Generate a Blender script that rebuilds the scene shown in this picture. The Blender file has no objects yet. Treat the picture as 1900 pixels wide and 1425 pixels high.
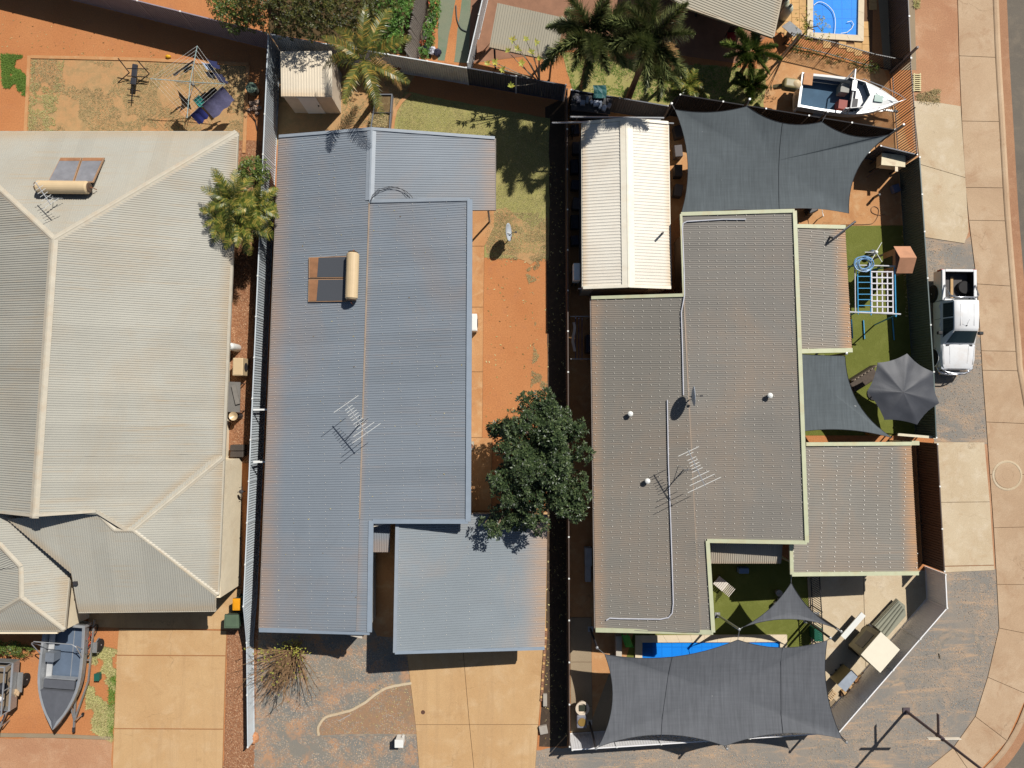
import bpy, bmesh, math, random
from mathutils import Vector, Matrix, noise
random.seed(7)
R = math.radians
S = bpy.context.scene
COL = S.collection

# ------------------------------------------------------------------ camera, sky, sun, exposure
CAM_H = 36.0
F_PX = 1319.0
TILT = R(1.867)
cam_d = bpy.data.cameras.new('camera')
cam_d.sensor_width = 36.0
cam_d.lens = F_PX * 36.0 / 1900.0
cam_d.clip_end = 2000.0
cam = bpy.data.objects.new('camera', cam_d)
cam.location = (0, 0, CAM_H)
cam.rotation_euler = (TILT, 0, 0)
COL.objects.link(cam)
S.camera = cam

SUN = Vector((0.436, 0.482, 0.76)).normalized()
SUN_EL = math.asin(SUN.z)
world = bpy.data.worlds.new('World')
S.world = world
world.use_nodes = True
nt = world.node_tree
bg = nt.nodes['Background']
sky = nt.nodes.new('ShaderNodeTexSky')
sky.sky_type = 'NISHITA'
sky.sun_disc = False
sky.sun_elevation = SUN_EL
sky.sun_rotation = math.atan2(SUN.x, SUN.y)
nt.links.new(sky.outputs[0], bg.inputs[0])
bg.inputs[1].default_value = 0.05
sd = bpy.data.lights.new('sun', 'SUN')
sd.energy = 5.0
sd.angle = R(0.5)
sd.color = (1.0, 0.965, 0.91)
so = bpy.data.objects.new('sun', sd)
so.rotation_euler = SUN.to_track_quat('Z', 'Y').to_euler()
so.location = SUN * 80
COL.objects.link(so)
S.view_settings.view_transform = 'Standard'
S.view_settings.look = 'None'
S.view_settings.gamma = 1.0
S.view_settings.exposure = -0.17
S.view_settings.use_curve_mapping = False
S.cycles.diffuse_bounces = 1

# ------------------------------------------------------------------ measuring: where a sight line meets height z
_ct, _st = math.cos(TILT), math.sin(TILT)
def W(px, py, z=0.0):
    a = (px - 950.0) / F_PX
    b = -(py - 712.5) / F_PX
    dy = b * _ct + _st
    dz = b * _st - _ct
    t = (z - CAM_H) / dz
    return Vector((a * t, dy * t, z))
def WP(pts, z=0.0):
    return [W(p[0], p[1], p[2] if len(p) > 2 else z) for p in pts]

# ------------------------------------------------------------------ mesh building
class MB:
    def __init__(s):
        s.v = []; s.f = []; s.u = None
    def add(s, vs, fs):
        o = len(s.v)
        s.v += [Vector(p) for p in vs]
        s.f += [tuple(i + o for i in f) for f in fs]
        return s
    def box(s, c, d, rz=0.0, m=None):
        x, y, z = d[0] / 2, d[1] / 2, d[2] / 2
        q = m if m is not None else Matrix.Rotation(rz, 3, 'Z')
        c = Vector(c)
        p = [c + q @ Vector((i * x, j * y, k * z)) for k in (-1, 1) for j in (-1, 1) for i in (-1, 1)]
        return s.add(p, [(0, 2, 3, 1), (4, 5, 7, 6), (0, 1, 5, 4), (2, 6, 7, 3), (0, 4, 6, 2), (1, 3, 7, 5)])
    def bar(s, a, b, w, h, up=(0, 0, 1)):
        a, b = Vector(a), Vector(b)
        d = (b - a)
        L = d.length
        if L < 1e-6: return s
        d.normalize()
        up = Vector(up)
        if abs(d.dot(up)) > .99: up = Vector((0, 1, 0))
        sd_ = d.cross(up).normalized()
        u2 = sd_.cross(d).normalized()
        m = Matrix((d, sd_, u2)).transposed()
        return s.box((a + b) / 2, (L, w, h), m=m)
    def cyl(s, a, b, r0, r1=None, n=8, caps=True):
        r1 = r0 if r1 is None else r1
        return s.tube([a, b], [r0, r1], n, caps)
    def tube(s, pts, r, n=6, caps=True):
        pts = [Vector(p) for p in pts]
        k = len(pts)
        rs = r if isinstance(r, (list, tuple)) else [r] * k
        o = len(s.v)
        prev = None
        for i, p in enumerate(pts):
            d = (pts[min(i + 1, k - 1)] - pts[max(i - 1, 0)])
            d = d.normalized() if d.length > 1e-9 else Vector((0, 0, 1))
            if prev is None:
                ref = Vector((0, 0, 1)) if abs(d.z) < .9 else Vector((1, 0, 0))
                x = d.cross(ref).normalized()
            else:
                x = (prev - d * prev.dot(d))
                x = x.normalized() if x.length > 1e-6 else d.orthogonal().normalized()
            prev = x
            y = d.cross(x)
            for j in range(n):
                t = 2 * math.pi * j / n
                s.v.append(p + (x * math.cos(t) + y * math.sin(t)) * rs[i])
        for i in range(k - 1):
            for j in range(n):
                a = o + i * n + j; b = o + i * n + (j + 1) % n
                s.f.append((a, b, b + n, a + n))
        if caps:
            s.f.append(tuple(o + j for j in range(n))[::-1])
            s.f.append(tuple(o + (k - 1) * n + j for j in range(n)))
        return s
    def lathe(s, c, prof, n=16, axis=None):
        c = Vector(c)
        m = Matrix.Identity(3) if axis is None else Vector(axis).to_track_quat('Z', 'Y').to_matrix()
        o = len(s.v)
        for (r, z) in prof:
            for j in range(n):
                t = 2 * math.pi * j / n
                s.v.append(c + m @ Vector((r * math.cos(t), r * math.sin(t), z)))
        for i in range(len(prof) - 1):
            for j in range(n):
                a = o + i * n + j; b = o + i * n + (j + 1) % n
                s.f.append((a, b, b + n, a + n))
        s.f.append(tuple(o + j for j in range(n))[::-1])
        s.f.append(tuple(o + (len(prof) - 1) * n + j for j in range(n)))
        return s
    def prism(s, poly, z0, z1):
        """poly: xy points; z0/z1 a number or one per point"""
        n = len(poly)
        a = [z0] * n if not isinstance(z0, (list, tuple)) else z0
        b = [z1] * n if not isinstance(z1, (list, tuple)) else z1
        area = sum(poly[i][0] * poly[(i + 1) % n][1] - poly[(i + 1) % n][0] * poly[i][1] for i in range(n))
        idx = list(range(n)) if area > 0 else list(range(n))[::-1]
        P = [poly[i] for i in idx]; a = [a[i] for i in idx]; b = [b[i] for i in idx]
        vs = [(P[i][0], P[i][1], a[i]) for i in range(n)] + [(P[i][0], P[i][1], b[i]) for i in range(n)]
        fs = [tuple(range(n))[::-1], tuple(range(n, 2 * n))]
        for i in range(n):
            j = (i + 1) % n
            fs.append((i, j, j + n, i + n))
        return s.add(vs, fs)
    def slab(s, poly3, th):
        """a plate of thickness th hanging under a planar polygon"""
        poly3 = [Vector(p) for p in poly3]
        return s.prism([p.xy for p in poly3], [p.z - th for p in poly3], [p.z for p in poly3])
    def grid(s, rows, close=False):
        o = len(s.v)
        m = len(rows[0])
        for r in rows: s.v += [Vector(p) for p in r]
        for i in range(len(rows) - 1):
            for j in range(m if close else m - 1):
                a = o + i * m + j; b = o + i * m + (j + 1) % m
                s.f.append((a, b, b + m, a + m))
        return s
    def sphere(s, c, r, n=10, k=6):
        c = Vector(c)
        rr = Vector(r) if isinstance(r, (list, tuple)) else Vector((r, r, r))
        rows = []
        for i in range(k + 1):
            t = math.pi * i / k
            q = max(math.sin(t), 1e-3)
            rows.append([c + Vector((rr.x * q * math.cos(2 * math.pi * j / n), rr.y * q * math.sin(2 * math.pi * j / n), -rr.z * math.cos(t))) for j in range(n)])
        return s.grid(rows, True)
    def mesh(s, name, off=None, smooth=False):
        me = bpy.data.meshes.new(name)
        o = off if off is not None else Vector((0, 0, 0))
        me.from_pydata([tuple(p - o) for p in s.v], [], s.f)
        if smooth:
            me.polygons.foreach_set('use_smooth', [True] * len(me.polygons))
        if s.u:
            at = me.attributes.new('u', 'FLOAT', 'POINT')
            at.data.foreach_set('value', s.u)
        me.update()
        return me

def obj(name, mb, mat, parent=None, smooth=False, local=False, off=None):
    """one mesh object. With a parent and local=False the vertices are world coordinates."""
    o_ = off
    if o_ is None:
        o_ = Vector((0, 0, 0))
        if parent is not None and not local:
            o_ = wloc(parent)
    me = mb if isinstance(mb, bpy.types.Mesh) else mb.mesh(name, o_, smooth)
    if mat is not None and not me.materials: me.materials.append(mat)
    o = bpy.data.objects.new(name, me)
    COL.objects.link(o)
    if parent is not None: o.parent = parent
    return o
def wloc(o):
    l = Vector((0, 0, 0))
    while o is not None:
        l += Vector(o.location); o = o.parent
    return l
def tag(o, label, cat, group=None):
    o['label'] = label; o['category'] = cat
    if group: o['group'] = group
    return o
def struct(o, label=None):
    o['kind'] = 'structure'
    if label: o['label'] = label
    return o
def stuff(o, label=None, cat=None):
    o['kind'] = 'stuff'
    if label: o['label'] = label
    if cat: o['category'] = cat
    return o
def thing(name, label, cat, loc=(0, 0, 0), rz=0.0, group=None):
    o = bpy.data.objects.new(name, None)
    o.empty_display_size = .3
    COL.objects.link(o)
    o.location = loc; o.rotation_euler = (0, 0, rz)
    return tag(o, label, cat, group)
def copy_tree(o, parent=None):
    c = o.copy(); COL.objects.link(c)
    c.parent = parent
    for ch in list(o.children): copy_tree(ch, c)
    return c
def bevel(o, w=.02, seg=2):
    m = o.modifiers.new('bevel', 'BEVEL'); m.width = w; m.segments = seg; m.limit_method = 'ANGLE'; m.angle_limit = R(40)
    return o
def inset(poly, d):
    """polygon (xy) moved inwards by d"""
    n = len(poly)
    P = [Vector((p[0], p[1])) for p in poly]
    ar = sum(P[i].x * P[(i + 1) % n].y - P[(i + 1) % n].x * P[i].y for i in range(n))
    sg = 1 if ar > 0 else -1
    out = []
    for i in range(n):
        a, b, c = P[i - 1], P[i], P[(i + 1) % n]
        d1 = (b - a).normalized(); d2 = (c - b).normalized()
        n1 = Vector((-d1.y, d1.x)) * sg; n2 = Vector((-d2.y, d2.x)) * sg
        k = n1 + n2
        den = 1 + n1.dot(n2)
        out.append(b + k * (d / den) if den > .05 else b + n1 * d)
    return out
def in_poly(p, poly):
    c = False; j = len(poly) - 1
    for i in range(len(poly)):
        a, b = poly[i], poly[j]
        if (a[1] > p[1]) != (b[1] > p[1]) and p[0] < (b[0] - a[0]) * (p[1] - a[1]) / (b[1] - a[1]) + a[0]: c = not c
        j = i
    return c
def rnd(a, b): return a + (b - a) * random.random()

# ------------------------------------------------------------------ materials
def srgb(r, g, b):
    f = lambda c: (c / 255 / 12.92) if c / 255 <= .04045 else ((c / 255 + .055) / 1.055) ** 2.4
    return (f(r), f(g), f(b))
def newmat(name):
    m = bpy.data.materials.new(name); m.use_nodes = True
    n = m.node_tree.nodes; l = m.node_tree.links
    return m, n, l, n['Principled BSDF']
def c4(c): return (c[0], c[1], c[2], 1.0)
def coords(n, l, scale=(1, 1, 1), world=True, rz=0.0):
    mp = n.new('ShaderNodeMapping'); mp.inputs['Scale'].default_value = scale
    mp.inputs['Rotation'].default_value = (0, 0, rz)
    if world:
        g = n.new('ShaderNodeNewGeometry'); l.new(g.outputs['Position'], mp.inputs[0])
    else:
        g = n.new('ShaderNodeTexCoord'); l.new(g.outputs['Object'], mp.inputs[0])
    return mp.outputs[0]
def nz(n, l, vec, scale, detail=4, rough=.6, dist=0.0):
    t = n.new('ShaderNodeTexNoise')
    t.inputs['Scale'].default_value = scale; t.inputs['Detail'].default_value = detail
    t.inputs['Roughness'].default_value = rough; t.inputs['Distortion'].default_value = dist
    l.new(vec, t.inputs['Vector'])
    return t.outputs['Fac']
def ramp(n, l, fac, stops):
    r = n.new('ShaderNodeValToRGB')
    e = r.color_ramp.elements
    while len(e) < len(stops): e.new(.5)
    for i, (p, c) in enumerate(stops):
        e[i].position = p
        e[i].color = c4(c) if isinstance(c, (tuple, list)) else (c, c, c, 1)
    l.new(fac, r.inputs[0])
    return r.outputs[0]
def mix(n, l, fac, a, b, mode='MIX'):
    m = n.new('ShaderNodeMix'); m.data_type = 'RGBA'; m.blend_type = mode
    for sock, v in ((m.inputs[0], fac), (m.inputs[6], a), (m.inputs[7], b)):
        if isinstance(v, (int, float)): sock.default_value = v
        elif isinstance(v, (tuple, list)): sock.default_value = c4(v)
        else: l.new(v, sock)
    return m.outputs[2]
def bump(n, l, b, h, strength, dist=.02):
    k = n.new('ShaderNodeBump'); k.inputs['Strength'].default_value = strength; k.inputs['Distance'].default_value = dist
    l.new(h, k.inputs['Height']); l.new(k.outputs[0], b.inputs['Normal'])
_pc = {}
def plain(name, col, rough=.6, metal=0.0, var=.12, sc=3.0, bmp=.0, world=True, coat=0.0, dirt=None, dirt_amt=.35):
    if name in _pc: return _pc[name]
    m, n, l, b = newmat(name)
    v = coords(n, l, world=world)
    f = nz(n, l, v, sc, 6, .65)
    lo = tuple(c * (1 - var) for c in col); hi = tuple(min(1, c * (1 + var)) for c in col)
    o = ramp(n, l, f, [(.3, lo), (.7, hi)])
    if dirt:
        d = nz(n, l, v, sc * .45, 6, .7)
        o = mix(n, l, ramp(n, l, d, [(.5, 0.0), (.78, dirt_amt)]), o, dirt)
    l.new(o, b.inputs['Base Color'])
    b.inputs['Roughness'].default_value = rough; b.inputs['Metallic'].default_value = metal
    if coat: b.inputs['Coat Weight'].default_value = coat; b.inputs['Coat Roughness'].default_value = .08
    if bmp: bump(n, l, b, nz(n, l, v, sc * 12, 4), bmp)
    _pc[name] = m
    return m
def ground_mat(name, c1, c2, c3=None, big=.25, mid=1.4, fine=22.0, speck=None, speck_amt=.5, b3=(.5, .72), bmp=.35, streak=None, streak_c=None, worn=None):
    m, n, l, b = newmat(name)
    v = coords(n, l)
    f = nz(n, l, v, big, 6, .62, .3)
    o = ramp(n, l, f, [(.3, c1), (.7, c2)])
    if c3:
        g = nz(n, l, v, mid, 7, .68, .4)
        o = mix(n, l, ramp(n, l, g, [(b3[0], 0.0), (b3[1], .85)]), o, c3)
    if streak:
        vs = coords(n, l, streak[:3], rz=streak[3])
        g = nz(n, l, vs, 1.0, 5, .7, .6)
        o = mix(n, l, ramp(n, l, g, [(.52, 0.0), (.7, .75)]), o, streak_c)
    if worn:
        q = nz(n, l, v, .55, 8, .72, 1.2)
        o = mix(n, l, ramp(n, l, q, [(.55, 0.0), (.72, .55)]), o, worn)
        q2 = nz(n, l, v, 2.6, 6, .7, .5)
        o = mix(n, l, ramp(n, l, q2, [(.62, 0.0), (.76, .35)]), o, tuple(c * .55 for c in worn))
        vd = n.new('ShaderNodeVectorMath'); vd.operation = 'ADD'
        nn_ = n.new('ShaderNodeTexNoise'); nn_.inputs['Scale'].default_value = 1.6; nn_.inputs['Detail'].default_value = 4
        l.new(v, nn_.inputs['Vector']); l.new(v, vd.inputs[0]); l.new(nn_.outputs['Color'], vd.inputs[1])
        vo = n.new('ShaderNodeTexVoronoi'); vo.feature = 'DISTANCE_TO_EDGE'; vo.inputs['Scale'].default_value = .28
        l.new(vd.outputs[0], vo.inputs['Vector'])
        cm = mix(n, l, 1.0, ramp(n, l, vo.outputs['Distance'], [(.0, 1.0), (.006, 0.0)]), ramp(n, l, nz(n, l, v, .3, 2), [(.52, 0.0), (.62, .38)]), 'MULTIPLY')
        o = mix(n, l, cm, o, tuple(c * .35 for c in worn))
    h = nz(n, l, v, fine, 5, .75)
    o = mix(n, l, 1.0, o, ramp(n, l, h, [(.25, .72), (.5, .98), (.78, 1.25)]), 'MULTIPLY')
    if speck:
        k = n.new('ShaderNodeTexVoronoi'); k.inputs['Scale'].default_value = 9.0
        l.new(v, k.inputs['Vector'])
        o = mix(n, l, ramp(n, l, k.outputs['Distance'], [(.06, speck_amt), (.12, 0.0)]), o, speck)
    l.new(o, b.inputs['Base Color'])
    b.inputs['Roughness'].default_value = .95
    b.inputs['Specular IOR Level'].default_value = .15
    bump(n, l, b, h, bmp, .03)
    return m
def roof_mat(name, col, stain, width, amount, rough=.5, streaks=.25, sheetvar=.05):
    """painted steel sheet: dust and rust gathered over the lowest `width` metres of each sheet"""
    m, n, l, b = newmat(name)
    v = coords(n, l)
    f = nz(n, l, v, .22, 5, .6)
    o = ramp(n, l, f, [(.25, tuple(c * .9 for c in col)), (.75, tuple(min(1, c * 1.08) for c in col))])
    du = nz(n, l, v, .16, 7, .7, .8)
    o = mix(n, l, ramp(n, l, du, [(.5, 0.0), (.72, .22)]), o, stain)
    du2 = nz(n, l, v, .5, 8, .75, .5)
    o = mix(n, l, ramp(n, l, du2, [(.56, 0.0), (.74, .25)]), o, tuple(c * .7 for c in col))
    oi = n.new('ShaderNodeObjectInfo')
    o = mix(n, l, ramp(n, l, oi.outputs['Random'], [(0, sheetvar), (1, 0.0)]), o, (.02, .02, .02))
    vs = coords(n, l, (.35, 9.0, 1.0))
    g = nz(n, l, vs, 1.0, 4, .6)
    big = nz(n, l, v, .35, 4, .6)
    k = mix(n, l, 1.0, ramp(n, l, g, [(.5, 0.0), (.75, 1.0)]), ramp(n, l, big, [(.45, 0.0), (.7, 1.0)]), 'MULTIPLY')
    k2 = mix(n, l, 1.0, k, (streaks,) * 3, 'MULTIPLY')
    o = mix(n, l, k2, o, stain)
    at = n.new('ShaderNodeAttribute'); at.attribute_name = 'u'
    mr = n.new('ShaderNodeMapRange'); mr.interpolation_type = 'SMOOTHSTEP'
    mr.inputs['From Min'].default_value = 0; mr.inputs['From Max'].default_value = width
    mr.inputs['To Min'].default_value = amount; mr.inputs['To Max'].default_value = 0
    l.new(at.outputs['Fac'], mr.inputs['Value'])
    w2 = nz(n, l, coords(n, l, (.6, 5.0, 1.0)), 1.0, 4, .6)
    st = mix(n, l, 1.0, mr.outputs[0], ramp(n, l, w2, [(.25, .45), (.7, 1.0)]), 'MULTIPLY')
    o = mix(n, l, st, o, stain)
    sp = nz(n, l, v, 14.0, 3, .7)
    o = mix(n, l, ramp(n, l, sp, [(.66, 0.0), (.8, .22)]), o, tuple(c * .45 for c in stain))
    l.new(o, b.inputs['Base Color'])
    b.inputs['Roughness'].default_value = rough
    b.inputs['Specular IOR Level'].default_value = .35
    return m
def leaf_mat(name, c1, c2, rough=.4, trans=.12, c3=None):
    m, n, l, b = newmat(name)
    g = n.new('ShaderNodeNewGeometry')
    st = [(0, c1), (.6, c2)] + ([(.97, c3)] if c3 else [])
    o = ramp(n, l, g.outputs['Random Per Island'], st)
    f = nz(n, l, coords(n, l), .9, 3)
    o = mix(n, l, .5, o, ramp(n, l, f, [(.3, .3), (.7, .7)]), 'OVERLAY')
    l.new(o, b.inputs['Base Color'])
    b.inputs['Roughness'].default_value = rough
    b.inputs['Specular IOR Level'].default_value = .4
    tr = n.new('ShaderNodeBsdfTranslucent')
    l.new(o, tr.inputs[0])
    ms = n.new('ShaderNodeMixShader'); ms.inputs[0].default_value = trans
    l.new(b.outputs[0], ms.inputs[1]); l.new(tr.outputs[0], ms.inputs[2])
    l.new(ms.outputs[0], n['Material Output'].inputs[0])
    return m
def glassy(name, col, rough=.08):
    m, n, l, b = newmat(name)
    b.inputs['Base Color'].default_value = c4(col); b.inputs['Roughness'].default_value = rough
    b.inputs['Specular IOR Level'].default_value = .6
    return m
def cloth_mat(name, col, var=.15, weave=(60, 60)):
    m, n, l, b = newmat(name)
    v = coords(n, l)
    o = ramp(n, l, nz(n, l, v, .5, 6, .65, .4), [(.3, tuple(c * (1 - var) for c in col)), (.72, tuple(c * (1 + var) for c in col))])
    w1 = nz(n, l, coords(n, l, (14, .8, 1)), 1.0, 3, .6)
    o = mix(n, l, .35, o, ramp(n, l, w1, [(.3, .3), (.7, .72)]), 'OVERLAY')
    w2 = nz(n, l, coords(n, l, (.8, 14, 1)), 1.0, 3, .6)
    o = mix(n, l, .2, o, ramp(n, l, w2, [(.3, .35), (.7, .65)]), 'OVERLAY')
    d = nz(n, l, v, 1.3, 7, .75, .8)
    o = mix(n, l, ramp(n, l, d, [(.66, 0.0), (.8, .3)]), o, (.32, .27, .24))
    sc_ = nz(n, l, coords(n, l, (.5, 2.6, 1), rz=R(25)), 1.0, 7, .8, 1.5)
    o = mix(n, l, ramp(n, l, sc_, [(.70, 0.0), (.76, .35)]), o, (.42, .42, .42))
    dr = nz(n, l, v, 4.5, 2, .5)
    o = mix(n, l, ramp(n, l, dr, [(.79, 0.0), (.81, .6)]), o, (.5, .5, .48))
    l.new(o, b.inputs['Base Color'])
    b.inputs['Roughness'].default_value = .85
    bump(n, l, b, w1, .15, .01)
    return m

EARTH = ground_mat('red earth', srgb(200, 138, 90), srgb(188, 122, 76), srgb(176, 120, 86), fine=16, speck=srgb(120, 84, 62), speck_amt=.5, b3=(.55, .8))
EARTH_PALE = ground_mat('pale red earth', srgb(196, 150, 114), srgb(180, 132, 100), srgb(204, 164, 130), fine=18, mid=.9)
DRYLAWN = ground_mat('dry lawn', srgb(186, 158, 114), srgb(202, 146, 98), srgb(156, 138, 98), fine=30, mid=2.4, b3=(.45, .75), bmp=.6)
LAWN = ground_mat('tired green lawn', srgb(172, 162, 102), srgb(154, 150, 90), srgb(186, 168, 116), fine=30, mid=1.6, bmp=.6)
PEBBLE = ground_mat('brown pebbles', srgb(160, 110, 78), srgb(142, 96, 68), srgb(184, 138, 104), fine=34, mid=9, b3=(.45, .62), bmp=1.0)
GRAVEL = ground_mat('blue metal gravel over red dirt', srgb(130, 130, 126), srgb(152, 142, 126), srgb(194, 150, 114), big=.5, mid=1.1, fine=34, b3=(.47, .62), bmp=.9)
VERGE = ground_mat('scuffed verge gravel', srgb(136, 134, 129), srgb(164, 150, 134), srgb(194, 162, 130), big=.35, mid=.9, fine=30, b3=(.5, .75), bmp=.7, streak=(.35, 2.6, 1, R(-42)), streak_c=srgb(206, 170, 134))
CONC_TAN = ground_mat('tan concrete', srgb(208, 172, 126), srgb(196, 156, 110), srgb(216, 186, 146), big=.3, mid=.8, fine=40, b3=(.5, .8), bmp=.12, worn=srgb(178, 138, 96), streak=(2.6, .14, 1, R(2)), streak_c=srgb(192, 156, 114))
CONC_ORANGE = ground_mat('stained orange concrete', srgb(206, 156, 108), srgb(190, 136, 90), srgb(212, 174, 130), big=.5, mid=1.5, fine=40, bmp=.12, worn=srgb(160, 106, 70))
CONC_PALE = ground_mat('pale concrete', srgb(212, 194, 164), srgb(200, 178, 146), srgb(220, 204, 178), big=.4, mid=1.2, fine=40, bmp=.12, worn=srgb(186, 152, 116))
CONC_PATH = ground_mat('footpath concrete', srgb(202, 174, 142), srgb(182, 152, 122), srgb(210, 186, 156), big=.22, mid=.6, fine=40, b3=(.48, .8), bmp=.12, worn=srgb(160, 116, 84))
CONC_GREY = ground_mat('grey brown concrete', srgb(168, 150, 124), srgb(150, 132, 108), None, fine=40, bmp=.1)
JOINT = plain('dark joint filler', srgb(116, 84, 58), .95)
ASPHALT = ground_mat('asphalt', srgb(124, 116, 104), srgb(112, 104, 94), srgb(138, 126, 110), fine=45, mid=1.0, bmp=.5)
GUTTER_C = ground_mat('dusty gutter', srgb(182, 138, 104), srgb(166, 124, 96), srgb(190, 150, 118), fine=24)
PAVER = plain('sandstone paver', srgb(214, 170, 112), .85, var=.16, sc=1.7, bmp=.2)
PAVER_RED = plain('terracotta paver', srgb(150, 108, 82), .85, var=.16, sc=1.7, bmp=.2)
DARK_GROUND = ground_mat('dark brown ground', srgb(92, 76, 62), srgb(76, 64, 54), srgb(112, 92, 74), mid=4, fine=30, bmp=.8)  # dark brown ground tone for the strip beside the fence
SANDY = ground_mat('sandy scuff', srgb(176, 156, 134), srgb(160, 146, 128), srgb(134, 130, 122), mid=2.6, fine=30, b3=(.40, .56), bmp=.4)
TURF = ground_mat('artificial turf', srgb(120, 124, 60), srgb(108, 114, 52), srgb(130, 134, 70), fine=45, mid=1.2, bmp=.8)
# ================================================================== GROUND
def rough_poly(P, amp, step=.35):
    out = []
    n = len(P)
    for i in range(n):
        a, b = Vector((P[i][0], P[i][1])), Vector((P[(i + 1) % n][0], P[(i + 1) % n][1]))
        L = (b - a).length
        if L > 40:
            out.append(a); continue
        k = max(1, int(L / step))
        nn = Vector((-(b - a).y, (b - a).x)).normalized()
        for j in range(k):
            p = a + (b - a) * (j / k)
            q = noise.noise(Vector((p.x * 1.3, p.y * 1.3, 3.1))) + .6 * noise.noise(Vector((p.x * 4, p.y * 4, 9.1)))
            out.append(p + nn * q * amp)
    return out
def sheet(name, pts, z, mat, rough=0.0, label=None):
    P = [W(p[0], p[1], 0).xy for p in pts]
    if rough: P = rough_poly(P, rough)
    ar = sum(P[i].x * P[(i + 1) % len(P)].y - P[(i + 1) % len(P)].x * P[i].y for i in range(len(P)))
    if ar < 0: P = P[::-1]
    m = MB().add([(p.x, p.y, z) for p in P], [tuple(range(len(P)))])
    o = obj(name, m, mat)
    return struct(o, label)
def slabs(name, quads, mat, z=.032, base=None, gap=.012, label=None, base_z=.010):
    """a paved area: a dark joint bed and one cast slab per panel"""
    b = MB()
    for q in quads:
        P = [W(p[0], p[1], 0).xy for p in q]
        ar = sum(P[i].x * P[(i + 1) % len(P)].y - P[(i + 1) % len(P)].x * P[i].y for i in range(len(P)))
        if ar < 0: P = P[::-1]
        b.add([(p.x, p.y, base_z) for p in P], [tuple(range(len(P)))])
    root = struct(obj(name, b, base or JOINT), label)
    for q in quads:
        P = inset([W(p[0], p[1], 0).xy for p in q], gap)
        obj('slab', MB().prism(P, base_z + .004, z + rnd(-.002, .002)), mat, root)
    return root

g = MB().add([(-400, -400, 0), (400, -400, 0), (400, 400, 0), (-400, 400, 0)], [(0, 1, 2, 3)])
struct(obj('ground', g, EARTH), 'bare red earth')

# left property
sheet('lawn', [(57, 109), (200, 106), (330, 112), (458, 120), (452, 290), (50, 290)], .004, DRYLAWN, .05)
for nm, pts in (('garden_edging', [(52, 104), (58, 104), (50, 262), (44, 262)]), ('garden_edging', [(58, 103), (250, 107), (462, 117), (462, 123), (250, 113), (58, 109)]), ('garden_edging', [(457, 122), (464, 122), (456, 284), (450, 284)])):
    P = [W(p[0], p[1]).xy for p in pts]
    struct(obj('garden_edging', MB().prism(rough_poly(P, .012, .4), .0, .05), CONC_ORANGE))
sheet('pebble_path', [(396, 258), (486, 262), (478, 560), (468, 860), (400, 860)], .006, PEBBLE, .04)
slabs('driveway', [[(160, 1122), (448, 1092), (446, 1168), (222, 1165), (166, 1163)], [(221, 1166), (421, 1170), (419, 1216), (217, 1215)], [(217, 1216), (419, 1217), (415, 1352), (212, 1351)], [(212, 1352), (415, 1353), (412, 1470), (208, 1470)], [(208, 1471), (412, 1471), (410, 1560), (205, 1560)]], CONC_TAN)
sheet('pebble_path', [(422, 1152), (480, 1150), (474, 1300), (470, 1560), (412, 1560)], .006, PEBBLE, .05)
sheet('verge', [(-600, 1366), (208, 1371), (206, 1560), (-600, 1560)], .006, EARTH_PALE, .08)
P = [W(p[0], p[1]).xy for p in [(-300, 1357), (100, 1361), (206, 1366), (206, 1372), (100, 1368), (-300, 1363)]]
struct(obj('kerb_edging', MB().prism(rough_poly(P, .02, .4), 0, .05), CONC_GREY))

# middle property
sheet('yard_dirt', [(500, 70), (770, 140), (742, 190), (728, 270), (500, 270)], .004, DRYLAWN, .1)
sheet('lawn', [(752, 170), (1020, 220), (1018, 480), (898, 478), (895, 260), (729, 260), (734, 204)], .008, LAWN, .06)
sheet('dry_grass', [(898, 398), (940, 384), (985, 420), (1016, 400), (1016, 470), (985, 490), (950, 470), (900, 470)], .012, DRYLAWN, .22)
P = [W(p[0], p[1]).xy for p in [(760, 172), (742, 187), (731, 205), (728, 222), (725, 250), (730, 250), (733, 224), (737, 207), (747, 191), (764, 176)]]
struct(obj('garden_edging', MB().prism(P, 0, .045), CONC_ORANGE))
slabs('side_path', [[(862, 384), (917, 384), (917, 421), (899, 457), (862, 457)], [(862, 457), (899, 457), (897, 570), (862, 570)], [(862, 570), (897, 570), (896, 690), (862, 690)], [(862, 690), (896, 690), (895, 812), (862, 812)], [(862, 812), (913, 812), (912, 948), (862, 948)]], CONC_ORANGE)
sheet('front_gravel', [(474, 1160), (690, 1160), (752, 1180), (760, 1236), (779, 1425), (786, 1560), (470, 1560)], .004, GRAVEL, .06)
sheet('garden_bed', [(593, 1364), (590, 1350), (606, 1330), (655, 1316), (690, 1293), (720, 1274), (765, 1266), (776, 1364)], .008, ground_mat('garden bed dirt', srgb(176, 138, 106), srgb(158, 128, 102), srgb(138, 128, 112), mid=3.0, fine=28, b3=(.48, .7), bmp=.7), .05)
def ribbon(name, pts, w, h, mat):
    P = [W(p[0], p[1]).xy for p in pts]
    L, Rr = [], []
    for i, p in enumerate(P):
        d = (P[min(i + 1, len(P) - 1)] - P[max(i - 1, 0)]).normalized()
        q = Vector((-d.y, d.x)) * w / 2
        j = Vector((rnd(-.012, .012), rnd(-.012, .012)))
        L.append(p + q + j); Rr.append(p - q + j)
    m = MB()
    for i in range(len(P) - 1):
        m.prism([L[i], L[i + 1], Rr[i + 1], Rr[i]], 0, h)
    return struct(obj(name, m, mat))
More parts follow.
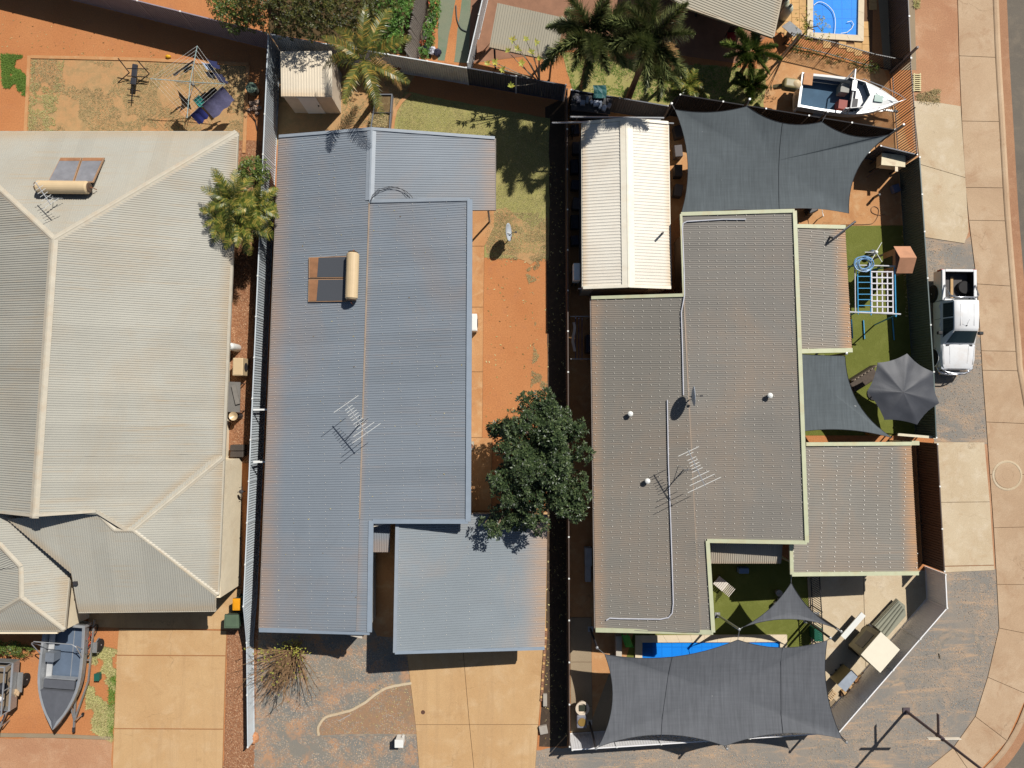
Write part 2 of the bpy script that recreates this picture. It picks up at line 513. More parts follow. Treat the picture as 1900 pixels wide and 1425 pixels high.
def curve(pts, k=6):
    out = []
    n = len(pts)
    for i in range(n - 1):
        p0, p1, p2, p3 = [Vector(pts[max(0, min(n - 1, i + d))]) for d in (-1, 0, 1, 2)]
        for j in range(k):
            t = j / k
            out.append(.5 * ((2 * p1) + (p2 - p0) * t + (2 * p0 - 5 * p1 + 4 * p2 - p3) * t * t + (3 * p1 - p0 - 3 * p2 + p3) * t ** 3))
    out.append(Vector(pts[-1]))
    return out
ribbon('garden_edging', curve([(592, 1364), (591, 1348), (604, 1331), (630, 1323), (655, 1316), (680, 1301), (700, 1286), (716, 1277), (740, 1271), (764, 1267)], 4), .12, .05, CONC_PALE)
ribbon('garden_edging', [(594, 1366), (640, 1364), (700, 1363), (774, 1364)], .09, .03, SANDY)
slabs('driveway', [[(744, 950), (1016, 950), (1013, 1178), (751, 1180)], [(751, 1180), (857, 1180), (871, 1344), (771, 1344)], [(857, 1180), (1013, 1178), (999, 1344), (871, 1344)], [(771, 1344), (871, 1344), (887, 1500), (784, 1500)], [(871, 1344), (999, 1344), (988, 1500), (887, 1500)]], CONC_TAN)
sheet('porch_slab', [(686, 955), (744, 955), (750, 1150), (752, 1185), (700, 1180), (690, 1160)], .012, CONC_ORANGE)
sheet('side_strip', [(1012, 200), (1048, 180), (1052, 1385), (1000, 1385), (1012, 1190), (1016, 700)], .005, DARK_GROUND, .03)

# right property
sheet('yard_paving', [(1054, 165), (1262, 195), (1262, 400), (1102, 545), (1112, 1165), (1330, 1175), (1130, 1380), (1056, 1392)], .003, CONC_ORANGE)
slabs('concrete_path', [[(1058, 1145), (1097, 1145), (1098, 1228), (1058, 1228)], [(1058, 1228), (1098, 1228), (1099, 1310), (1059, 1310)], [(1059, 1310), (1099, 1310), (1100, 1360), (1059, 1360)]], CONC_GREY)
sheet('yard_paving', [(1250, 190), (1700, 280), (1716, 424), (1470, 424), (1262, 420)], .0035, CONC_ORANGE)
sheet('artificial_turf', [(1480, 420), (1690, 418), (1712, 700), (1720, 808), (1490, 808)], .008, TURF)
sheet('artificial_turf', [(1312, 1000), (1500, 1052), (1506, 1215), (1508, 1260), (1150, 1260), (1180, 1160)], .006, TURF)
slabs('concrete_pad', [[(1496, 1050), (1601, 1058), (1606, 1240), (1560, 1310), (1508, 1260)], [(1601, 1058), (1720, 1058), (1722, 1124), (1606, 1240)]], CONC_PALE)
sheet('yard_paving', [(1130, 1250), (1560, 1250), (1575, 1290), (1530, 1362), (1080, 1385)], .0085, CONC_GREY)

# neighbours behind
sheet('lawn', [(1040, 96), (1240, 118), (1420, 128), (1418, 230), (1062, 168)], .014, LAWN, .1)
sheet('yard_dirt', [(1022, 118), (1062, 126), (1060, 162), (1022, 155)], .008, EARTH, .06)
sheet('patio', [(880, -220), (1450, -220), (1440, 50), (1370, 118), (1130, 84), (870, 118)], .0075, PAVER_RED)
sheet('boat_yard', [(1404, 120), (1470, 96), (1640, 130), (1690, 280), (1420, 230)], .010, CONC_ORANGE, .05)
sheet('yard_court', [(818, -220), (905, -220), (868, 118), (812, 112)], .005, ground_mat('faded green court', srgb(124, 136, 116), srgb(140, 140, 116), srgb(110, 132, 104), big=.4, mid=1.1, fine=30), .05)
sheet('garden_strip', [(856, -60), (864, -60), (842, 118), (824, 116)], .009, EARTH, .04)
sheet('garden_ground', [(480, -260), (818, -260), (800, 110), (500, 62)], .004, ground_mat('leaf litter', srgb(104, 84, 58), srgb(84, 70, 48), None, fine=26, bmp=.8))
sheet('side_strip', [(1612, -220), (1692, -220), (1700, 130), (1640, 130)], .0065, CONC_GREY)

sheet('verge', [(1688, 178), (1792, 190), (1830, 700), (1852, 1062), (1745, 1064), (1722, 600)], .0025, EARTH_PALE)
# street side: verge, crossing pads, footpath, kerb, gutter, road
sheet('verge', [(1684, -300), (1770, -300), (1788, 204), (1740, 196), (1690, 190)], .004, EARTH_PALE, .04)
sheet('verge', [(1708, 430), (1790, 446), (1804, 436), (1820, 520), (1829, 650), (1835, 740), (1838, 824), (1734, 822), (1724, 640)], .005, VERGE, .05)
sheet('verge', [(1752, 1060), (1852, 1055), (1858, 1100), (1860, 1160), (1854, 1215), (1829, 1304), (1796, 1362), (1724, 1432), (1644, 1484), (1500, 1508), (986, 1510), (990, 1392), (1555, 1352), (1756, 1130)], .0055, VERGE, .12)
slabs('crossing_pad', [[(1694, 187), (1738, 190), (1782, 197), (1791, 330), (1706, 305)], [(1706, 305), (1791, 330), (1797, 430), (1789, 452), (1712, 440)]], CONC_PALE)
slabs('crossing_pad', [[(1732, 820), (1826, 820), (1836, 931), (1744, 932)], [(1744, 932), (1836, 931), (1844, 1048), (1752, 1050)], [(1752, 1051), (1844, 1049), (1845, 1058), (1753, 1062)]], CONC_PALE)
J = [((1762, -560), (1826, -560)), ((1765, -440), (1829, -440)), ((1768, -330), (1832, -330)), ((1771, -230), (1835, -230)), ((1774, -120), (1838, -120)), ((1776, -15), (1841, -14)), ((1779, 104), (1846, 107)), ((1784, 225), (1853, 226)), ((1791, 348), (1860, 349)), ((1797, 409), (1864, 410)), ((1812, 527), (1874, 531)), ((1820, 651), (1884, 652)), ((1822, 687), (1887, 688)), ((1829, 783), (1905, 786)), ((1836, 880), (1920, 880)), ((1843, 979), (1930, 977)), ((1849, 1084), (1934, 1085)), ((1853, 1165), (1928, 1180)), ((1832, 1256), (1906, 1288)), ((1809, 1329), (1868, 1374)), ((1768, 1387), (1806, 1442)), ((1700, 1442), (1718, 1506)), ((1600, 1482), (1606, 1548)), ((1480, 1502), (1482, 1566)), ((1350, 1506), (1350, 1570)), ((1220, 1506), (1220, 1570)), ((1090, 1506), (1090, 1570)), ((960, 1506), (960, 1570)), ((830, 1506), (830, 1570)), ((700, 1506), (700, 1570)), ((570, 1506), (570, 1570)), ((440, 1506), (440, 1570)), ((310, 1506), (310, 1570)), ((180, 1506), (180, 1570)), ((50, 1506), (50, 1570)), ((-80, 1506), (-80, 1570)), ((-210, 1506), (-210, 1570))]
slabs('footpath', [[J[i][0], J[i][1], J[i + 1][1], J[i + 1][0]] for i in range(len(J) - 1)], CONC_PATH, z=.034)
K = [W(*p) for p in [tuple(q) for q in curve([j[1] for j in J], 4)]]
def offset_line(P, d):
    out = []
    for i, p in enumerate(P):
        t = (P[min(i + 1, len(P) - 1)] - P[max(i - 1, 0)]); t.z = 0; t.normalize()
        out.append(Vector((p.x, p.y, 0)) + Vector((t.y, -t.x, 0)) * (-d))
    return out
rows = []
for d, z in ((.006, 0), (.006, .05), (.05, .075), (.16, .085), (.2, .07), (.3, .02), (.32, .012)):
    rows.append([Vector((p.x, p.y, z)) for p in offset_line(K, d)])
struct(obj('kerb', MB().grid(rows), CONC_PATH), 'pale concrete kerb along the footpath')
o1 = offset_line(K, .31); o2 = offset_line(K, .74); o3 = offset_line(K, .73)
struct(obj('gutter', MB().grid([[Vector((p.x, p.y, .010)) for p in o1], [Vector((p.x, p.y, .010)) for p in o2]]), GUTTER_C))
rd = [(p.x, p.y, .006) for p in o3] + [(-60, -60, .006), (90, -60, .006), (90, 60, .006)]
struct(obj('road', MB().add(rd, [tuple(range(len(rd)))]), ASPHALT), 'grey asphalt road')

# manhole in the footpath
mh = thing('manhole_cover', 'round concrete manhole cover set in the footpath slabs', 'manhole', W(1868, 882))
o = W(1868, 882, 0)
obj('collar', MB().lathe((o.x, o.y, 0), [(.76, .0), (.76, .045), (.70, .052), (.66, .05), (.66, .038), (.1, .038)], 32), CONC_PALE, mh)
obj('lid', MB().lathe((o.x, o.y, 0), [(.64, .03), (.64, .05), (.62, .056), (.3, .056), (.285, .05), (.27, .056), (.02, .056)], 32), CONC_PATH, mh)
o = W(785, 1321)
t = thing('drain_cover', 'small dark round drain cover in the tan driveway', 'drain', o)
obj('lid', MB().lathe((o.x, o.y, .0), [(.105, .03), (.105, .040), (.08, .042), (.07, .037), (.02, .037)], 14), plain('rust iron', srgb(96, 66, 52), .8), t)

# sandy tyre arcs scuffed into the corner verge
for cx_, cy_, rx_, ry_, a0_, a1_, w_ in ((1765, 1200, 30, 28, 20, 330, .10), (1778, 1214, 36, 34, 100, 300, .08), (1690, 1285, 44, 26, 190, 340, .10), (1600, 1400, 90, 26, 190, 330, .10), (1800, 1240, 20, 70, 250, 360, .10)):
    pts_ = [(cx_ + rx_ * math.cos(R(a0_ + (a1_ - a0_) * k / 18)), cy_ + ry_ * math.sin(R(a0_ + (a1_ - a0_) * k / 18))) for k in range(19)]
    P_ = [W(*q_).xy for q_ in pts_]
    m_ = MB(); rows_ = [[], []]
    for i_, p_ in enumerate(P_):
        d_ = (P_[min(i_ + 1, 18)] - P_[max(i_ - 1, 0)]).normalized(); q_ = Vector((-d_.y, d_.x)) * w_ * (.02 + .9 * math.sin(math.pi * i_ / 18)) * rnd(.3, 1.3)
        rows_[0].append(Vector((p_.x + q_.x, p_.y + q_.y, .0085))); rows_[1].append(Vector((p_.x - q_.x, p_.y - q_.y, .0085)))
    struct(obj('tyre_track', m_.grid(rows_), SANDY))
# what nobody could count: blades of grass, stones, fallen leaves
def scatter(name, poly_px, n, size, z, mat, kind='blade', mask=None, label=None, cat=None):
    P = [W(p[0], p[1]).xy for p in poly_px]
    x0, x1 = min(p.x for p in P), max(p.x for p in P); y0, y1 = min(p.y for p in P), max(p.y for p in P)
    vs, fs = [], []
    k = 0; tries = 0
    while k < n and tries < n * 30:
        tries += 1
        p = (rnd(x0, x1), rnd(y0, y1))
        if not in_poly(p, P): continue
        if mask is not None:
            q = noise.noise(Vector((p[0] * mask[0], p[1] * mask[0], mask[2]))) + .5 * noise.noise(Vector((p[0] * mask[0] * 3, p[1] * mask[0] * 3, 5)))
            if q < mask[1]: continue
        k += 1
        s = size * rnd(.5, 1.5); a = rnd(0, 6.283)
        o = len(vs)
        if kind == 'blade':
            for b in range(3):
                t = a + b * 2.1 + rnd(-.4, .4)
                dx, dy = math.cos(t) * s, math.sin(t) * s
                wx, wy = -math.sin(t) * s * .16, math.cos(t) * s * .16
                i = len(vs)
                vs += [(p[0] - wx, p[1] - wy, z), (p[0] + wx, p[1] + wy, z), (p[0] + dx, p[1] + dy, z + s * rnd(.35, .9))]
                fs.append((i, i + 1, i + 2))
        elif kind == 'stone':
            h = s * rnd(.4, .8)
            for j in range(5):
                t = a + j * 1.2566; r = s * rnd(.7, 1.1)
                vs.append((p[0] + r * math.cos(t), p[1] + r * math.sin(t), z - .002))
            vs.append((p[0] + rnd(-.2, .2) * s, p[1] + rnd(-.2, .2) * s, z + h))
            fs += [(o + j, o + (j + 1) % 5, o + 5) for j in range(5)]
        else:
            dx, dy = math.cos(a) * s, math.sin(a) * s
            w = rnd(.25, .45)
            vs += [(p[0] - dx, p[1] - dy, z + .004), (p[0] + dy * w, p[1] - dx * w, z + rnd(.005, .03)), (p[0] + dx, p[1] + dy, z + .006), (p[0] - dy * w, p[1] + dx * w, z + rnd(.005, .03))]
            fs.append((o, o + 1, o + 2, o + 3))
    me = bpy.data.meshes.new(name); me.from_pydata(vs, [], fs)
    o = obj(name, me, mat)
    return stuff(o, label, cat)
STRAW = leaf_mat('straw grass', srgb(176, 152, 106), srgb(212, 188, 138), .8, .1, srgb(132, 128, 82))
GREENB = leaf_mat('green grass blades', srgb(156, 158, 90), srgb(202, 192, 130), .7, .15, srgb(214, 198, 144))
VIVID = leaf_mat('vivid grass blades', srgb(78, 118, 36), srgb(124, 150, 62), .7, .15)
PEB = leaf_mat('pebble stones', srgb(128, 92, 70), srgb(176, 132, 98), .9, 0, srgb(196, 160, 126))
STONE = leaf_mat('blue metal stones', srgb(124, 122, 118), srgb(172, 162, 148), .9, 0, srgb(196, 160, 124))
LITTER = leaf_mat('fallen leaves', srgb(120, 92, 54), srgb(196, 178, 112), .8, .05, srgb(226, 214, 160))
scatter('dry_grass', [(57, 110), (458, 122), (452, 262), (52, 248)], 11000, .05, .004, STRAW, mask=(.55, -.06, 2.0), label='straw coloured dry grass around the clothes line')
scatter('dry_grass', [(58, 111), (120, 111), (100, 250), (52, 250)], 1300, .06, .004, GREENB, mask=(.9, .0, 4.0))
scatter('grass', [(2, 100), (52, 104), (50, 178), (6, 172)], 2600, .075, .002, VIVID, mask=(.9, -.12, 1.0), label='small green grass patch at the left edge of the yard')
scatter('grass', [(172, 1195), (217, 1205), (210, 1376), (160, 1350), (162, 1260)], 4200, .085, .002, GREENB, mask=(.8, -.08, 7.0), label='pale grass along the left driveway')
scatter('grass', [(203, 1260), (216, 1250), (209, 1370), (201, 1368)], 700, .08, .004, VIVID)
scatter('grass', [(752, 172), (1018, 225), (1016, 470), (905, 470), (915, 260), (733, 250)], 12000, .045, .008, GREENB, mask=(.5, -.45, 3.0), label='short lawn behind the grey roofed house')
scatter('dry_grass', [(898, 395), (1016, 395), (1016, 485), (905, 480)], 2600, .055, .008, STRAW, mask=(.8, -.2, 8.0))
scatter('dry_grass', [(960, 470), (1016, 470), (1016, 720), (985, 720), (995, 560)], 1100, .05, .002, STRAW, mask=(.9, .05, 5.0))
scatter('dry_grass', [(640, 150), (765, 150), (735, 240), (632, 230)], 1500, .05, .004, STRAW, mask=(.8, -.2, 5.5))
scatter('grass', [(1045, 100), (1415, 130), (1412, 215), (1062, 166)], 4500, .06, .013, VIVID, mask=(.7, -.3, 6.0), label='green lawn under the palms')
scatter('grass', [(1120, 100), (1420, 130), (1412, 215), (1180, 175)], 1500, .06, .013, STRAW)
scatter('pebbles', [(400, 262), (482, 264), (474, 560), (464, 858), (415, 858)], 5200, .03, .006, PEB, 'stone', label='brown pebbles beside the cream wall')
scatter('pebbles', [(424, 1165), (476, 1155), (470, 1440), (414, 1440)], 3000, .03, .006, PEB, 'stone')
scatter('gravel', [(476, 1170), (755, 1180), (780, 1440), (470, 1440)], 12000, .026, .005, STONE, 'stone', mask=(.5, -.35, 2.0), label='blue metal gravel in the front yard')
scatter('gravel', [(1762, 1064), (1848, 1060), (1851, 1180), (1815, 1300), (1715, 1425), (1000, 1440), (1000, 1398), (1560, 1366), (1762, 1130)], 9000, .026, .006, STONE, 'stone', mask=(.4, -.2, 4.0), label='blue metal gravel on the corner verge')
scatter('gravel', [(1716, 445), (1812, 460), (1828, 815), (1740, 815)], 2600, .026, .006, STONE, 'stone', mask=(.4, -.2, 4.0))
scatter('leaf_litter', [(900, 470), (1016, 480), (1016, 740), (900, 800)], 130, .05, .002, LITTER, 'leaf', label='fallen leaves on the red dirt')
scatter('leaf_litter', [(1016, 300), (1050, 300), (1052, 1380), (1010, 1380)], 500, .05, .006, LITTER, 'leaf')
scatter('leaf_litter', [(498, 90), (515, 95), (505, 330), (490, 330)], 160, .06, .005, LITTER, 'leaf')
scatter('leaf_litter', [(700, 1270), (775, 1265), (778, 1360), (600, 1362)], 500, .03, .009, LITTER, 'leaf')
scatter('leaf_litter', [(1672, 430), (1682, 430), (1690, 590), (1680, 590)], 150, .05, .009, LITTER, 'leaf')
scatter('leaf_litter', [(0, 10), (130, 30), (440, 110), (0, 110)], 120, .04, .002, LITTER, 'leaf')
# ================================================================== BUILDINGS
def corrugate(poly, flow, mat, parent, pitch=.11, amp=.022, ribs=7, name='roof_sheet', lift=.03):
    """cover a planar convex polygon with ribbed steel sheets whose ribs run along flow; each sheet its own object"""
    P = [Vector(p) for p in poly]
    nrm = Vector((0, 0, 0))
    for i in range(len(P)):
        a, b = P[i], P[(i + 1) % len(P)]
        nrm += Vector(((a.y - b.y) * (a.z + b.z), (a.z - b.z) * (a.x + b.x), (a.x - b.x) * (a.y + b.y)))
    nrm.normalize()
    if nrm.z < 0: nrm = -nrm
    fl = Vector(flow)
    u = (fl - nrm * fl.dot(nrm)).normalized()
    v = nrm.cross(u).normalized()
    o = P[0]
    Q = [((p - o).dot(u), (p - o).dot(v)) for p in P]
    vmin, vmax = min(q[1] for q in Q), max(q[1] for q in Q)
    def span(t):
        us = []
        for i in range(len(Q)):
            (a0, b0), (a1, b1) = Q[i], Q[(i + 1) % len(Q)]
            if abs(b1 - b0) < 1e-9:
                if abs(b0 - t) < 1e-6: us += [a0, a1]
                continue
            k = (t - b0) / (b1 - b0)
            if -1e-7 <= k <= 1 + 1e-7: us.append(a0 + (a1 - a0) * k)
        return (min(us), max(us)) if us else None
    prof = [(0, 0), (.5, 0), (.62, 1), (.88, 1)]
    def h(t):
        x = ((t - vmin) / pitch) % 1.0
        pr = prof + [(1.0, 0)]
        for (x0, y0), (x1, y1) in zip(pr, pr[1:]):
            if x <= x1 + 1e-9: return (y0 + (y1 - y0) * (x - x0) / (x1 - x0)) * amp
        return 0
    sw = pitch * ribs
    ns = max(1, int(math.ceil((vmax - vmin) / sw - 1e-6)))
    if ns > 1 and (vmax - vmin) - (ns - 1) * sw < sw * .3: ns -= 1
    outs = []
    for s_ in range(ns):
        a, b = vmin + s_ * sw, (vmin + (s_ + 1) * sw if s_ < ns - 1 else vmax)
        if s_: a -= .01
        ts = [a, b]
        k0 = int((a - vmin) / pitch) - 1
        for k in range(k0, k0 + ribs * 2 + 4):
            for (x, y) in prof:
                t = vmin + (k + x) * pitch
                if a < t < b: ts.append(t)
        ts += [q[1] for q in Q if a < q[1] < b]
        ts = sorted(set(round(t, 5) for t in ts))
        m = MB(); m.u = []
        rows = []
        for t in ts:
            sp = span(min(max(t, vmin + 1e-6), vmax - 1e-6))
            if sp is None: continue
            hh = lift + h(t) + (.003 if s_ % 2 else 0)
            rows.append((o + u * sp[0] + v * t + nrm * hh, o + u * sp[1] + v * t + nrm * hh))
            m.u += [sp[1] - sp[0], 0.0]
        for i, (p, q) in enumerate(rows):
            m.v += [p, q]
            if i: m.f.append((2 * i - 2, 2 * i - 1, 2 * i + 1, 2 * i))
        if len(rows) > 1: outs.append(obj(name, m, mat, parent))
    return outs
def screws(poly, flow, parent, mat, du, dv, r=.018, lift=.056):
    P = [Vector(p) for p in poly]
    nrm = (P[1] - P[0]).cross(P[2] - P[0]).normalized()
    if nrm.z < 0: nrm = -nrm
    fl = Vector(flow); u = (fl - nrm * fl.dot(nrm)).normalized(); v = nrm.cross(u)
    o = P[0]; Q = [((p - o).dot(u), (p - o).dot(v)) for p in P]
    m = MB()
    a0, a1 = min(q[0] for q in Q), max(q[0] for q in Q); b0, b1 = min(q[1] for q in Q), max(q[1] for q in Q)
    x = a0 + .25
    i = 0
    while x < a1:
        y = b0 + .75 * dv
        while y < b1:
            if in_poly((x, y), Q) and random.random() < .93:
                c = o + u * (x + rnd(-.03, .03)) + v * y + nrm * lift
                m.add([c + u * r - v * r, c + u * r + v * r, c - u * r + v * r, c - u * r - v * r, c + nrm * .012], [(0, 1, 4), (1, 2, 4), (2, 3, 4), (3, 0, 4)])
            y += dv
        x += du; i += 1
    ob = obj('screw_heads', m, mat, parent)
    ob['kind'] = 'stuff'
    return ob
def cap(name, a, b, w, h, mat, parent, dz=.05):
    a = Vector(a) + Vector((0, 0, dz)); b = Vector(b) + Vector((0, 0, dz))
    return obj(name, MB().bar(a, b, w, h), mat, parent)
def ridge(a, b, mat, parent, w=.38, dz=.07, drop=.06, name='ridge_cap'):
    """folded ridge capping: two flanks and a rolled top"""
    a, b = Vector(a), Vector(b)
    d = (b - a).normalized(); s_ = d.cross(Vector((0, 0, 1))).normalized()
    rows = []
    for off, z in ((-w / 2, -drop), (-.05, 0), (-.035, .02), (.035, .02), (.05, 0), (w / 2, -drop)):
        rows.append([a + s_ * off + Vector((0, 0, dz + z)), b + s_ * off + Vector((0, 0, dz + z))])
    return obj(name, MB().grid(rows), mat, parent)
def deck(polys, mat, parent, name='roof', th=.09):
    m = MB()
    for p in polys: m.slab([Vector(q) - Vector((0, 0, .005)) for q in p], th)
    return obj(name, m, mat, parent)
def wall_window(parent, c, nrm, w, h, matf, matg):
    """framed window standing proud of a wall; c the centre on the wall face"""
    c = Vector(c); n_ = Vector(nrm).normalized(); s_ = n_.cross(Vector((0, 0, 1))).normalized()
    m = Matrix((s_, n_, Vector((0, 0, 1)))).transposed()
    wd = obj('window', MB().box(c + n_ * .015, (w, .03, h), m=m), matg, parent)
    f = MB()
    for k in (-1, 1):
        f.box(c + n_ * .03 + s_ * k * (w / 2), (.06, .07, h + .12), m=m)
        f.box(c + n_ * .03 + Vector((0, 0, k * h / 2)), (w - .06, .068, .06), m=m)
    f.box(c + n_ * .03, (.05, .06, h - .06), m=m)
    obj('frame', f, matf, wd)
    return wd

TANDUST = srgb(178, 140, 104)
M_CREAM = roof_mat('cream grey roof steel', srgb(182, 179, 167), srgb(180, 150, 108), .7, .5, .55, .6, .09)
M_CREAMCAP = plain('cream ridge capping', srgb(196, 187, 168), .5, var=.08, dirt=srgb(190, 150, 104), dirt_amt=.4)
M_GREY = roof_mat('blue grey roof steel', srgb(138, 146, 154), srgb(180, 146, 116), 1.1, .55, .5, .2, .08)
M_GREY2 = roof_mat('blue grey upper roof steel', srgb(136, 144, 152), srgb(176, 146, 120), .3, .3, .5, .3, .08)
M_GREYCAP = plain('blue grey capping', srgb(150, 158, 166), .5, var=.06)
M_GREYCAP2 = plain('pale blue grey fascia', srgb(142, 154, 166), .5, var=.06)
M_TAUPE = roof_mat('taupe roof steel', srgb(140, 135, 126), srgb(186, 150, 118), .7, .6, .5, .2, .06)
M_TAUPE_UP = roof_mat('taupe upper roof steel', srgb(139, 134, 126), srgb(182, 150, 118), .15, .2, .5, .2, .06)
M_GREEN = plain('pale green fascia', srgb(196, 198, 164), .5, var=.07, dirt=srgb(200, 160, 104), dirt_amt=.5)
M_WHITEROOF = roof_mat('off white shed steel', srgb(236, 229, 214), srgb(212, 176, 128), .35, .6, .5, .15)
M_WHITECAP = plain('off white capping', srgb(240, 232, 212), .5, var=.05, dirt=srgb(200, 160, 110), dirt_amt=.3)
M_NEIGH = roof_mat('olive grey roof steel', srgb(170, 162, 142), srgb(186, 156, 116), .4, .4, .55, .2)
M_SCREW = plain('galvanised screw heads', srgb(226, 220, 208), .5)
M_SCREW2 = plain('dull screw heads', srgb(196, 190, 178), .6, var=.3, sc=1.5)
M_WALLC = plain('cream render', srgb(247, 230, 198), .9, var=.06, sc=2, dirt=srgb(206, 164, 116), dirt_amt=.3)
M_WALLP = plain('pale wall boards', srgb(210, 200, 184), .8, var=.08)
M_BRICK = plain('tan brick wall', srgb(178, 140, 108), .9, var=.12)
M_SHEDW = plain('beige shed wall', srgb(214, 198, 176), .6, var=.08, sc=2)
M_DOORW = plain('pale grey door', srgb(236, 234, 230), .5, var=.05)
M_FRAME = plain('white window frame', srgb(214, 216, 214), .5)
M_GLASSD = glassy('dark window glass', (.03, .035, .05))
M_GLASSB = glassy('bluish window glass', (.10, .14, .18))
M_SOLAR = glassy('solar collector glass', (.09, .095, .105), .3)
M_SOLAR_SKY = plain('solar glass with painted sky reflection', srgb(136, 136, 140), .3, var=.22, sc=2.2)  # pale mottle puts the sky's reflection into the glass colour
M_TANK = plain('cream tank enamel', srgb(216, 190, 150), .35, var=.05)
M_DKRUBBER = plain('black rubber', srgb(34, 32, 32), .8)
M_STEEL = plain('galvanised steel', srgb(176, 176, 174), .4, metal=.6, var=.1)
M_ALU = plain('weathered aluminium', srgb(186, 188, 190), .42, metal=.45, var=.1)
M_WHITE = plain('white enamel', srgb(236, 236, 230), .4, var=.03)
M_DARKMETAL = plain('dark steel', srgb(58, 56, 58), .5, var=.1)
M_RUST = plain('rusty steel', srgb(150, 92, 60), .9, var=.2)

# ---------------------------------------------------------------- left house: hip roof, front gablet, garage hip
b0 = thing('hip_roof_house', 'large cream walled house with pale corrugated hip roof, left edge', 'house', W(200, 700))
ZE = 2.6
apex = W(100, 445, 4.9); rend = W(64, 956, 4.9)
NE = W(440, 246, ZE); NWp = Vector((2 * apex.x - NE.x, NE.y, ZE))
gB = W(172, 950, 4.2); gA = Vector((2 * rend.x - gB.x, gB.y, 4.2))
SEh = W(401, 1106, ZE); SE2 = W(400, 1132, ZE)
val0 = W(214, 981, 4.05); val1 = W(386, 843, 2.75); eE = W(415, 842, ZE)
r0, r1 = W(213, 984, 3.75), W(247, 984, 3.75)
FE = W(404, 1104, ZE)
east = [apex, NE, eE, val1, val0, gB, rend]
north = [apex, NWp, NE]
SWp = Vector((NWp.x, gB.y - .2, ZE))
west = [apex, rend, gA, SWp + Vector((.0, 0, 0)), NWp]
def planar(poly, ref):
    """drop every corner onto the plane of three reference corners so that the sheets lie flat"""
    a, b, c = ref
    n_ = (b - a).cross(c - a).normalized()
    return [Vector((p.x, p.y, a.z - (n_.x * (p.x - a.x) + n_.y * (p.y - a.y)) / n_.z)) for p in poly]
eastA = planar([apex, NE, eE, W(394, 852, 2.8), W(226, 987, 4.2), W(168, 951, 4.6), rend], (apex, rend, NE))
northA = planar([apex, NWp, NE], (apex, NWp, NE))
westA = planar([apex, rend, Vector((gA.x, rend.y, 0)), Vector((NWp.x, rend.y - .4, 0)), NWp], (apex, rend, NWp))
gr_n = planar([r0, W(216, 976, 4.0), W(385, 842, 2.7), W(414, 848, ZE), r1], (r0, r1, W(414, 842, ZE)))
gr_e = planar([r1, W(414, 848, ZE), FE], (r1, W(414, 848, ZE), FE))
S_ref = (r0, r1, W(250, 1133, ZE))
gr_s = planar([W(2, 965, 4.3), W(150, 951, 4.4), W(168, 951, 4.4), r0, r1, FE, SE2, W(146, 1135, ZE), W(134, 1063, 3.1)], S_ref)
fr_r0, fr_r1 = W(38, 1052, 3.5), W(39, 1109, 3.5)
fr_e = planar([fr_r0, W(-4, 1008, 3.97), W(-6, 956, 4.0), W(8, 957, 4.1), W(141, 1060, ZE + .1), W(124, 1072, ZE), W(118, 1169, ZE), fr_r1], (fr_r0, fr_r1, W(118, 1169, ZE)))
fr_top = fr_e[1]
fr_e4, fr_e3 = fr_e[6], fr_e[5]
fr_sw = Vector((W(-62, 1169, ZE).x, fr_e4.y, ZE))
fr_s = planar([fr_r1, fr_e4, fr_sw], (fr_r1, fr_e4, fr_sw))
fr_w = planar([fr_r0, fr_r1, fr_sw, Vector((fr_sw.x, fr_r0.y + 1.4, ZE)), Vector((fr_r0.x - 1.2, fr_r0.y + 2.2, 3))], (fr_r0, fr_r1, fr_sw))
fr_x = planar([fr_r0, fr_top, W(-90, 1000, 3.0), W(-90, 1060, 2.7)], (fr_r0, fr_top, W(-90, 1060, 2.7)))
rf = deck([northA, fr_s], M_CREAMCAP, b0)
# east plane is not convex: cover it in strips that are
e_main = [eastA[0], eastA[1], eastA[2], eastA[3], eastA[4], eastA[5], eastA[6]]
def cut(poly, keep):
    """clip a polygon (3d, planar) by xy half plane function keep(p)>=0"""
    out = []
    n_ = len(poly)
    for i in range(n_):
        p, q = poly[i], poly[(i + 1) % n_]
        a, b = keep(p), keep(q)
        if a >= 0: out.append(p)
        if a * b < 0: out.append(p + (q - p) * (a / (a - b)))
    return out
ysplit = eastA[2].y
e_top = cut([eastA[0], eastA[1], eastA[2], Vector((rend.x, ysplit, 0)) if False else eastA[6], ], lambda p: p.y - ysplit)
e_top = planar([apex, NE, eastA[2], Vector((apex.x + (rend.x - apex.x) * (apex.y - ysplit) / (apex.y - rend.y), ysplit, 0))], (apex, rend, NE))
e_low = planar([e_top[3], e_top[2], eastA[3], eastA[4], eastA[5], rend], (apex, rend, NE))
flow_e = Vector((1, 0, -.4))
rot_e = (eE - NE); rot_e.z = 0
flow_e = Vector((-rot_e.y, rot_e.x, 0)).normalized(); flow_e = Vector((abs(flow_e.x), flow_e.y * (1 if flow_e.x > 0 else -1), -.4))
for pl, fl in ((e_top, flow_e), (e_low, flow_e), (northA, Vector((0.03, 1, -.4))), (westA, -flow_e), (fr_x, -flow_e), (gr_n, Vector((.05, 1, -.4))), (gr_e, flow_e), (fr_e, flow_e), (fr_s, Vector((-.03, -1, -.4))), (fr_w, -flow_e)):
    corrugate(pl, fl, M_CREAM, rf, pitch=.105)
for pl in (gr_s[:1] + [gr_s[1], gr_s[2], gr_s[3], gr_s[8]],): pass
corrugate([gr_s[0]] + gr_s[2:], Vector((-.03, -1, -.4)), M_CREAM, rf, pitch=.105)
lin = MB()
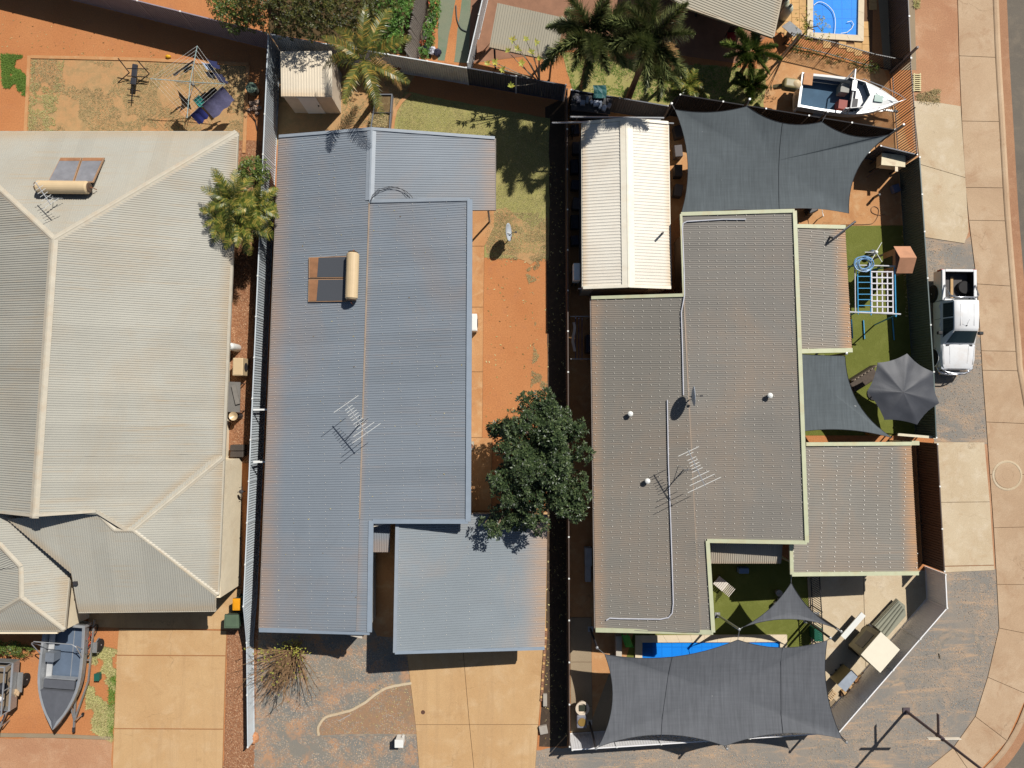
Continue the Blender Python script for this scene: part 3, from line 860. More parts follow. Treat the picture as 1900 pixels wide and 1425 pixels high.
for pl in (e_top, e_low, westA, gr_n, gr_e, fr_e, fr_w, [gr_s[0], gr_s[2], gr_s[3], gr_s[8]], [gr_s[8], gr_s[3], gr_s[4], gr_s[5], gr_s[6], gr_s[7]]):
    lin.slab([p - Vector((0, 0, .01)) for p in pl], .06)
obj('roof_lining', lin, M_CREAMCAP, rf)
ridge(apex, rend + (rend - apex).normalized() * .12, M_CREAMCAP, rf, .40)
ridge(apex, NE, M_CREAMCAP, rf, .36, .06)
ridge(apex, NWp, M_CREAMCAP, rf, .36, .06)
for a, b in ((r0, r1), (r1, gr_n[3]), (r1, FE), (gr_s[2], r0), (fr_r0, fr_r1), (fr_r1, fr_e4), (fr_r1, fr_sw), (fr_r0, fr_top)):
    ridge(a, b, M_CREAMCAP, rf, .27, .05)
# valleys with gathered rust-coloured dust
cap('barge_cap', eastA[5], eastA[4], .14, .14, M_CREAMCAP, rf, .0)
for a, b in ():
    obj('valley_flashing', MB().bar(Vector(a) + Vector((0, 0, .03)), Vector(b) + Vector((0, 0, .03)), .12, .03), plain('dusty valley', srgb(170, 144, 108), .7, var=.2, sc=6), rf)
# gable end over the front hip
gab = [rend, Vector((eastA[5].x, eastA[5].y, eastA[5].z)), Vector((2 * rend.x - eastA[5].x, eastA[5].y, eastA[5].z))]
obj('gable_end', MB().add([p - Vector((0, 0, .02)) + Vector((0, .02, 0)) for p in gab] + [p - Vector((0, -.12, .02)) for p in gab], [(0, 2, 1), (3, 4, 5), (0, 1, 4, 3), (1, 2, 5, 4), (2, 0, 3, 5)]), M_CREAMCAP, rf)
cap('barge_cap', rend, gab[1], .12, .16, M_CREAMCAP, rf, .03); cap('barge_cap', rend, gab[2], .12, .16, M_CREAMCAP, rf, .03)
# gutters
for a, b in ((NWp, NE), (NE, eE), (eE, FE), (SE2, gr_s[7]), (fr_e4, fr_sw), (fr_e3, fr_e4)):
    d = Vector((b.y - a.y, -(b.x - a.x), 0)).normalized()
    obj('gutter', MB().bar(a + Vector((0, 0, -.04)), b + Vector((0, 0, -.04)), .13, .12), M_CREAMCAP, rf)
# walls
def wl(name, pts, z1, mat, parent): return obj(name, MB().prism(pts, .0, z1), mat, parent)
wx = W(444, 900).x
ov = .55
main_poly = [(NWp.x + ov, NE.y - ov), (W(434, 300).x, NE.y - ov), (W(434, 800).x - .25, W(440, 850).y), (W(440, 850).x - .3, r0.y), (NWp.x + ov, r0.y)]
wl('wall', main_poly, 2.55, M_WALLC, b0)
wl('wall', [(W(250, 860).x, W(250, 849).y - .02), (W(449, 850).x, W(449, 849).y - .02), (W(447, 1084).x, W(447, 1084).y), (W(250, 1084).x, W(250, 1084).y)], 2.53, M_WALLC, b0)
wl('wall', [(W(166, 1073).x, r0.y - .03), (W(166, 1146).x, W(166, 1146).y), (fr_sw.x + .3, W(166, 1146).y), (fr_sw.x + .3, r0.y - .03)], 2.54, M_WALLC, b0)
wall_window(b0, (W(434, 600).x - .04, W(434, 608).y, 1.75), (1, .03, 0), 1.9, .95, M_FRAME, M_GLASSD)
wall_window(b0, (W(434, 600).x - .06, W(434, 745).y, 1.75), (1, .03, 0), 1.6, .9, M_FRAME, M_GLASSD)
# garage door under the front eave
gd = obj('garage_door', MB().box((W(300, 1084).x, W(300, 1084).y - .03, 1.15), (4.9, .06, 2.25)), M_DOORW, b0)
o = W(143, 1081, 3.0)
obj('roof_vent', MB().box((o.x, o.y, gr_s[8].z - .05), (.17, .17, .16)), M_DARKMETAL, b0)
# tap on the cream wall
o = W(444, 912, .9)
obj('tap_and_hose', MB().tube([(o.x, o.y, .9), (o.x + .22, o.y, .9), (o.x + .24, o.y, .78)], .03, 6).tube([(o.x + .03, o.y + .2, 1.0), (o.x + .03, o.y + .2, .6), (o.x + .03, o.y - .3, .6), (o.x + .03, o.y - .3, .8)], .012, 5).lathe((o.x + .1, o.y, .86), [(.02, 0), (.1, .02), (.1, .12), (.02, .14)], 8), M_DARKMETAL, b0)

# ---------------------------------------------------------------- middle house: two-pitch grey roof, rear gable, front wing
b1 = thing('grey_roof_house', 'long house under blue grey corrugated roof between the two other houses', 'house', W(680, 700))
ZL, ZF, ZH = 2.55, 3.35, 3.8
FT, FB = W(690, 240, ZF), W(661, 1171, ZF)
def fold(py):
    t = (py - 240) / (1171 - 240)
    return (690 + (661 - 690) * t, py)
LN, LS = W(518.7, 254, ZL), W(482, 1167, ZL)
low = planar([LN, LS, FB, FT], (LS, LN, FT))
upA = planar([W(*fold(374), ZF), W(872, 370, ZH), W(869, 967, ZH), W(*fold(966), ZF)], (W(*fold(374), ZF), W(*fold(966), ZF), W(870, 700, ZH)))
upB = planar([W(*fold(966), ZF), W(688, 966, ZF), W(685, 1172, ZF), FB], (W(*fold(374), ZF), W(*fold(966), ZF), W(870, 700, ZH)))
rear = planar([FT, W(918, 257, ZL), W(918, 390, ZL), W(*fold(392), ZF)], (FT, W(*fold(392), ZF), W(918, 320, ZL)))
rf = deck([low], M_GREYCAP, b1)
lin = MB()
for pl in (upA, upB, rear): lin.slab([p - Vector((0, 0, .012)) for p in pl], .08)
obj('roof_lining', lin, M_GREYCAP, rf)
EX = Vector((1, .03, 0))
for pl, fl, mt_ in ((low, Vector((-1, -.033, -.14)), M_GREY), (upA, Vector((-1, -.033, -.1)), M_GREY2), (upB, Vector((-1, -.033, -.1)), M_GREY2), (rear, Vector((1, .033, -.14)), M_GREY)):
    corrugate(pl, fl, mt_, rf, pitch=.11, amp=.018)
screws(low, (-1, -.033, -.14), rf, M_SCREW, .8, .33, .014); screws(upA, (-1, -.033, -.1), rf, M_SCREW, .8, .33, .014)
# dust line where the two pitches meet
obj('lap_flashing', MB().bar(W(*fold(378), ZF) + Vector((0, 0, .052)), W(*fold(962), ZF) + Vector((0, 0, .052)), .07, .012), plain('dusty lap flashing', srgb(160, 142, 124), .7, var=.2, sc=1.2), rf)
ridge(FT + Vector((0, .08, 0)), W(*fold(372), ZF), M_GREYCAP, rf, .42, .07, .05)
for a, b, w in ((upA[0], upA[1], .16), (upA[1], upA[2], .24), (upA[2], W(692, 967, ZF + .03), .2), (W(689, 966, ZF + .03), W(686, 1172, ZF + .03), .22), (LS + Vector((0, -.02, 0)), W(686, 1173, ZF), .2), (LN, FT, .14), (FT, rear[1], .14)):
    cap('barge_cap', a, b, w, .1, M_GREYCAP2 if w > .21 or w == .2 else M_GREYCAP, rf, .04)
for a, b in ((LN, LS), (rear[1], rear[2])):
    obj('gutter', MB().bar(a + Vector((0, 0, -.05)), b + Vector((0, 0, -.05)), .12, .12), plain('rust stained gutter', srgb(140, 130, 122), .7, var=.2), rf)
# walls (top follows the roof a little below it)
wlow = W(520, 700, 0).x - .3
pts = [LN.xy + Vector((.55, -.4)), W(868, 384, ZH).xy + Vector((-.7, -.05)), W(866, 955, ZH).xy + Vector((-.7, .2)), W(697, 962, 0).xy, W(697, 1146, 0).xy, LS.xy + Vector((.55, .55))]
obj('wall', MB().prism(pts, 0, [ZL - .1, 2.3, ZH - .2, ZF - .12, ZF - .12, ZL]), M_WALLP, b1)
wall_window(b1, (W(697, 1110).x + .0, W(697, 1112).y, 1.7), (1, 0, 0), 1.5, 1.2, M_FRAME, M_GLASSB)
wall_window(b1, (pts[2].x, W(866, 700).y, 1.6), (1, 0, 0), 1.6, 1.0, M_FRAME, M_GLASSB)
for py in (262, 386):
    p = W(910, py, ZL)
    obj('verandah_post', MB().cyl((p.x - .12, p.y, 0), (p.x - .12, p.y, ZL - .1), .05, n=8), M_GREYCAP, b1)
# little awning over the entry
aw = planar([W(689, 966, 2.6), W(725, 966, 2.6), W(723, 1024, 2.45), W(689, 1024, 2.45)], (W(689, 966, 2.65), W(725, 966, 2.65), W(700, 1024, 2.45)))
awo = deck([aw], M_GREYCAP, b1, 'entry_awning', .05)
corrugate(aw, (0, -1, -.1), M_GREY, awo, pitch=.11, name='awning_sheet')
# wires lying over the rear roof
pts = [W(687, 372, 3.5), W(693, 364, 3.45), W(705, 354, 3.42), W(722, 348, 3.38), W(738, 348, 3.34), W(752, 354, 3.3), W(762, 362, 3.27), W(766, 368, 3.25)]
wr = obj('roof_cable', MB().tube(pts, .014, 5), M_DARKMETAL, b1); wr['kind'] = 'thing'
pts = [W(688, 376, 3.52), W(691, 362, 3.46), W(702, 351, 3.43), W(724, 346, 3.38), W(746, 351, 3.32), W(760, 366, 3.28)]
obj('roof_cable', MB().tube(pts, .012, 5), M_DARKMETAL, b1)

# its carport, lower and sloping the other way
pl_ = MB()
rs_ = random.Random(3)
for _ in range(70):
    px_, py_ = rs_.uniform(510, 860), rs_.uniform(260, 1150)
    for q_, m_ in ((low, 0), (upA, 1)):
        p_ = W(px_, py_, 3.2)
        if in_poly(p_.xy, [c_.xy for c_ in q_]):
            a_, b_2, c_2 = q_[0], q_[1], q_[2]
            n_2 = (b_2 - a_).cross(c_2 - a_)
            z_ = a_.z - (n_2.x * (p_.x - a_.x) + n_2.y * (p_.y - a_.y)) / n_2.z + .058
            s_2 = rs_.uniform(.02, .05); t_2 = rs_.uniform(0, 3)
            pl_.add([(p_.x + s_2 * math.cos(t_2), p_.y + s_2 * math.sin(t_2), z_), (p_.x - .4 * s_2 * math.sin(t_2), p_.y + .4 * s_2 * math.cos(t_2), z_ + .01), (p_.x - s_2 * math.cos(t_2), p_.y - s_2 * math.sin(t_2), z_), (p_.x + .4 * s_2 * math.sin(t_2), p_.y - .4 * s_2 * math.cos(t_2), z_ + .01)], [(0, 1, 2, 3)])
            break
o = obj('roof_litter', pl_, LITTER, b1); o['kind'] = 'stuff'
cp = thing('carport', 'blue grey carport roof over the tan driveway', 'carport', W(870, 1090))
ca = planar([W(738, 949, 3.2), W(1016, 955, 2.3), W(1010, 1202, 2.3), W(733, 1210, 3.2)], (W(738, 960, 3.2), W(733, 1210, 3.2), W(1012, 1080, 2.3)))
rf = deck([ca], M_GREYCAP, cp, 'roof', .08)
corrugate(ca, (1, .02, -.12), roof_mat('pale blue grey roof steel', srgb(142, 150, 155), srgb(190, 154, 120), 1.3, .8, .5, .12), rf, pitch=.11)
screws(ca, (1, .02, -.12), rf, M_SCREW, 1.05, .33, .014)
cap('barge_cap', ca[0], ca[3], .16, .1, M_GREYCAP, rf, .04); cap('barge_cap', ca[3], ca[2], .14, .1, M_GREYCAP2, rf, .04)
for q, dx, dy in ((ca[3], .5, .5), (ca[2], -.35, .45), (ca[1], -.35, -.5), ((ca[1] + ca[2]) / 2, -.35, 0)):
    obj('post', MB().box((q.x + dx, q.y + dy, (q.z - .1) / 2), (.09, .09, q.z - .1)), M_GREYCAP, cp)
for k in (.1, .5, .9):
    a = ca[0].lerp(ca[3], k); b_ = ca[1].lerp(ca[2], k)
    obj('beam', MB().bar(a - Vector((0, 0, .16)), b_ - Vector((0, 0, .16)), .08, .14), M_GREYCAP, cp)

# ---------------------------------------------------------------- right house
b2 = thing('taupe_roof_house', 'right house with taupe corrugated roof edged in pale green', 'house', W(1290, 780))
L2N, L2S = W(1097, 553, ZL), W(1105, 1168, ZL)
F2N, F2S = W(1268, 548, ZF), W(1298, 1172, ZF)
low2 = planar([L2N, L2S, F2S, F2N], (L2N, L2S, F2N))
ref2 = (F2N, F2S, W(1484, 700, ZH))
def f2(py):
    t = (py - 548) / (1172 - 548.)
    return (1268 + 30 * t, py)
up2a = planar([W(1263, 398, ZF), F2N, W(1480, 545, ZH), W(1473, 392, ZH)], ref2)
up2b = planar([F2N, W(*f2(1003), ZF), W(1496, 1006, ZH), W(1480, 545, ZH)], ref2)
up2c = planar([W(*f2(1003), ZF), F2S, W(1323, 1173, ZF + .1), W(1312, 1004, ZF + .1)], ref2)
rf = deck([low2], M_GREEN, b2)
lin = MB()
for pl in (up2a, up2b, up2c): lin.slab([p - Vector((0, 0, .012)) for p in pl], .08)
obj('roof_lining', lin, M_GREEN, rf)
for pl, fl in ((low2, (-1, .02, -.14)), (up2a, (-1, .02, -.1)), (up2b, (-1, .02, -.1)), (up2c, (-1, .02, -.1))):
    corrugate(pl, fl, M_TAUPE if pl is low2 else M_TAUPE_UP, rf, pitch=.088, ribs=9, amp=.017)
    screws(pl, fl, rf, M_SCREW2, .42, .264, .022)
for a, b, w in ((up2a[0], up2a[3], .17), (up2a[3], up2b[2], .18), (up2b[2], W(1311, 1003, ZF + .05), .17), (W(1312, 1003, ZF + .06), up2c[2], .18), (L2S, up2c[2], .2), (L2N, F2N, .15), (up2a[0], F2N, .1)):
    cap('barge_cap', a, b, w, .1, M_GREEN, rf, .05)
obj('gutter', MB().bar(L2N + Vector((0, 0, -.05)), L2S + Vector((0, 0, -.05)), .12, .12), plain('rust stained gutter', srgb(140, 130, 122), .7, var=.2), rf)
obj('lap_flashing', MB().bar(W(*f2(556), ZF) + Vector((0, 0, .055)), W(*f2(1003), ZF) + Vector((0, 0, .055)), .06, .012), plain('dusty lap flashing', srgb(178, 146, 118), .7, var=.2, sc=1.2), rf)
pts = [(W(1264, 404, ZF).xy + Vector((.4, -.4))), (W(1470, 400, ZH).xy + Vector((-.8, -.4))), (W(1492, 990, ZH).xy + Vector((-.8, .3))), W(1312, 1004, ZF).xy + Vector((-.5, .3)), W(1323, 1172, ZF).xy + Vector((-.5, .5)), L2S.xy + Vector((.5, .6)), L2N.xy + Vector((.5, -.5)), W(1268, 556, ZF).xy + Vector((.4, 0))]
obj('wall', MB().prism(pts, 0, [ZF - .1, ZH - .2, ZH - .2, ZF - .1, ZF - .1, ZL, ZL, ZF - .1]), M_BRICK, b2)
wall_window(b2, (pts[5].x, W(1086, 860).y, 1.6), (-1, 0, 0), 1.5, 1.1, M_FRAME, M_GLASSB)
wall_window(b2, (pts[5].x, W(1086, 700).y, 1.6), (-1, 0, 0), 1.3, 1.1, M_FRAME, M_GLASSB)
aw = planar([W(1318, 1004, 2.7), W(1452, 1004, 2.7), W(1449, 1045, 2.5), W(1318, 1045, 2.5)], (W(1318, 1004, 2.7), W(1452, 1004, 2.7), W(1400, 1045, 2.5)))
awo = deck([aw], M_GREEN, b2, 'entry_awning', .05)
corrugate(aw, (0, -1, -.1), roof_mat('pale awning steel', srgb(176, 168, 152), TANDUST, .2, .3), awo, pitch=.1, name='awning_sheet')
# roof plumbing: pale conduit, three flues
def onroof2(px, py, h=.07):
    """point h above the right house roof where the sight line meets it"""
    for zz in range(0, 240):
        z = 2.4 + zz * .01
        p = W(px, py, z)
        for pl in (up2a, up2b, up2c, low2):
            if in_poly(p.xy, [q.xy for q in pl]):
                a, b_, c = pl[0], pl[1], pl[2]
                n_ = (b_ - a).cross(c - a)
                zr = a.z - (n_.x * (p.x - a.x) + n_.y * (p.y - a.y)) / n_.z
                if abs(zr + h - z) < .012: return p
    return W(px, py, 3.4)
M_PVC = plain('grey white conduit', srgb(206, 206, 212), .4)
obj('conduit', MB().tube([onroof2(*p, .1) for p in [(1384, 407), (1340, 407), (1274, 411), (1267, 415), (1266, 425), (1269, 500), (1270, 548), (1264, 580), (1266, 640), (1268, 733)]], .03, 6), M_PVC, b2)
obj('conduit', MB().tube([onroof2(*p, .1) for p in [(1238, 742), (1240, 860), (1244, 960), (1247, 1050), (1249, 1120), (1247, 1138), (1240, 1146), (1225, 1149), (1150, 1148), (1131, 1147), (1125, 1151)]], .03, 6), M_PVC, b2)
for px, py in ((1170, 768), (1430, 734), (1202, 893)):
    p = onroof2(px, py, .35)
    fl = obj('roof_flue', MB().cyl((p.x, p.y, p.z - .45), (p.x, p.y, p.z - .06), .07, n=10), M_STEEL, b2)
    obj('cowl', MB().lathe((p.x, p.y, p.z - .1), [(.12, 0), (.13, .04), (.1, .08), (.03, .11)], 14), M_WHITE, fl)

# its carport and patio roof
cp2 = thing('carport', 'taupe carport roof with rust stained right edge beside the street fence', 'carport', W(1590, 940))
ca = planar([W(1467, 823, 3.15), W(1689, 823, 2.4), W(1703, 1063, 2.4), W(1468, 1065, 3.1)], (W(1468, 830, 3.1), W(1468, 1065, 3.1), W(1697, 940, 2.4)))
rf = deck([ca], M_GREEN, cp2, 'roof', .08)
M_TAUPE2 = roof_mat('pale taupe roof steel', srgb(142, 137, 128), srgb(196, 150, 106), .9, .85, .5, .15)
corrugate(ca, (1, -.04, -.12), M_TAUPE2, rf, pitch=.11)
screws(ca, (1, -.04, -.12), rf, M_SCREW, .68, .22, .022)
cap('barge_cap', W(1494, 824, 3.08), ca[1], .17, .1, M_GREEN, rf, .05); cap('barge_cap', ca[3], ca[2], .18, .1, M_GREEN, rf, .05); cap('barge_cap', W(1467, 1008, 3.12), ca[3], .16, .1, M_GREEN, rf, .045)
for q, dx, dy in ((ca[3], .35, .35), (ca[2], -.35, .35), (ca[1], -.35, -.35)):
    obj('post', MB().box((q.x + dx, q.y + dy, (q.z - .1) / 2), (.09, .09, q.z - .1)), M_GREEN, cp2)
for k in (.08, .5, .92):
    a = ca[0].lerp(ca[3], k); b_ = ca[1].lerp(ca[2], k)
    obj('beam', MB().bar(a - Vector((0, 0, .16)), b_ - Vector((0, 0, .16)), .08, .14), M_GREEN, cp2)
pt = thing('patio_roof', 'narrow taupe patio roof beside the climbing frame', 'patio roof', W(1525, 540))
ca = planar([W(1470, 420, 3.0), W(1567, 422, 2.55), W(1580, 650, 2.55), W(1480, 652, 3.0)], (W(1470, 420, 3.0), W(1480, 652, 3.0), W(1574, 540, 2.55)))
rf = deck([ca], M_GREEN, pt, 'roof', .07)
corrugate(ca, (1, -.04, -.12), M_TAUPE2, rf, pitch=.11)
screws(ca, (1, -.04, -.12), rf, M_SCREW, .68, .22, .02)
cap('barge_cap', ca[0], ca[1], .18, .1, M_GREEN, rf, .05); cap('barge_cap', ca[3], ca[2], .2, .1, M_GREEN, rf, .05)
for q, dy in ((ca[1], -.3), (ca[2], .3)):
    obj('post', MB().box((q.x - .3, q.y + dy, (q.z - .1) / 2), (.08, .08, q.z - .1)), M_GREEN, pt)

# ---------------------------------------------------------------- sheds
sh = thing('workshop_shed', 'long off white gable shed beside the dividing fence', 'shed', W(1160, 390))
zE, zR = 2.75, 3.2
A, B, C_, D_ = W(1081, 229, zE), W(1239, 229, zE), W(1244, 534, zE), W(1082, 534, zE)
r0, r1 = W(1162, 224, zR), W(1166, 529, zR)
r0.y = (A.y + B.y) / 2; r1.y = (C_.y + D_.y) / 2
wl_ = planar([A, D_, r1, r0], (A, D_, r0)); wr_ = planar([B, C_, r1, r0], (B, C_, r0))
rf = deck([wl_], M_WHITECAP, sh)
obj('roof_lining', MB().slab([p - Vector((0, 0, .012)) for p in wr_], .08), M_WHITECAP, rf)
corrugate(wl_, (-1, 0, -.2), M_WHITEROOF, rf, pitch=.15, amp=.018, ribs=5); corrugate(wr_, (1, 0, -.2), M_WHITEROOF, rf, pitch=.15, amp=.018, ribs=5)
ridge(r0 + Vector((0, .06, 0)), r1 - Vector((0, .06, 0)), M_WHITECAP, rf, .6, .075, .05)
for a, b in ((D_, r1), (r1, C_), (A, r0), (r0, B)): cap('barge_cap', a, b, .14, .12, M_WHITECAP, rf, .03)
for a, b in ((A, D_), (B, C_)): obj('gutter', MB().bar(a + Vector((0, 0, -.05)), b + Vector((0, 0, -.05)), .11, .11), M_WHITECAP, rf)
pts = [A.xy + Vector((.06, -.08)), D_.xy + Vector((.06, .06)), Vector((r1.x, D_.y + .06)), C_.xy + Vector((-.06, .06)), B.xy + Vector((-.06, -.08)), Vector((r0.x, A.y - .08))]
obj('wall', MB().prism(pts, 0, [zE - .08, zE - .08, zR - .1, zE - .08, zE - .08, zR - .1]), M_SHEDW, sh)
obj('roller_door', MB().box((r1.x - .2, D_.y + .03, 1.15), (2.6, .05, 2.3)), plain('brown grey roller door', srgb(120, 108, 96), .6), sh)
o = W(1100, 539, 2.3)
obj('wall_sign_bar', MB().box((o.x - .1, D_.y + .03, 2.3), (1.2, .04, .12)), M_ALU, sh)

gs = thing('garden_shed', 'small beige garden shed with white door in the back corner', 'shed', W(600, 180))
zf, zb = 2.05, 2.2
q = [W(524, 96, zb), W(618, 95, zb), W(616, 180, zf), W(522, 179, zf)]
q[1].x = q[2].x; q[0].x = q[3].x
q = planar(q, (q[0], q[3], q[2]))
rf = deck([q], M_WHITECAP, gs, 'roof', .06)
corrugate(q, (0, -1, -.06), roof_mat('cream shed roof steel', srgb(232, 218, 194), srgb(206, 170, 124), .5, .5), rf, pitch=.13, amp=.02, ribs=6)
pts = inset([p.xy for p in q], .05)
obj('wall', MB().prism(pts, 0, [zb - .07, zb - .07, zf - .07, zf - .07]), M_SHEDW, gs)
dx = q[3].x + 1.18
dr = obj('door', MB().box((dx, q[3].y + .03, .97), (.88, .06, 1.84)), M_DOORW, gs)
obj('handle', MB().box((dx + .34, q[3].y - .02, 1.0), (.05, .06, .12)), M_DARKMETAL, dr)
obj('door_head', MB().box((dx, q[3].y + .02, 1.93), (1.0, .08, .06)), M_WHITE, gs)

# ---------------------------------------------------------------- roofs of the houses behind
n1 = thing('neighbour_shelter', 'olive grey flat shelter roof beside the tall palms', 'shelter', W(985, 60))
q = [W(923, 6, 2.6), W(1048, 34, 2.6), W(1030, 114, 2.45), W(908, 88, 2.45)]
q = planar(q, (q[0], q[1], q[3]))
rf = deck([q], M_NEIGH, n1, 'roof', .08)
corrugate(q, (q[0] - q[3]) * -1 + Vector((.0, 0, -.1)), M_NEIGH, rf, pitch=.12)
corrugate  # ribs run down the short way
for p in inset([p.xy for p in q], .2): obj('post', MB().box((p.x, p.y, 1.18), (.09, .09, 2.36)), M_DARKMETAL, n1)
n2 = thing('rear_neighbour_house', 'olive grey roof corner of house behind, beside the pool', 'house', W(1370, -60))
q = [W(1232, -150, 3.0), W(1480, -150, 2.7), W(1434, 68, 2.7), W(1262, 12, 2.8), W(1215, -20, 3.0)]
q = planar(q, (q[0], q[1], q[2]))
rf = deck([q], M_NEIGH, n2, 'roof', .1)
corrugate(q, (.93, -.36, -.1), M_NEIGH, rf, pitch=.12)
cap('gutter', q[2], q[3], .13, .12, M_NEIGH, rf, -.03); cap('gutter', q[1], q[2], .13, .12, M_NEIGH, rf, -.03)
obj('wall', MB().prism(inset([p.xy for p in [q[0], q[1], W(1452, -40, 2.7), W(1300, -90, 2.7), W(1225, -60, 3)]], .5), 0, 2.6), M_BRICK, n2)
p = W(1420, 52, 0); obj('post', MB().box((p.x, p.y, 1.33), (.09, .09, 2.66)), M_DARKMETAL, n2)
p = W(1290, 30, 0); obj('post', MB().box((p.x, p.y, 1.33), (.09, .09, 2.66)), M_DARKMETAL, n2)
# ================================================================== FENCES
_pm = {}
def panel_mesh(h, nw, depth, key, taper=None):
    k = (round(h, 2), nw, key, taper)
    if k in _pm: return _pm[k]
    m = MB()
    xs = []
    for i in range(nw):
        for (x, y) in ((0, 0), (.42, 0), (.55, 1), (.87, 1)):
            xs.append(((i + x) / nw, y * depth - depth / 2))
    xs.append((1.0, -depth / 2))
    h1 = taper if taper else h
    m.grid([[Vector((x, y, .03)) for x, y in xs], [Vector((x, y, h + (h1 - h) * x - .03)) for x, y in xs]])
    _pm[k] = m.mesh('panel')
    return _pm[k]
def steel_fence(label, runs, mat, postmat=None, capmat=None, depth=.035, pitch=.125, railw=.05, group=None, step=2.05):
    """runs: list of (topA px, topB px, hA, hB, material or None)"""
    a0 = W(runs[0][0][0], runs[0][0][1], runs[0][2])
    t = thing('steel_fence', label, 'fence', (a0.x, a0.y, 0), group=group)
    postmat = postmat or mat
    first = True
    pm_ = None
    for (pa, pb, ha, hb, mm) in runs:
        A = W(pa[0], pa[1], ha); B = W(pb[0], pb[1], hb)
        A.z = B.z = 0
        L = (B - A).length
        n_ = max(1, round(L / step))
        ang = math.atan2(B.y - A.y, B.x - A.x)
        for i in range(n_):
            p = A.lerp(B, i / n_)
            h0 = ha + (hb - ha) * i / n_; h1 = ha + (hb - ha) * (i + 1) / n_
            seg = L / n_
            me = panel_mesh(h0, max(4, round(seg / pitch)), depth, (mm or mat).name, None if abs(h1 - h0) < .01 else round(h1, 2))
            o = obj('panel', me, mm or mat, t)
            o.location = p - Vector(t.location); o.rotation_euler = (0, 0, ang); o.scale = (seg, 1, 1)
            q = A.lerp(B, (i + 1) / n_)
            for z0, z1 in ((h0, h1), (.06, .06)):
                obj('rail', MB().bar(p + Vector((0, 0, z0)), q + Vector((0, 0, z1)), railw, .05), mm or mat, t)
        for i in range(0 if first else 1, n_ + 1):
            p = A.lerp(B, i / n_); h = ha + (hb - ha) * i / n_
            po = obj('post', MB().box((p.x, p.y, h / 2 + .01), (.065, .065, h + .02), ang), postmat, t)
            obj('post_cap', MB().box((p.x, p.y, h + .035), (.072, .072, .03), ang), capmat or M_WHITE, po)
        first = False
    return t
F_PURPLE = plain('purple brown fence steel', srgb(156, 146, 156), .5, var=.1)
F_GREY = plain('light grey fence steel', srgb(222, 226, 226), .5, var=.08, dirt=srgb(150, 110, 80), dirt_amt=.3)
F_PALE = plain('pale blue grey fence steel', srgb(206, 214, 218), .45, var=.06, dirt=srgb(180, 140, 110), dirt_amt=.2)
F_DARK = plain('dark blue grey fence steel', srgb(84, 88, 98), .5, var=.1)
F_BLACK = plain('black screen cloth', srgb(44, 42, 44), .9)
F_GREEN = plain('dark green fence steel', srgb(92, 106, 104), .5, var=.1)
F_BROWN = plain('dark brown fence steel', srgb(92, 78, 70), .5, var=.1)
F_STONE = plain('stone grey fence steel', srgb(246, 244, 243), .5, var=.05)
steel_fence('purple brown steel fence along the back of the left yard', [((-62, -77), (494, 61), 1.8, 1.8, None)], F_PURPLE)
steel_fence('grey steel back fence of the middle yard, darker towards the right', [((503, 64), (865, 126), 1.8, 1.8, None), ((866, 126), (1050, 158), 1.8, 1.8, F_DARK)], F_GREY)
steel_fence('pale steel fence between the cream house and the grey roofed house', [((498, 64), (452, 1125), 1.8, 1.8, None), ((452, 1126), (458, 1192), 1.8, .9, None), ((458, 1193), (460, 1386), .9, .9, None)], F_PALE)
steel_fence('dark steel fence between the grey roofed and the taupe roofed houses', [((1052, 166), (1057, 1385), 1.45, 1.45, None)], F_BROWN)
steel_fence('dark steel fence behind the shed and the large shade sail', [((1060, 167), (1240, 197), 1.7, 1.7, None), ((1240, 197), (1262, 176), 1.7, 2.4, F_BLACK), ((1262, 176), (1660, 241), 2.4, 2.4, F_BLACK)], F_DARK)
steel_fence('short dark steel fence return by the rusty topped box', [((1634, 271), (1701, 287), 1.7, 1.7, None)], F_DARK)
steel_fence('dark green steel street fence beside the white ute', [((1706, 292), (1715, 430), 1.8, 1.8, None), ((1715, 430), (1732, 690), 1.8, 1.8, None), ((1732, 690), (1737, 812), 1.8, 1.8, None)], F_GREEN)
steel_fence('dark brown steel street fence beside the taupe carport', [((1739, 824), (1752, 1060), 1.8, 1.8, None)], F_BROWN)
steel_fence('stone grey steel fence curving round the street corner', [((1754, 1066), (1757, 1128), 1.7, 1.7, None), ((1757, 1128), (1556, 1359), 1.7, 1.7, None), ((1556, 1359), (1062, 1391), 1.7, 1.7, None)], F_STONE, depth=.006)
steel_fence('weathered grey steel fence left of the shelter roof', [((909, -60), (868, 116), 1.6, 1.6, None)], F_GREY)
steel_fence('brown steel boundary fence beside the upper pool', [((1676, -200), (1690, 108), 1.8, 1.8, None)], F_BROWN)

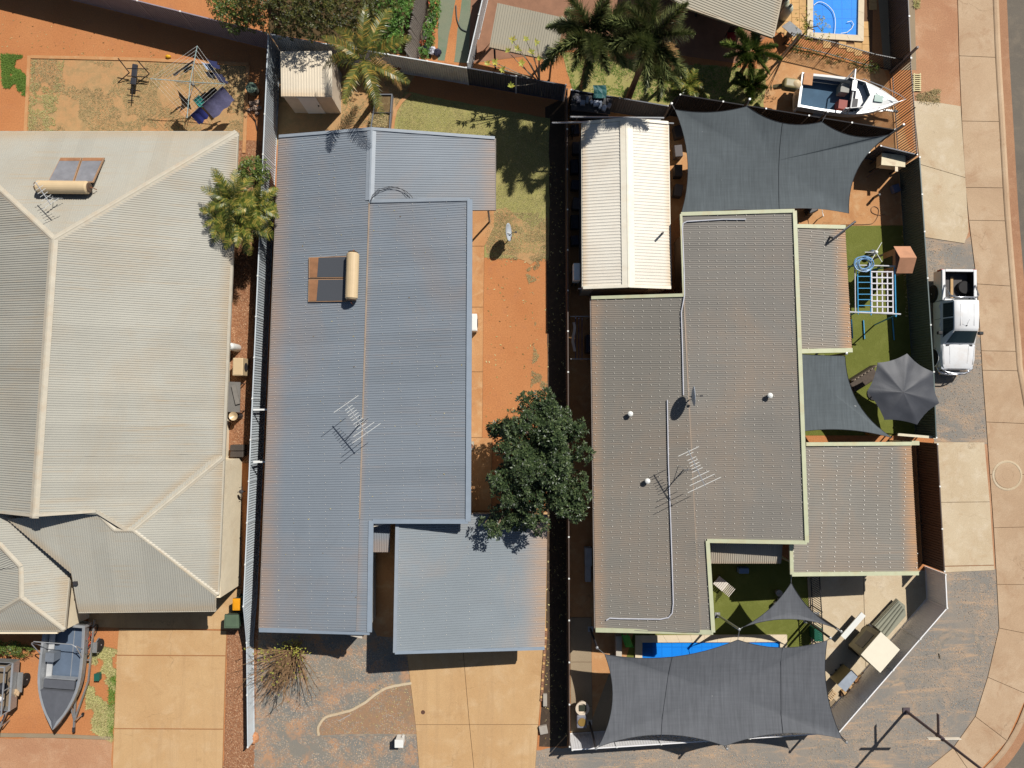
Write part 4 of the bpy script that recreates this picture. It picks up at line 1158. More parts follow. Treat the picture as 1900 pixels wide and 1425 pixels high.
def picket_fence(name, label, pts, h, mat, gap=.11, r=.011, sq=True, cat='fence'):
    a0 = W(pts[0][0], pts[0][1], h)
    t = thing(name, label, cat, (a0.x, a0.y, 0))
    bar_me = None
    for (pa, pb) in zip(pts, pts[1:]):
        A = W(pa[0], pa[1], h); B = W(pb[0], pb[1], h); A.z = B.z = 0
        L = (B - A).length
        ang = math.atan2(B.y - A.y, B.x - A.x)
        for z in (h - .04, .12):
            obj('rail', MB().bar(A + Vector((0, 0, z)), B + Vector((0, 0, z)), .038, .038), mat, t)
        if bar_me is None:
            bar_me = MB().box((0, 0, h / 2 + .03), (2 * r, 2 * r, h - .06)).mesh('picket')
        n_ = int(L / gap)
        for i in range(1, n_):
            p = A.lerp(B, i / n_)
            o = obj('picket', bar_me, mat, t); o.location = p - Vector(t.location); o.rotation_euler = (0, 0, ang)
        for i in range(int(L / 2.3) + 2):
            p = A.lerp(B, min(1, i / (int(L / 2.3) + 1)))
            obj('post', MB().box((p.x, p.y, h / 2 + .02), (.05, .05, h + .04), ang), mat, t)
    return t
BLACKM = plain('black powder coat', srgb(40, 38, 40), .45)
picket_fence('tubular_fence', 'brown tubular fence with vertical bars beside the white boat', [(1690, 112), (1697, 200), (1702, 284)], 1.8, plain('brown tubular steel', srgb(94, 76, 64), .5), .13, .016)
picket_fence('pool_fence', 'black tubular pool fence below the upper swimming pool', [(1470, 60), (1552, 79), (1624, 100), (1674, 110)], 1.2, BLACKM)
picket_fence('pool_fence', 'black tubular pool fence between the turf and the pale concrete pad', [(1521, 1066), (1529, 1205)], 1.2, BLACKM)
# timber paling fence among the green vines
A = W(786, -40, 1.6); B = W(760, 99, 1.5)
A.z = B.z = 0
pf = thing('paling_fence', 'weathered grey timber paling fence leaning through green vines', 'fence', A)
GREYWOOD = plain('weathered grey timber', srgb(176, 166, 156), .9, var=.25, sc=8)
n_ = int((B - A).length / .115)
d = (B - A).normalized(); s_ = Vector((d.y, -d.x, 0))
for i in range(n_):
    p = A.lerp(B, i / n_); h = 1.5 + rnd(-.05, .08)
    obj('paling', MB().bar(p + s_ * -.15, p + s_ * .22 + Vector((0, 0, h)) + d * rnd(-.02, .02), .022, .10, d.cross(Vector((0, 0, 1)))), GREYWOOD, pf)
for z in (.3, 1.1): obj('rail', MB().bar(A + s_ * (.0 + z * .2) + Vector((0, 0, z)), B + s_ * (.0 + z * .2) + Vector((0, 0, z)), .04, .07), GREYWOOD, pf)
# ================================================================== VEGETATION
BARK = plain('grey brown bark', srgb(126, 106, 86), .95, var=.25, sc=6, bmp=.3)
BARKP = plain('palm trunk', srgb(120, 94, 74), .95, var=.2, sc=5, bmp=.3)
SHAFT = plain('palm crownshaft', srgb(140, 142, 84), .6, var=.12)
def crown(blobs, n, leaf, per, mat_leafw=.42, droop=.2, seed=1, inner=.35):
    """leaf rosettes spread through the volume of several ellipsoids, denser near their outside"""
    rs = random.Random(seed)
    vs, fs = [], []
    tot = sum(b[3] * b[4] * b[5] for b in blobs)
    for (bx, by, bz, rx, ry, rz) in blobs:
        k = max(1, int(n * (rx * ry * rz) / tot))
        for _ in range(k):
            d = Vector((rs.gauss(0, 1), rs.gauss(0, 1), rs.gauss(.35, 1)))
            d.normalize()
            rr = (inner + (1 - inner) * rs.random() ** .45)
            rr *= 1 + .22 * noise.noise(Vector((bx + d.x * 2.2, by + d.y * 2.2, bz + d.z * 2.2)))
            c = Vector((bx + d.x * rx * rr, by + d.y * ry * rr, bz + d.z * rz * rr))
            up = (d + Vector((0, 0, .8)) + Vector((rs.uniform(-.5, .5), rs.uniform(-.5, .5), 0))).normalized()
            x = up.orthogonal().normalized(); y = up.cross(x)
            a0 = rs.uniform(0, 6.28)
            for j in range(per):
                a = a0 + j * 6.283 / per + rs.uniform(-.25, .25)
                L = leaf * rs.uniform(.6, 1.25)
                el = rs.uniform(.1, .9)
                o = (x * math.cos(a) + y * math.sin(a))
                t = (o * math.cos(el) + up * math.sin(el)).normalized()
                sd_ = t.cross(up)
                if sd_.length < 1e-4: continue
                sd_.normalize()
                w = L * mat_leafw / 2
                base = c + t * .02
                midp = base + t * L * .5 + Vector((0, 0, -droop * L * .1))
                tip = base + t * L + Vector((0, 0, -droop * L))
                i = len(vs)
                vs += [base, midp + sd_ * w + up * w * .25, tip, midp - sd_ * w + up * w * .25]
                fs += [(i, i + 1, i + 2), (i, i + 2, i + 3)]
    me = bpy.data.meshes.new('crown'); me.from_pydata([tuple(v) for v in vs], [], fs)
    return me
def limbs(base, tips, r, mb=None, seed=3):
    rs = random.Random(seed)
    m = mb or MB()
    for t in tips:
        t = Vector(t); b = Vector(base)
        mid = b.lerp(t, .45) + Vector((rs.uniform(-.2, .2), rs.uniform(-.2, .2), rs.uniform(.1, .4)))
        m.tube([b, mid, t], [r * .7, r * .4, r * .12], 6)
    return m
def tree(name, label, base, trunk_h, r, blobs, n, leaf, per, mat, seed=1, cat='tree', leafw=.42, group=None, droop=.2, inner=.35):
    base = Vector(base)
    t = thing(name, label, cat, base, group=group)
    fork = base + Vector((rnd(-.1, .1), rnd(-.1, .1), trunk_h))
    m = MB().tube([base, base.lerp(fork, .5) + Vector((.05, .03, 0)), fork], [r, r * .85, r * .7], 8)
    limbs(fork, [(b[0], b[1], b[2]) for b in blobs], r, m, seed)
    obj('trunk', m, BARK, t)
    me = crown(blobs, n, leaf, per, leafw, droop, seed, inner)
    o = obj('crown', me, mat, t); o.location = -base
    return t
L_DARK = leaf_mat('glossy dark leaves', srgb(42, 56, 34), srgb(66, 82, 50), .36, .08, srgb(96, 110, 70))
L_OLIVE = leaf_mat('dark olive leaves', srgb(52, 60, 26), srgb(84, 88, 38), .4, .1, srgb(110, 104, 50))
L_VINE = leaf_mat('bright green vine leaves', srgb(62, 104, 36), srgb(104, 148, 62), .45, .15, srgb(140, 172, 88))
L_MID = leaf_mat('mid green leaves', srgb(64, 86, 36), srgb(100, 120, 54), .4, .12, srgb(136, 142, 70))
L_YEL = leaf_mat('yellow green leaves', srgb(150, 160, 70), srgb(190, 190, 90), .45, .25, srgb(206, 190, 84))
L_PALM = leaf_mat('palm leaflets', srgb(66, 82, 32), srgb(116, 124, 50), .4, .15, srgb(176, 156, 74))
L_PALMD = leaf_mat('dark palm leaflets', srgb(74, 86, 50), srgb(118, 128, 78), .4, .12, srgb(136, 140, 84))
L_COCO = leaf_mat('coconut palm leaflets', srgb(76, 86, 38), srgb(122, 126, 58), .35, .2, srgb(186, 152, 70))
L_DRY = leaf_mat('dead palm leaflets', srgb(140, 104, 60), srgb(176, 138, 86), .7, .1)

# big tree over the dividing fence
def bl(px, py, z, rx, ry, rz): p = W(px, py, z); return (p.x, p.y, z, rx, ry, rz)
big_ = [bl(1000, 790, 4.2, 1.5, 1.3, 1.1), bl(975, 860, 4.5, 1.55, 1.6, 1.2), bl(1030, 850, 4.3, 1.35, 1.6, 1.1), bl(990, 925, 4.0, 1.5, 1.25, 1.1), bl(930, 968, 3.4, .95, .75, .7), bl(960, 975, 3.3, .7, .6, .6), bl(1045, 905, 3.7, 1.0, 1.4, .9), bl(918, 795, 3.2, .62, .55, .5), bl(1050, 800, 3.5, .9, 1.0, .8), bl(945, 885, 3.8, 1.0, 1.1, .9), bl(1010, 755, 3.6, .9, .7, .7)]
rs_ = random.Random(17)
clumps_ = [(b_[0], b_[1], b_[2] - .25, b_[3] * .62, b_[4] * .62, b_[5] * .6) for b_ in big_]
for b_ in big_:
    for _ in range(max(3, int(b_[3] * b_[4] * 5))):
        d_ = Vector((rs_.gauss(0, 1), rs_.gauss(0, 1), abs(rs_.gauss(.3, .8)))).normalized()
        r_ = rs_.uniform(.28, .52)
        k_ = rs_.uniform(.74, 1.0)
        clumps_.append((b_[0] + d_.x * b_[3] * k_, b_[1] + d_.y * b_[4] * k_, b_[2] + d_.z * b_[5] * k_ * .95, r_, r_ * rs_.uniform(.8, 1.2), r_ * .75))
tree('shade_tree', 'big dense dark leaved tree beside the carport', W(1000, 850), 1.6, .22, clumps_, 5200, .15, 7, L_DARK, 5, leafw=.5, inner=.3)
# dense growth behind the back fence
tree('dark_shrub_tree', 'dark olive bushy tree behind the back fence corner', W(520, 50), 1.2, .16,
     [bl(520, 15, 3.6, 1.7, 1.3, 1.2), bl(585, 20, 3.4, 1.4, 1.4, 1.1), bl(480, -10, 3.2, 1.3, 1.2, 1.0), bl(630, 10, 3.2, 1.5, 1.5, 1.1), bl(550, -40, 3.6, 1.8, 1.2, 1.2), bl(560, 48, 2.5, 1.3, .7, .8), bl(670, 55, 2.4, 1.3, .9, .9), bl(700, 0, 2.9, 1.1, 1.2, .9)],
     2500, .12, 7, L_OLIVE, 8, leafw=.5)
tree('bright_shrub', 'bright green shrub above the purple brown fence', W(440, 45), .6, .08,
     [bl(432, 30, 2.0, .8, .8, .8), bl(455, 10, 2.2, .9, .9, .8), bl(410, 0, 1.9, .7, .8, .7), bl(470, 38, 1.9, .6, .5, .6)], 700, .12, 6, L_MID, 9, leafw=.5)
tree('vine_thicket', 'vivid green vine thicket left of the paling fence', W(745, 70), .4, .06,
     [bl(722, 20, 1.5, 1.0, 1.3, .7), bl(738, -10, 1.6, .8, 1.2, .7), bl(710, 60, 1.3, .8, .9, .6), bl(730, 75, 1.2, .5, .7, .5), bl(700, 80, 1.2, .5, .5, .4)], 1300, .10, 6, L_VINE, 10, cat='shrub', leafw=.6)
tree('vine_thicket', 'green vine strip right of the paling fence', W(790, 50), .3, .05,
     [bl(806, 10, .5, .3, 1.2, .4), bl(796, 60, .45, .3, .9, .35), bl(786, 98, .4, .25, .3, .3)], 420, .09, 6, L_VINE, 11, cat='shrub', leafw=.6)
tree('round_shrub', 'small round dark shrub behind the fan of yellowish palms', W(468, 340), .5, .05,
     [bl(472, 318, 1.8, .7, .75, .6), bl(455, 330, 1.5, .5, .5, .5)], 380, .12, 6, L_MID, 12, cat='shrub', leafw=.5)
tree('front_hedge', 'low green hedge in front of the cream house porch', W(15, 1205), .2, .05,
     [bl(-20, 1200, .5, .8, .35, .35), bl(20, 1203, .5, .6, .32, .3), bl(45, 1208, .4, .4, .3, .25)], 420, .09, 6, L_MID, 13, cat='hedge', leafw=.5)
tree('pool_tree', 'sparse small leafed tree beside the upper pool', W(1478, 78), 1.4, .05,
     [bl(1510, 40, 3.2, .5, .5, .5), bl(1490, 55, 2.9, .45, .45, .4), bl(1525, 58, 2.9, .45, .4, .4), bl(1508, 72, 2.6, .4, .3, .3), bl(1487, 25, 2.8, .3, .4, .3)], 70, .10, 5, L_YEL, 14, leafw=.5, inner=.2)
for (px, py, rx, ry) in ((1500, 102, .6, .3), (1545, 112, .8, .25), (1590, 122, .6, .25), (1470, 90, .4, .3), (1615, 130, .4, .25)):
    c = W(px, py)
    tree('garden_plant', {1500: 'scrubby plant under the sparse pool tree', 1545: 'scrubby plant midway along the black pool fence', 1590: 'scrubby plant nearer the brown fence by the pool fence', 1470: 'scrubby plant at the left end of the pool fence', 1615: 'scrubby plant at the right end of the pool fence'}[px], c, .1, .02, [(c.x, c.y, .22, rx, ry, .22)], 60, .08, 5, L_MID, px, cat='plant', leafw=.4, group='scrubby plants along the upper pool fence')

# leafless bush in the front yard
base = W(546, 1206)
db = thing('bare_bush', 'nearly leafless bush with yellow green tips beside the front fence', 'bush', base)
rs = random.Random(21)
m = MB(); tips = []
for i in range(96):
    a = rs.uniform(-3.3, -.4) if i % 4 else rs.uniform(0, 3.1); e = rs.uniform(.55, 1.35)
    L = rs.uniform(1.5, 2.7) if i % 4 else rs.uniform(.9, 1.5)
    d = Vector((math.cos(a) * math.cos(e), math.sin(a) * math.cos(e), math.sin(e)))
    pts = [base.copy()]
    for k in range(1, 6):
        d = (d + Vector((rs.uniform(-.25, .25), rs.uniform(-.25, .25), rs.uniform(-.1, .12)))).normalized()
        pts.append(pts[-1] + d * L / 5)
    m.tube(pts, [.036, .03, .024, .019, .014, .009], 5)
    tips.append(pts[-1])
    for k in (2, 3, 4, 5):
        for w in range(2):
            q = pts[k]
            dd = (d + Vector((rs.uniform(-.8, .8), rs.uniform(-.8, .8), rs.uniform(-.2, .5)))).normalized()
            q2 = q + dd * rs.uniform(.2, .5)
            m.tube([q, q.lerp(q2, .5) + Vector((0, 0, .03)), q2], [.012, .009, .005], 4)
            tips.append(q2)
obj('branches', m, plain('bare tan branches', srgb(142, 112, 80), .95, var=.25, sc=5), db)
vs, fs = [], []
for t_ in tips:
    if t_.y < base.y + .1 and rs.random() > .12: continue
    if rs.random() < .45: continue
    for j in range(3):
        a = rs.uniform(0, 6.28); L = rs.uniform(.05, .1)
        d = Vector((math.cos(a), math.sin(a), rs.uniform(-.1, .5))).normalized() * L
        s2 = d.cross(Vector((0, 0, 1))).normalized() * L * .28
        i = len(vs); vs += [t_, t_ + d * .5 + s2, t_ + d, t_ + d * .5 - s2]; fs.append((i, i + 1, i + 2, i + 3))
me = bpy.data.meshes.new('leaves'); me.from_pydata([tuple(v - base) for v in vs], [], fs)
obj('leaves', me, L_YEL, db)
# open branched shrub over the back fence with pale leaves
base = W(1005, 178)
fr = thing('frangipani', 'open branching small tree with pale yellow leaves over the back fence', 'tree', base)
m = MB(); rs = random.Random(5); tips = []
fork = base + Vector((-.15, .1, 1.3))
m.tube([base, base + Vector((-.05, 0, .7)), fork], [.07, .06, .05], 7)
for (px, py, z) in ((951, 75, 3.3), (975, 72, 3.3), (995, 78, 3.2), (942, 95, 3.1), (960, 92, 3.1), (985, 97, 3.0), (918, 116, 2.8), (932, 130, 2.6), (968, 118, 2.8), (1000, 110, 2.9), (948, 160, 2.4), (905, 118, 2.7)):
    tip = W(px, py, z)
    q = fork.lerp(tip, .5) + Vector((rs.uniform(-.12, .12), rs.uniform(-.12, .12), .12))
    m.tube([fork, q, tip], [.03, .022, .014], 5); tips.append(tip)
obj('trunk', m, plain('pale grey branches', srgb(160, 148, 128), .9, var=.15), fr)
vs, fs = [], []
for t_ in tips:
    a0 = rs.uniform(0, 6)
    for j in range(7):
        a = a0 + j * .9; L = rs.uniform(.14, .26)
        d = Vector((math.cos(a), math.sin(a), rs.uniform(.1, .9))).normalized() * L
        s2 = d.cross(Vector((0, 0, 1))).normalized() * L * .2
        i = len(vs); vs += [t_, t_ + d * .5 + s2, t_ + d, t_ + d * .5 - s2]; fs.append((i, i + 1, i + 2, i + 3))
me = bpy.data.meshes.new('leaves'); me.from_pydata([tuple(v - base) for v in vs], [], fs)
obj('leaves', me, L_YEL, fr)

# ---------------------------------------------------------------- palms
def frond_mesh(L, rise, droop, style, seed, leaf=.34, nodes=30, bend=0.0):
    rs = random.Random(seed)
    path = []
    N = 10
    for i in range(N + 1):
        s_ = i / N
        path.append(Vector((L * s_ * (1 - .12 * s_), bend * s_ * s_, rise * s_ - droop * s_ * s_)))
    m = MB().tube(path, [.022 - .018 * i / N for i in range(N + 1)], 4)
    def at(s_):
        x = s_ * N; i = min(int(x), N - 1); return path[i].lerp(path[i + 1], x - i), (path[i + 1] - path[i]).normalized()
    for k in range(nodes):
        s_ = .14 + .86 * k / (nodes - 1)
        p, t = at(s_)
        side = t.cross(Vector((0, 0, 1))).normalized(); up = side.cross(t)
        env = math.sin(math.pi * min(1, .18 + s_ * .80)) ** .6
        if style == 'fox':
            for j in range(11):
                a = j * 6.283 / 11 + rs.uniform(-.4, .4)
                d = (side * math.cos(a) + up * math.sin(a) + t * rs.uniform(.35, .75)).normalized()
                l_ = leaf * env * rs.uniform(.7, 1.15)
                w = d.cross(t).normalized() * .04
                i = len(m.v)
                m.v += [p - w, p + w, p + d * l_ + Vector((0, 0, -.12 * l_))]; m.f.append((i, i + 1, i + 2))
        else:
            for sg in (-1, 1):
                d = (side * sg + t * rs.uniform(.45, .75) + up * rs.uniform(.05, .35)).normalized()
                l_ = leaf * env * rs.uniform(.8, 1.15)
                w = t * .02
                mid = p + d * l_ * .55
                tip = p + d * l_ + Vector((0, 0, -l_ * rs.uniform(.15, .5)))
                i = len(m.v)
                m.v += [p - w, p + w, mid + w * 1.0, mid - w * 1.0, tip]
                m.f += [(i, i + 1, i + 2, i + 3), (i + 3, i + 2, i + 4)]
    return m.mesh('frond')
def palm(name, label, base, top, trunk_r, fronds, mat, n, L, style='feather', shaft=True, seed=1, el=(-.1, .9), group=None, leaf=.34, dead=0, trunkmat=None, nodes=40, cat='palm'):
    base = Vector(base); top = Vector(top)
    t = thing(name, label, cat, base, group=group)
    mid = base.lerp(top, .5) + Vector((.06, .04, 0))
    d = top - base
    sh_ = base.lerp(top, .72)
    if d.length > .3:
        obj('trunk', MB().tube([base, base.lerp(mid, .5), mid, sh_], [trunk_r * 1.25, trunk_r, trunk_r * .95, trunk_r * .9], 8), trunkmat or BARKP, t)
        obj('crownshaft', MB().tube([sh_, sh_.lerp(top, .5), top], [trunk_r * 1.15, trunk_r * 1.05, trunk_r * .6], 8), SHAFT if shaft else (trunkmat or BARKP), t)
    rs = random.Random(seed)
    ms = [frond_mesh(L * k, .35 * L, dr * L, style, seed * 10 + i, leaf, nodes, bd * L) for i, (k, dr, bd) in enumerate(((1.0, .55, .08), (.9, .75, -.1), (1.08, .42, .02), (.95, .95, .12)))]
    for m_ in ms: m_.materials.append(mat)
    dm = None
    if dead:
        dm = ms[1].copy(); dm.materials.clear(); dm.materials.append(L_DRY)
    for i in range(n):
        a = i * 2.39996 + rs.uniform(-.25, .25)
        e = el[0] + (el[1] - el[0]) * (i / max(1, n - 1)) + rs.uniform(-.12, .12)
        isd = i < dead
        o = obj('frond', dm if isd else rs.choice(ms), mat, t)
        o.location = top - base + Vector((rs.uniform(-.04, .04), rs.uniform(-.04, .04), 0))
        o.rotation_euler = (rs.uniform(-.25, .25), -e, a)
        s_ = rs.uniform(.85, 1.1); o.scale = (s_, s_, s_)
    return t
palm('foxtail_palm', 'tall foxtail palm nearer the shelter roof', W(1081, 160), W(1095, 66, 5.0), .14, None, L_PALMD, 17, 2.35, 'fox', True, 3, (-.3, .85), 'foxtail palms over the green lawn', .62)
palm('foxtail_palm', 'tall foxtail palm with paler trunk, right of the other', W(1166, 181), W(1206, 74, 5.4), .15, None, L_PALMD, 17, 2.35, 'fox', True, 4, (-.3, .85), 'foxtail palms over the green lawn', .62, dead=1)
palm('small_foxtail_palm', 'small low foxtail palm right of the tall palm trunks', W(1222, 170), W(1226, 132, 2.0), .08, None, L_PALMD, 8, 1.35, 'fox', True, 5, (-.2, .9), None, .38)
palm('bushy_palm', 'bushy green palm beside the patio of the rear house', W(1372, 140), W(1392, 100, 2.3), .1, None, L_MID, 11, 1.6, 'fox', True, 6, (-.3, .9), None, .36)
palm('bushy_palm', 'low bushy palm at the corner of the boat yard', W(1395, 165), W(1392, 160, .9), .09, None, L_MID, 9, 1.0, 'fox', False, 16, (-.1, 1.0), None, .32)
palm('cycad', 'low cycad rosette with bright arching leaves by the black shade cloth', W(1278, 168), W(1279, 158, .45), .12, None, L_PALM, 16, 1.15, 'feather', False, 7, (-.1, .8), None, .3, cat='plant')
palm('coconut_palm', 'coconut palm beside the beige garden shed', W(690, 196), W(676, 112, 4.5), .13, None, L_COCO, 12, 2.7, 'feather', False, 8, (-.45, .95), None, .5, dead=1, nodes=44)
palm('clumping_palm', 'yellow green clumping palm overhanging the pale roof', W(462, 395), W(432, 372, 3.5), .07, None, L_PALM, 20, 1.65, 'feather', True, 9, (-.35, 1.0), 'clumping palms at the left fence', .42, dead=1, nodes=26)
palm('clumping_palm', 'clumping palm in front, nearest the black shadow below', W(466, 420), W(452, 418, 3.1), .07, None, L_PALM, 19, 1.5, 'feather', True, 10, (-.35, 1.0), 'clumping palms at the left fence', .4, nodes=26)
palm('clumping_palm', 'clumping palm leaning over the pale fence', W(472, 390), W(478, 380, 3.2), .07, None, L_PALM, 14, 1.3, 'feather', True, 11, (-.35, 1.0), 'clumping palms at the left fence', .36, nodes=26)
palm('clumping_palm', 'low leftmost clumping palm with orange dead fronds over the roof edge', W(452, 400), W(413, 405, 2.9), .06, None, L_PALM, 14, 1.2, 'feather', True, 12, (-.3, 1.0), 'clumping palms at the left fence', .34, dead=2, nodes=24)
# ================================================================== SHADE SAILS, UMBRELLA
SAIL = cloth_mat('charcoal shade cloth', srgb(96, 98, 102), .1)
SAIL2 = cloth_mat('blue grey shade cloth', srgb(84, 91, 94), .12)
CABLE = plain('sail edge cable', srgb(52, 54, 58), .6)
def sail(label, corners, bows, mat, sag=.25, group=None, seams=(), post_ends=()):
    """tensioned cloth with hollow edges; corners (px, py, z), bows: how far each edge is hollowed, as a share of its length"""
    C = [W(*c) for c in corners]
    n_ = len(C)
    cen = sum(C, Vector()) / n_
    t = thing('shade_sail', label, 'shade sail', (cen.x, cen.y, 0), group=group)
    B = []
    K = 12
    for i in range(n_):
        a, b = C[i], C[(i + 1) % n_]
        e = b - a
        nn = Vector((-e.y, e.x, 0)).normalized()
        if nn.dot(cen - (a + b) / 2) < 0: nn = -nn
        for k in range(K):
            s_ = k / K
            B.append(a + e * s_ + nn * (4 * s_ * (1 - s_)) * bows[i] * e.length - Vector((0, 0, .05 * bows[i] * e.length * 4 * s_ * (1 - s_))))
    rows = []
    RN = 10
    for r in range(RN + 1):
        q = 1 - r / RN * .999
        rows.append([cen + (p - cen) * q - Vector((0, 0, sag * (1 - q * q))) for p in B])
    obj('fabric', MB().grid(rows, True), mat, t, smooth=True)
    obj('edge_cable', MB().tube([p + Vector((0, 0, .004)) for p in B] + [B[0]], .012, 4, False), CABLE, t)
    for (i, j) in seams:
        p, q_ = B[i], B[j]
        pts = []
        for k in range(13):
            s_ = k / 12
            m_ = p.lerp(q_, s_)
            d_ = (m_ - cen); d_.z = 0
            pts.append(m_)
        ring = []
        for k in range(13):
            m_ = pts[k]
            # lift the seam onto the cloth: find the ray from the centre through this point
            best = min(range(len(B)), key=lambda w: -((B[w] - cen).xy.normalized().dot((m_ - cen).xy.normalized()) if (m_ - cen).xy.length > 1e-6 else 0))
            q2 = min(1, (m_ - cen).xy.length / max(1e-6, (B[best] - cen).xy.length))
            ring.append(Vector((m_.x, m_.y, (cen + (B[best] - cen) * q2).z - sag * (1 - q2 * q2) + .012)))
        obj('seam', MB().tube(ring, .009, 4), CABLE, t)
    for (c, e) in post_ends:
        obj('strap', MB().tube([C[c], e], .014, 5), M_STEEL, t)
    return t
def sail_post(label, base, top, r=.055, mat=None):
    b = Vector(base); p = Vector(top)
    t = thing('sail_post', label, 'post', b, group='posts that hold the shade sails')
    obj('pole', MB().tube([b, b.lerp(p, .5), p], r, 10), mat or M_DARKPOST, t)
    obj('base_plate', MB().box((b.x, b.y, .02), (.26, .26, .03)), M_STEEL, t)
    obj('end_cap', MB().lathe((p.x, p.y, p.z - .01), [(r * 1.15, -.03), (r * 1.15, .02), (r * .5, .03)], 10), M_STEEL, t)
    return t
M_DARKPOST = plain('charcoal painted post', srgb(64, 62, 66), .45)
def vpost(label, px, py, z, lean=(0, 0)):
    p = W(px, py, z)
    sail_post(label, (p.x - lean[0], p.y - lean[1], 0), p)
    return p
# large sail behind the house
pA = vpost('charcoal sail post at the left rear corner of the rear sail', 1246, 192, 3.2)
pB = vpost('charcoal sail post leaning beside the white boat', 1536, 207, 3.3)
pC = vpost('charcoal sail post at the far right tip of the rear sail', 1677, 231, 3.4)
pD = vpost('charcoal sail post between the rear sail scallops near the bushy palm', 1391, 184, 3.3)
sail('big blue grey shade sail behind the taupe roof', [(1252, 203, 3.0), (1386, 197, 3.0), (1525, 226, 3.0), (1651, 249, 3.0), (1575, 396, 2.8), (1420, 392, 2.9), (1260, 408, 2.8)], [.06, .12, .12, .14, .05, .06, .1], SAIL2, .25, seams=((18, 58),), post_ends=((0, pA), (2, pB), (3, pC), (1, pD)))
p = W(1226, 436, 2.9)
q = W(1260, 408, 2.8)
st = thing('sail_post', 'slanting dark sail post over the white shed edge', 'post', (p.x, p.y, 0), group='posts that hold the shade sails')
obj('pole', MB().tube([(p.x + .75, p.y + .6, 0), (p.x + .2, p.y + .2, 2.6), (p.x - .05, p.y - .05, 3.35)], .05, 8), M_DARKPOST, st)
p = W(1587, 411, 3.1)
st = thing('sail_post', 'slanting dark sail post over the narrow patio roof', 'post', (p.x - .8, p.y - .7, 0), group='posts that hold the shade sails')
obj('pole', MB().tube([(p.x - 1.0, p.y + .35, 0), W(1547, 442, 3.15), p], .055, 8), M_DARKPOST, st)
# sail beside the umbrella
sail('shade sail wedged between the taupe roof and the black umbrella', [(1486, 657, 3.1), (1568, 660, 2.6), (1657, 813, 2.6), (1492, 800, 3.1)], [.01, .13, .05, .0], SAIL2, .15)
pE = vpost('white sail post beside the patio roof corner', 1571, 656, 2.7)
# small triangle
pF = W(1372, 1168, 2.9)
sail_post('pale sail post at the left tip of the triangular sail', W(1331, 1141), pF, mat=M_STEEL)
pG = vpost('charcoal sail post at the right tip of the triangular sail', 1561, 1172, 2.7)
sail('small triangular charcoal shade sail over the turf', [(1468, 1081, 2.7), (1378, 1164, 2.8), (1552, 1166, 2.6)], [.07, .09, .08], SAIL, .1, post_ends=((0, W(1468, 1064, 2.95)), (1, pF), (2, pG)))
# front pool sail
pH = vpost('charcoal sail post at the lower left corner of the pool sail', 1106, 1389, 2.75)
pI = vpost('charcoal sail post at the lower right corner of the pool sail', 1571, 1378, 2.75)
pJ = vpost('charcoal sail post midway on the street side of the pool sail', 1349, 1390, 2.75)
pK = vpost('pale topped sail post by the left concrete path', 1108, 1202, 2.8)
pL = vpost('charcoal sail post at the upper right corner of the pool sail', 1541, 1184, 2.75)
sail('big charcoal shade sail stretched over the front pool', [(1122, 1214, 2.6), (1369, 1187, 2.7), (1535, 1188, 2.6), (1563, 1371, 2.6), (1345, 1384, 2.65), (1110, 1386, 2.6)], [.075, .085, .08, .075, .09, .12], SAIL, .3, seams=((6, 54), (18, 42)), post_ends=((0, pK), (2, pL), (3, pI), (4, pJ), (5, pH), (1, pF)))

# hexagonal cantilever umbrella
um = thing('garden_umbrella', 'black hexagonal garden umbrella leaning over the street fence', 'umbrella', W(1650, 742))
rim = [W(*p) for p in ((1628, 673, 2.5), (1683, 656, 2.45), (1732, 690, 2.45), (1743, 748, 2.45), (1702, 788, 2.4), (1641, 779, 2.45), (1609, 726, 2.5))]
top = W(1676, 728, 2.72)
UMB = plain('black umbrella cloth', srgb(66, 68, 74), .55, var=.15, sc=1.2, bmp=.2)
rows = []
n_ = len(rim); K = 10
ring = []
for i in range(n_):
    a, b_ = rim[i], rim[(i + 1) % n_]
    e = b_ - a
    for k in range(K):
        s_ = k / K
        p = a.lerp(b_, s_)
        ring.append((p + (top - p) * .06 * 4 * s_ * (1 - s_), s_, i))
for r in range(13):
    q = r / 12
    row = []
    for (p, s_, i) in ring:
        c_ = top + (p - top) * q
        c_.z = p.z + (top.z - p.z) * (1 - q ** 1.7)
        c_ = c_ - Vector((0, 0, .05 * q * 4 * s_ * (1 - s_) * (1 - .3 * q)))
        c_ += Vector((0, 0, .035 * noise.noise(Vector((c_.x * 2.2, c_.y * 2.2, 4.0))) * q + .02 * noise.noise(Vector((s_ * 9 + i * 3, q * 2.0, 1.0))) * q * q))
        row.append(c_)
    rows.append(row)
obj('canopy', MB().grid(rows[::-1], True), UMB, um, smooth=True)
for i in range(n_): obj('rib', MB().tube([top - Vector((0, 0, .06)), rim[i] - Vector((0, 0, .03))], .012, 5), M_DARKMETAL, um)
obj('pole', MB().tube([(top.x, top.y, 0), (top.x, top.y, top.z)], .03, 8), M_DARKMETAL, um)
obj('base', MB().lathe((top.x, top.y, 0), [(.35, .01), (.35, .06), (.06, .1)], 16), M_DARKMETAL, um)

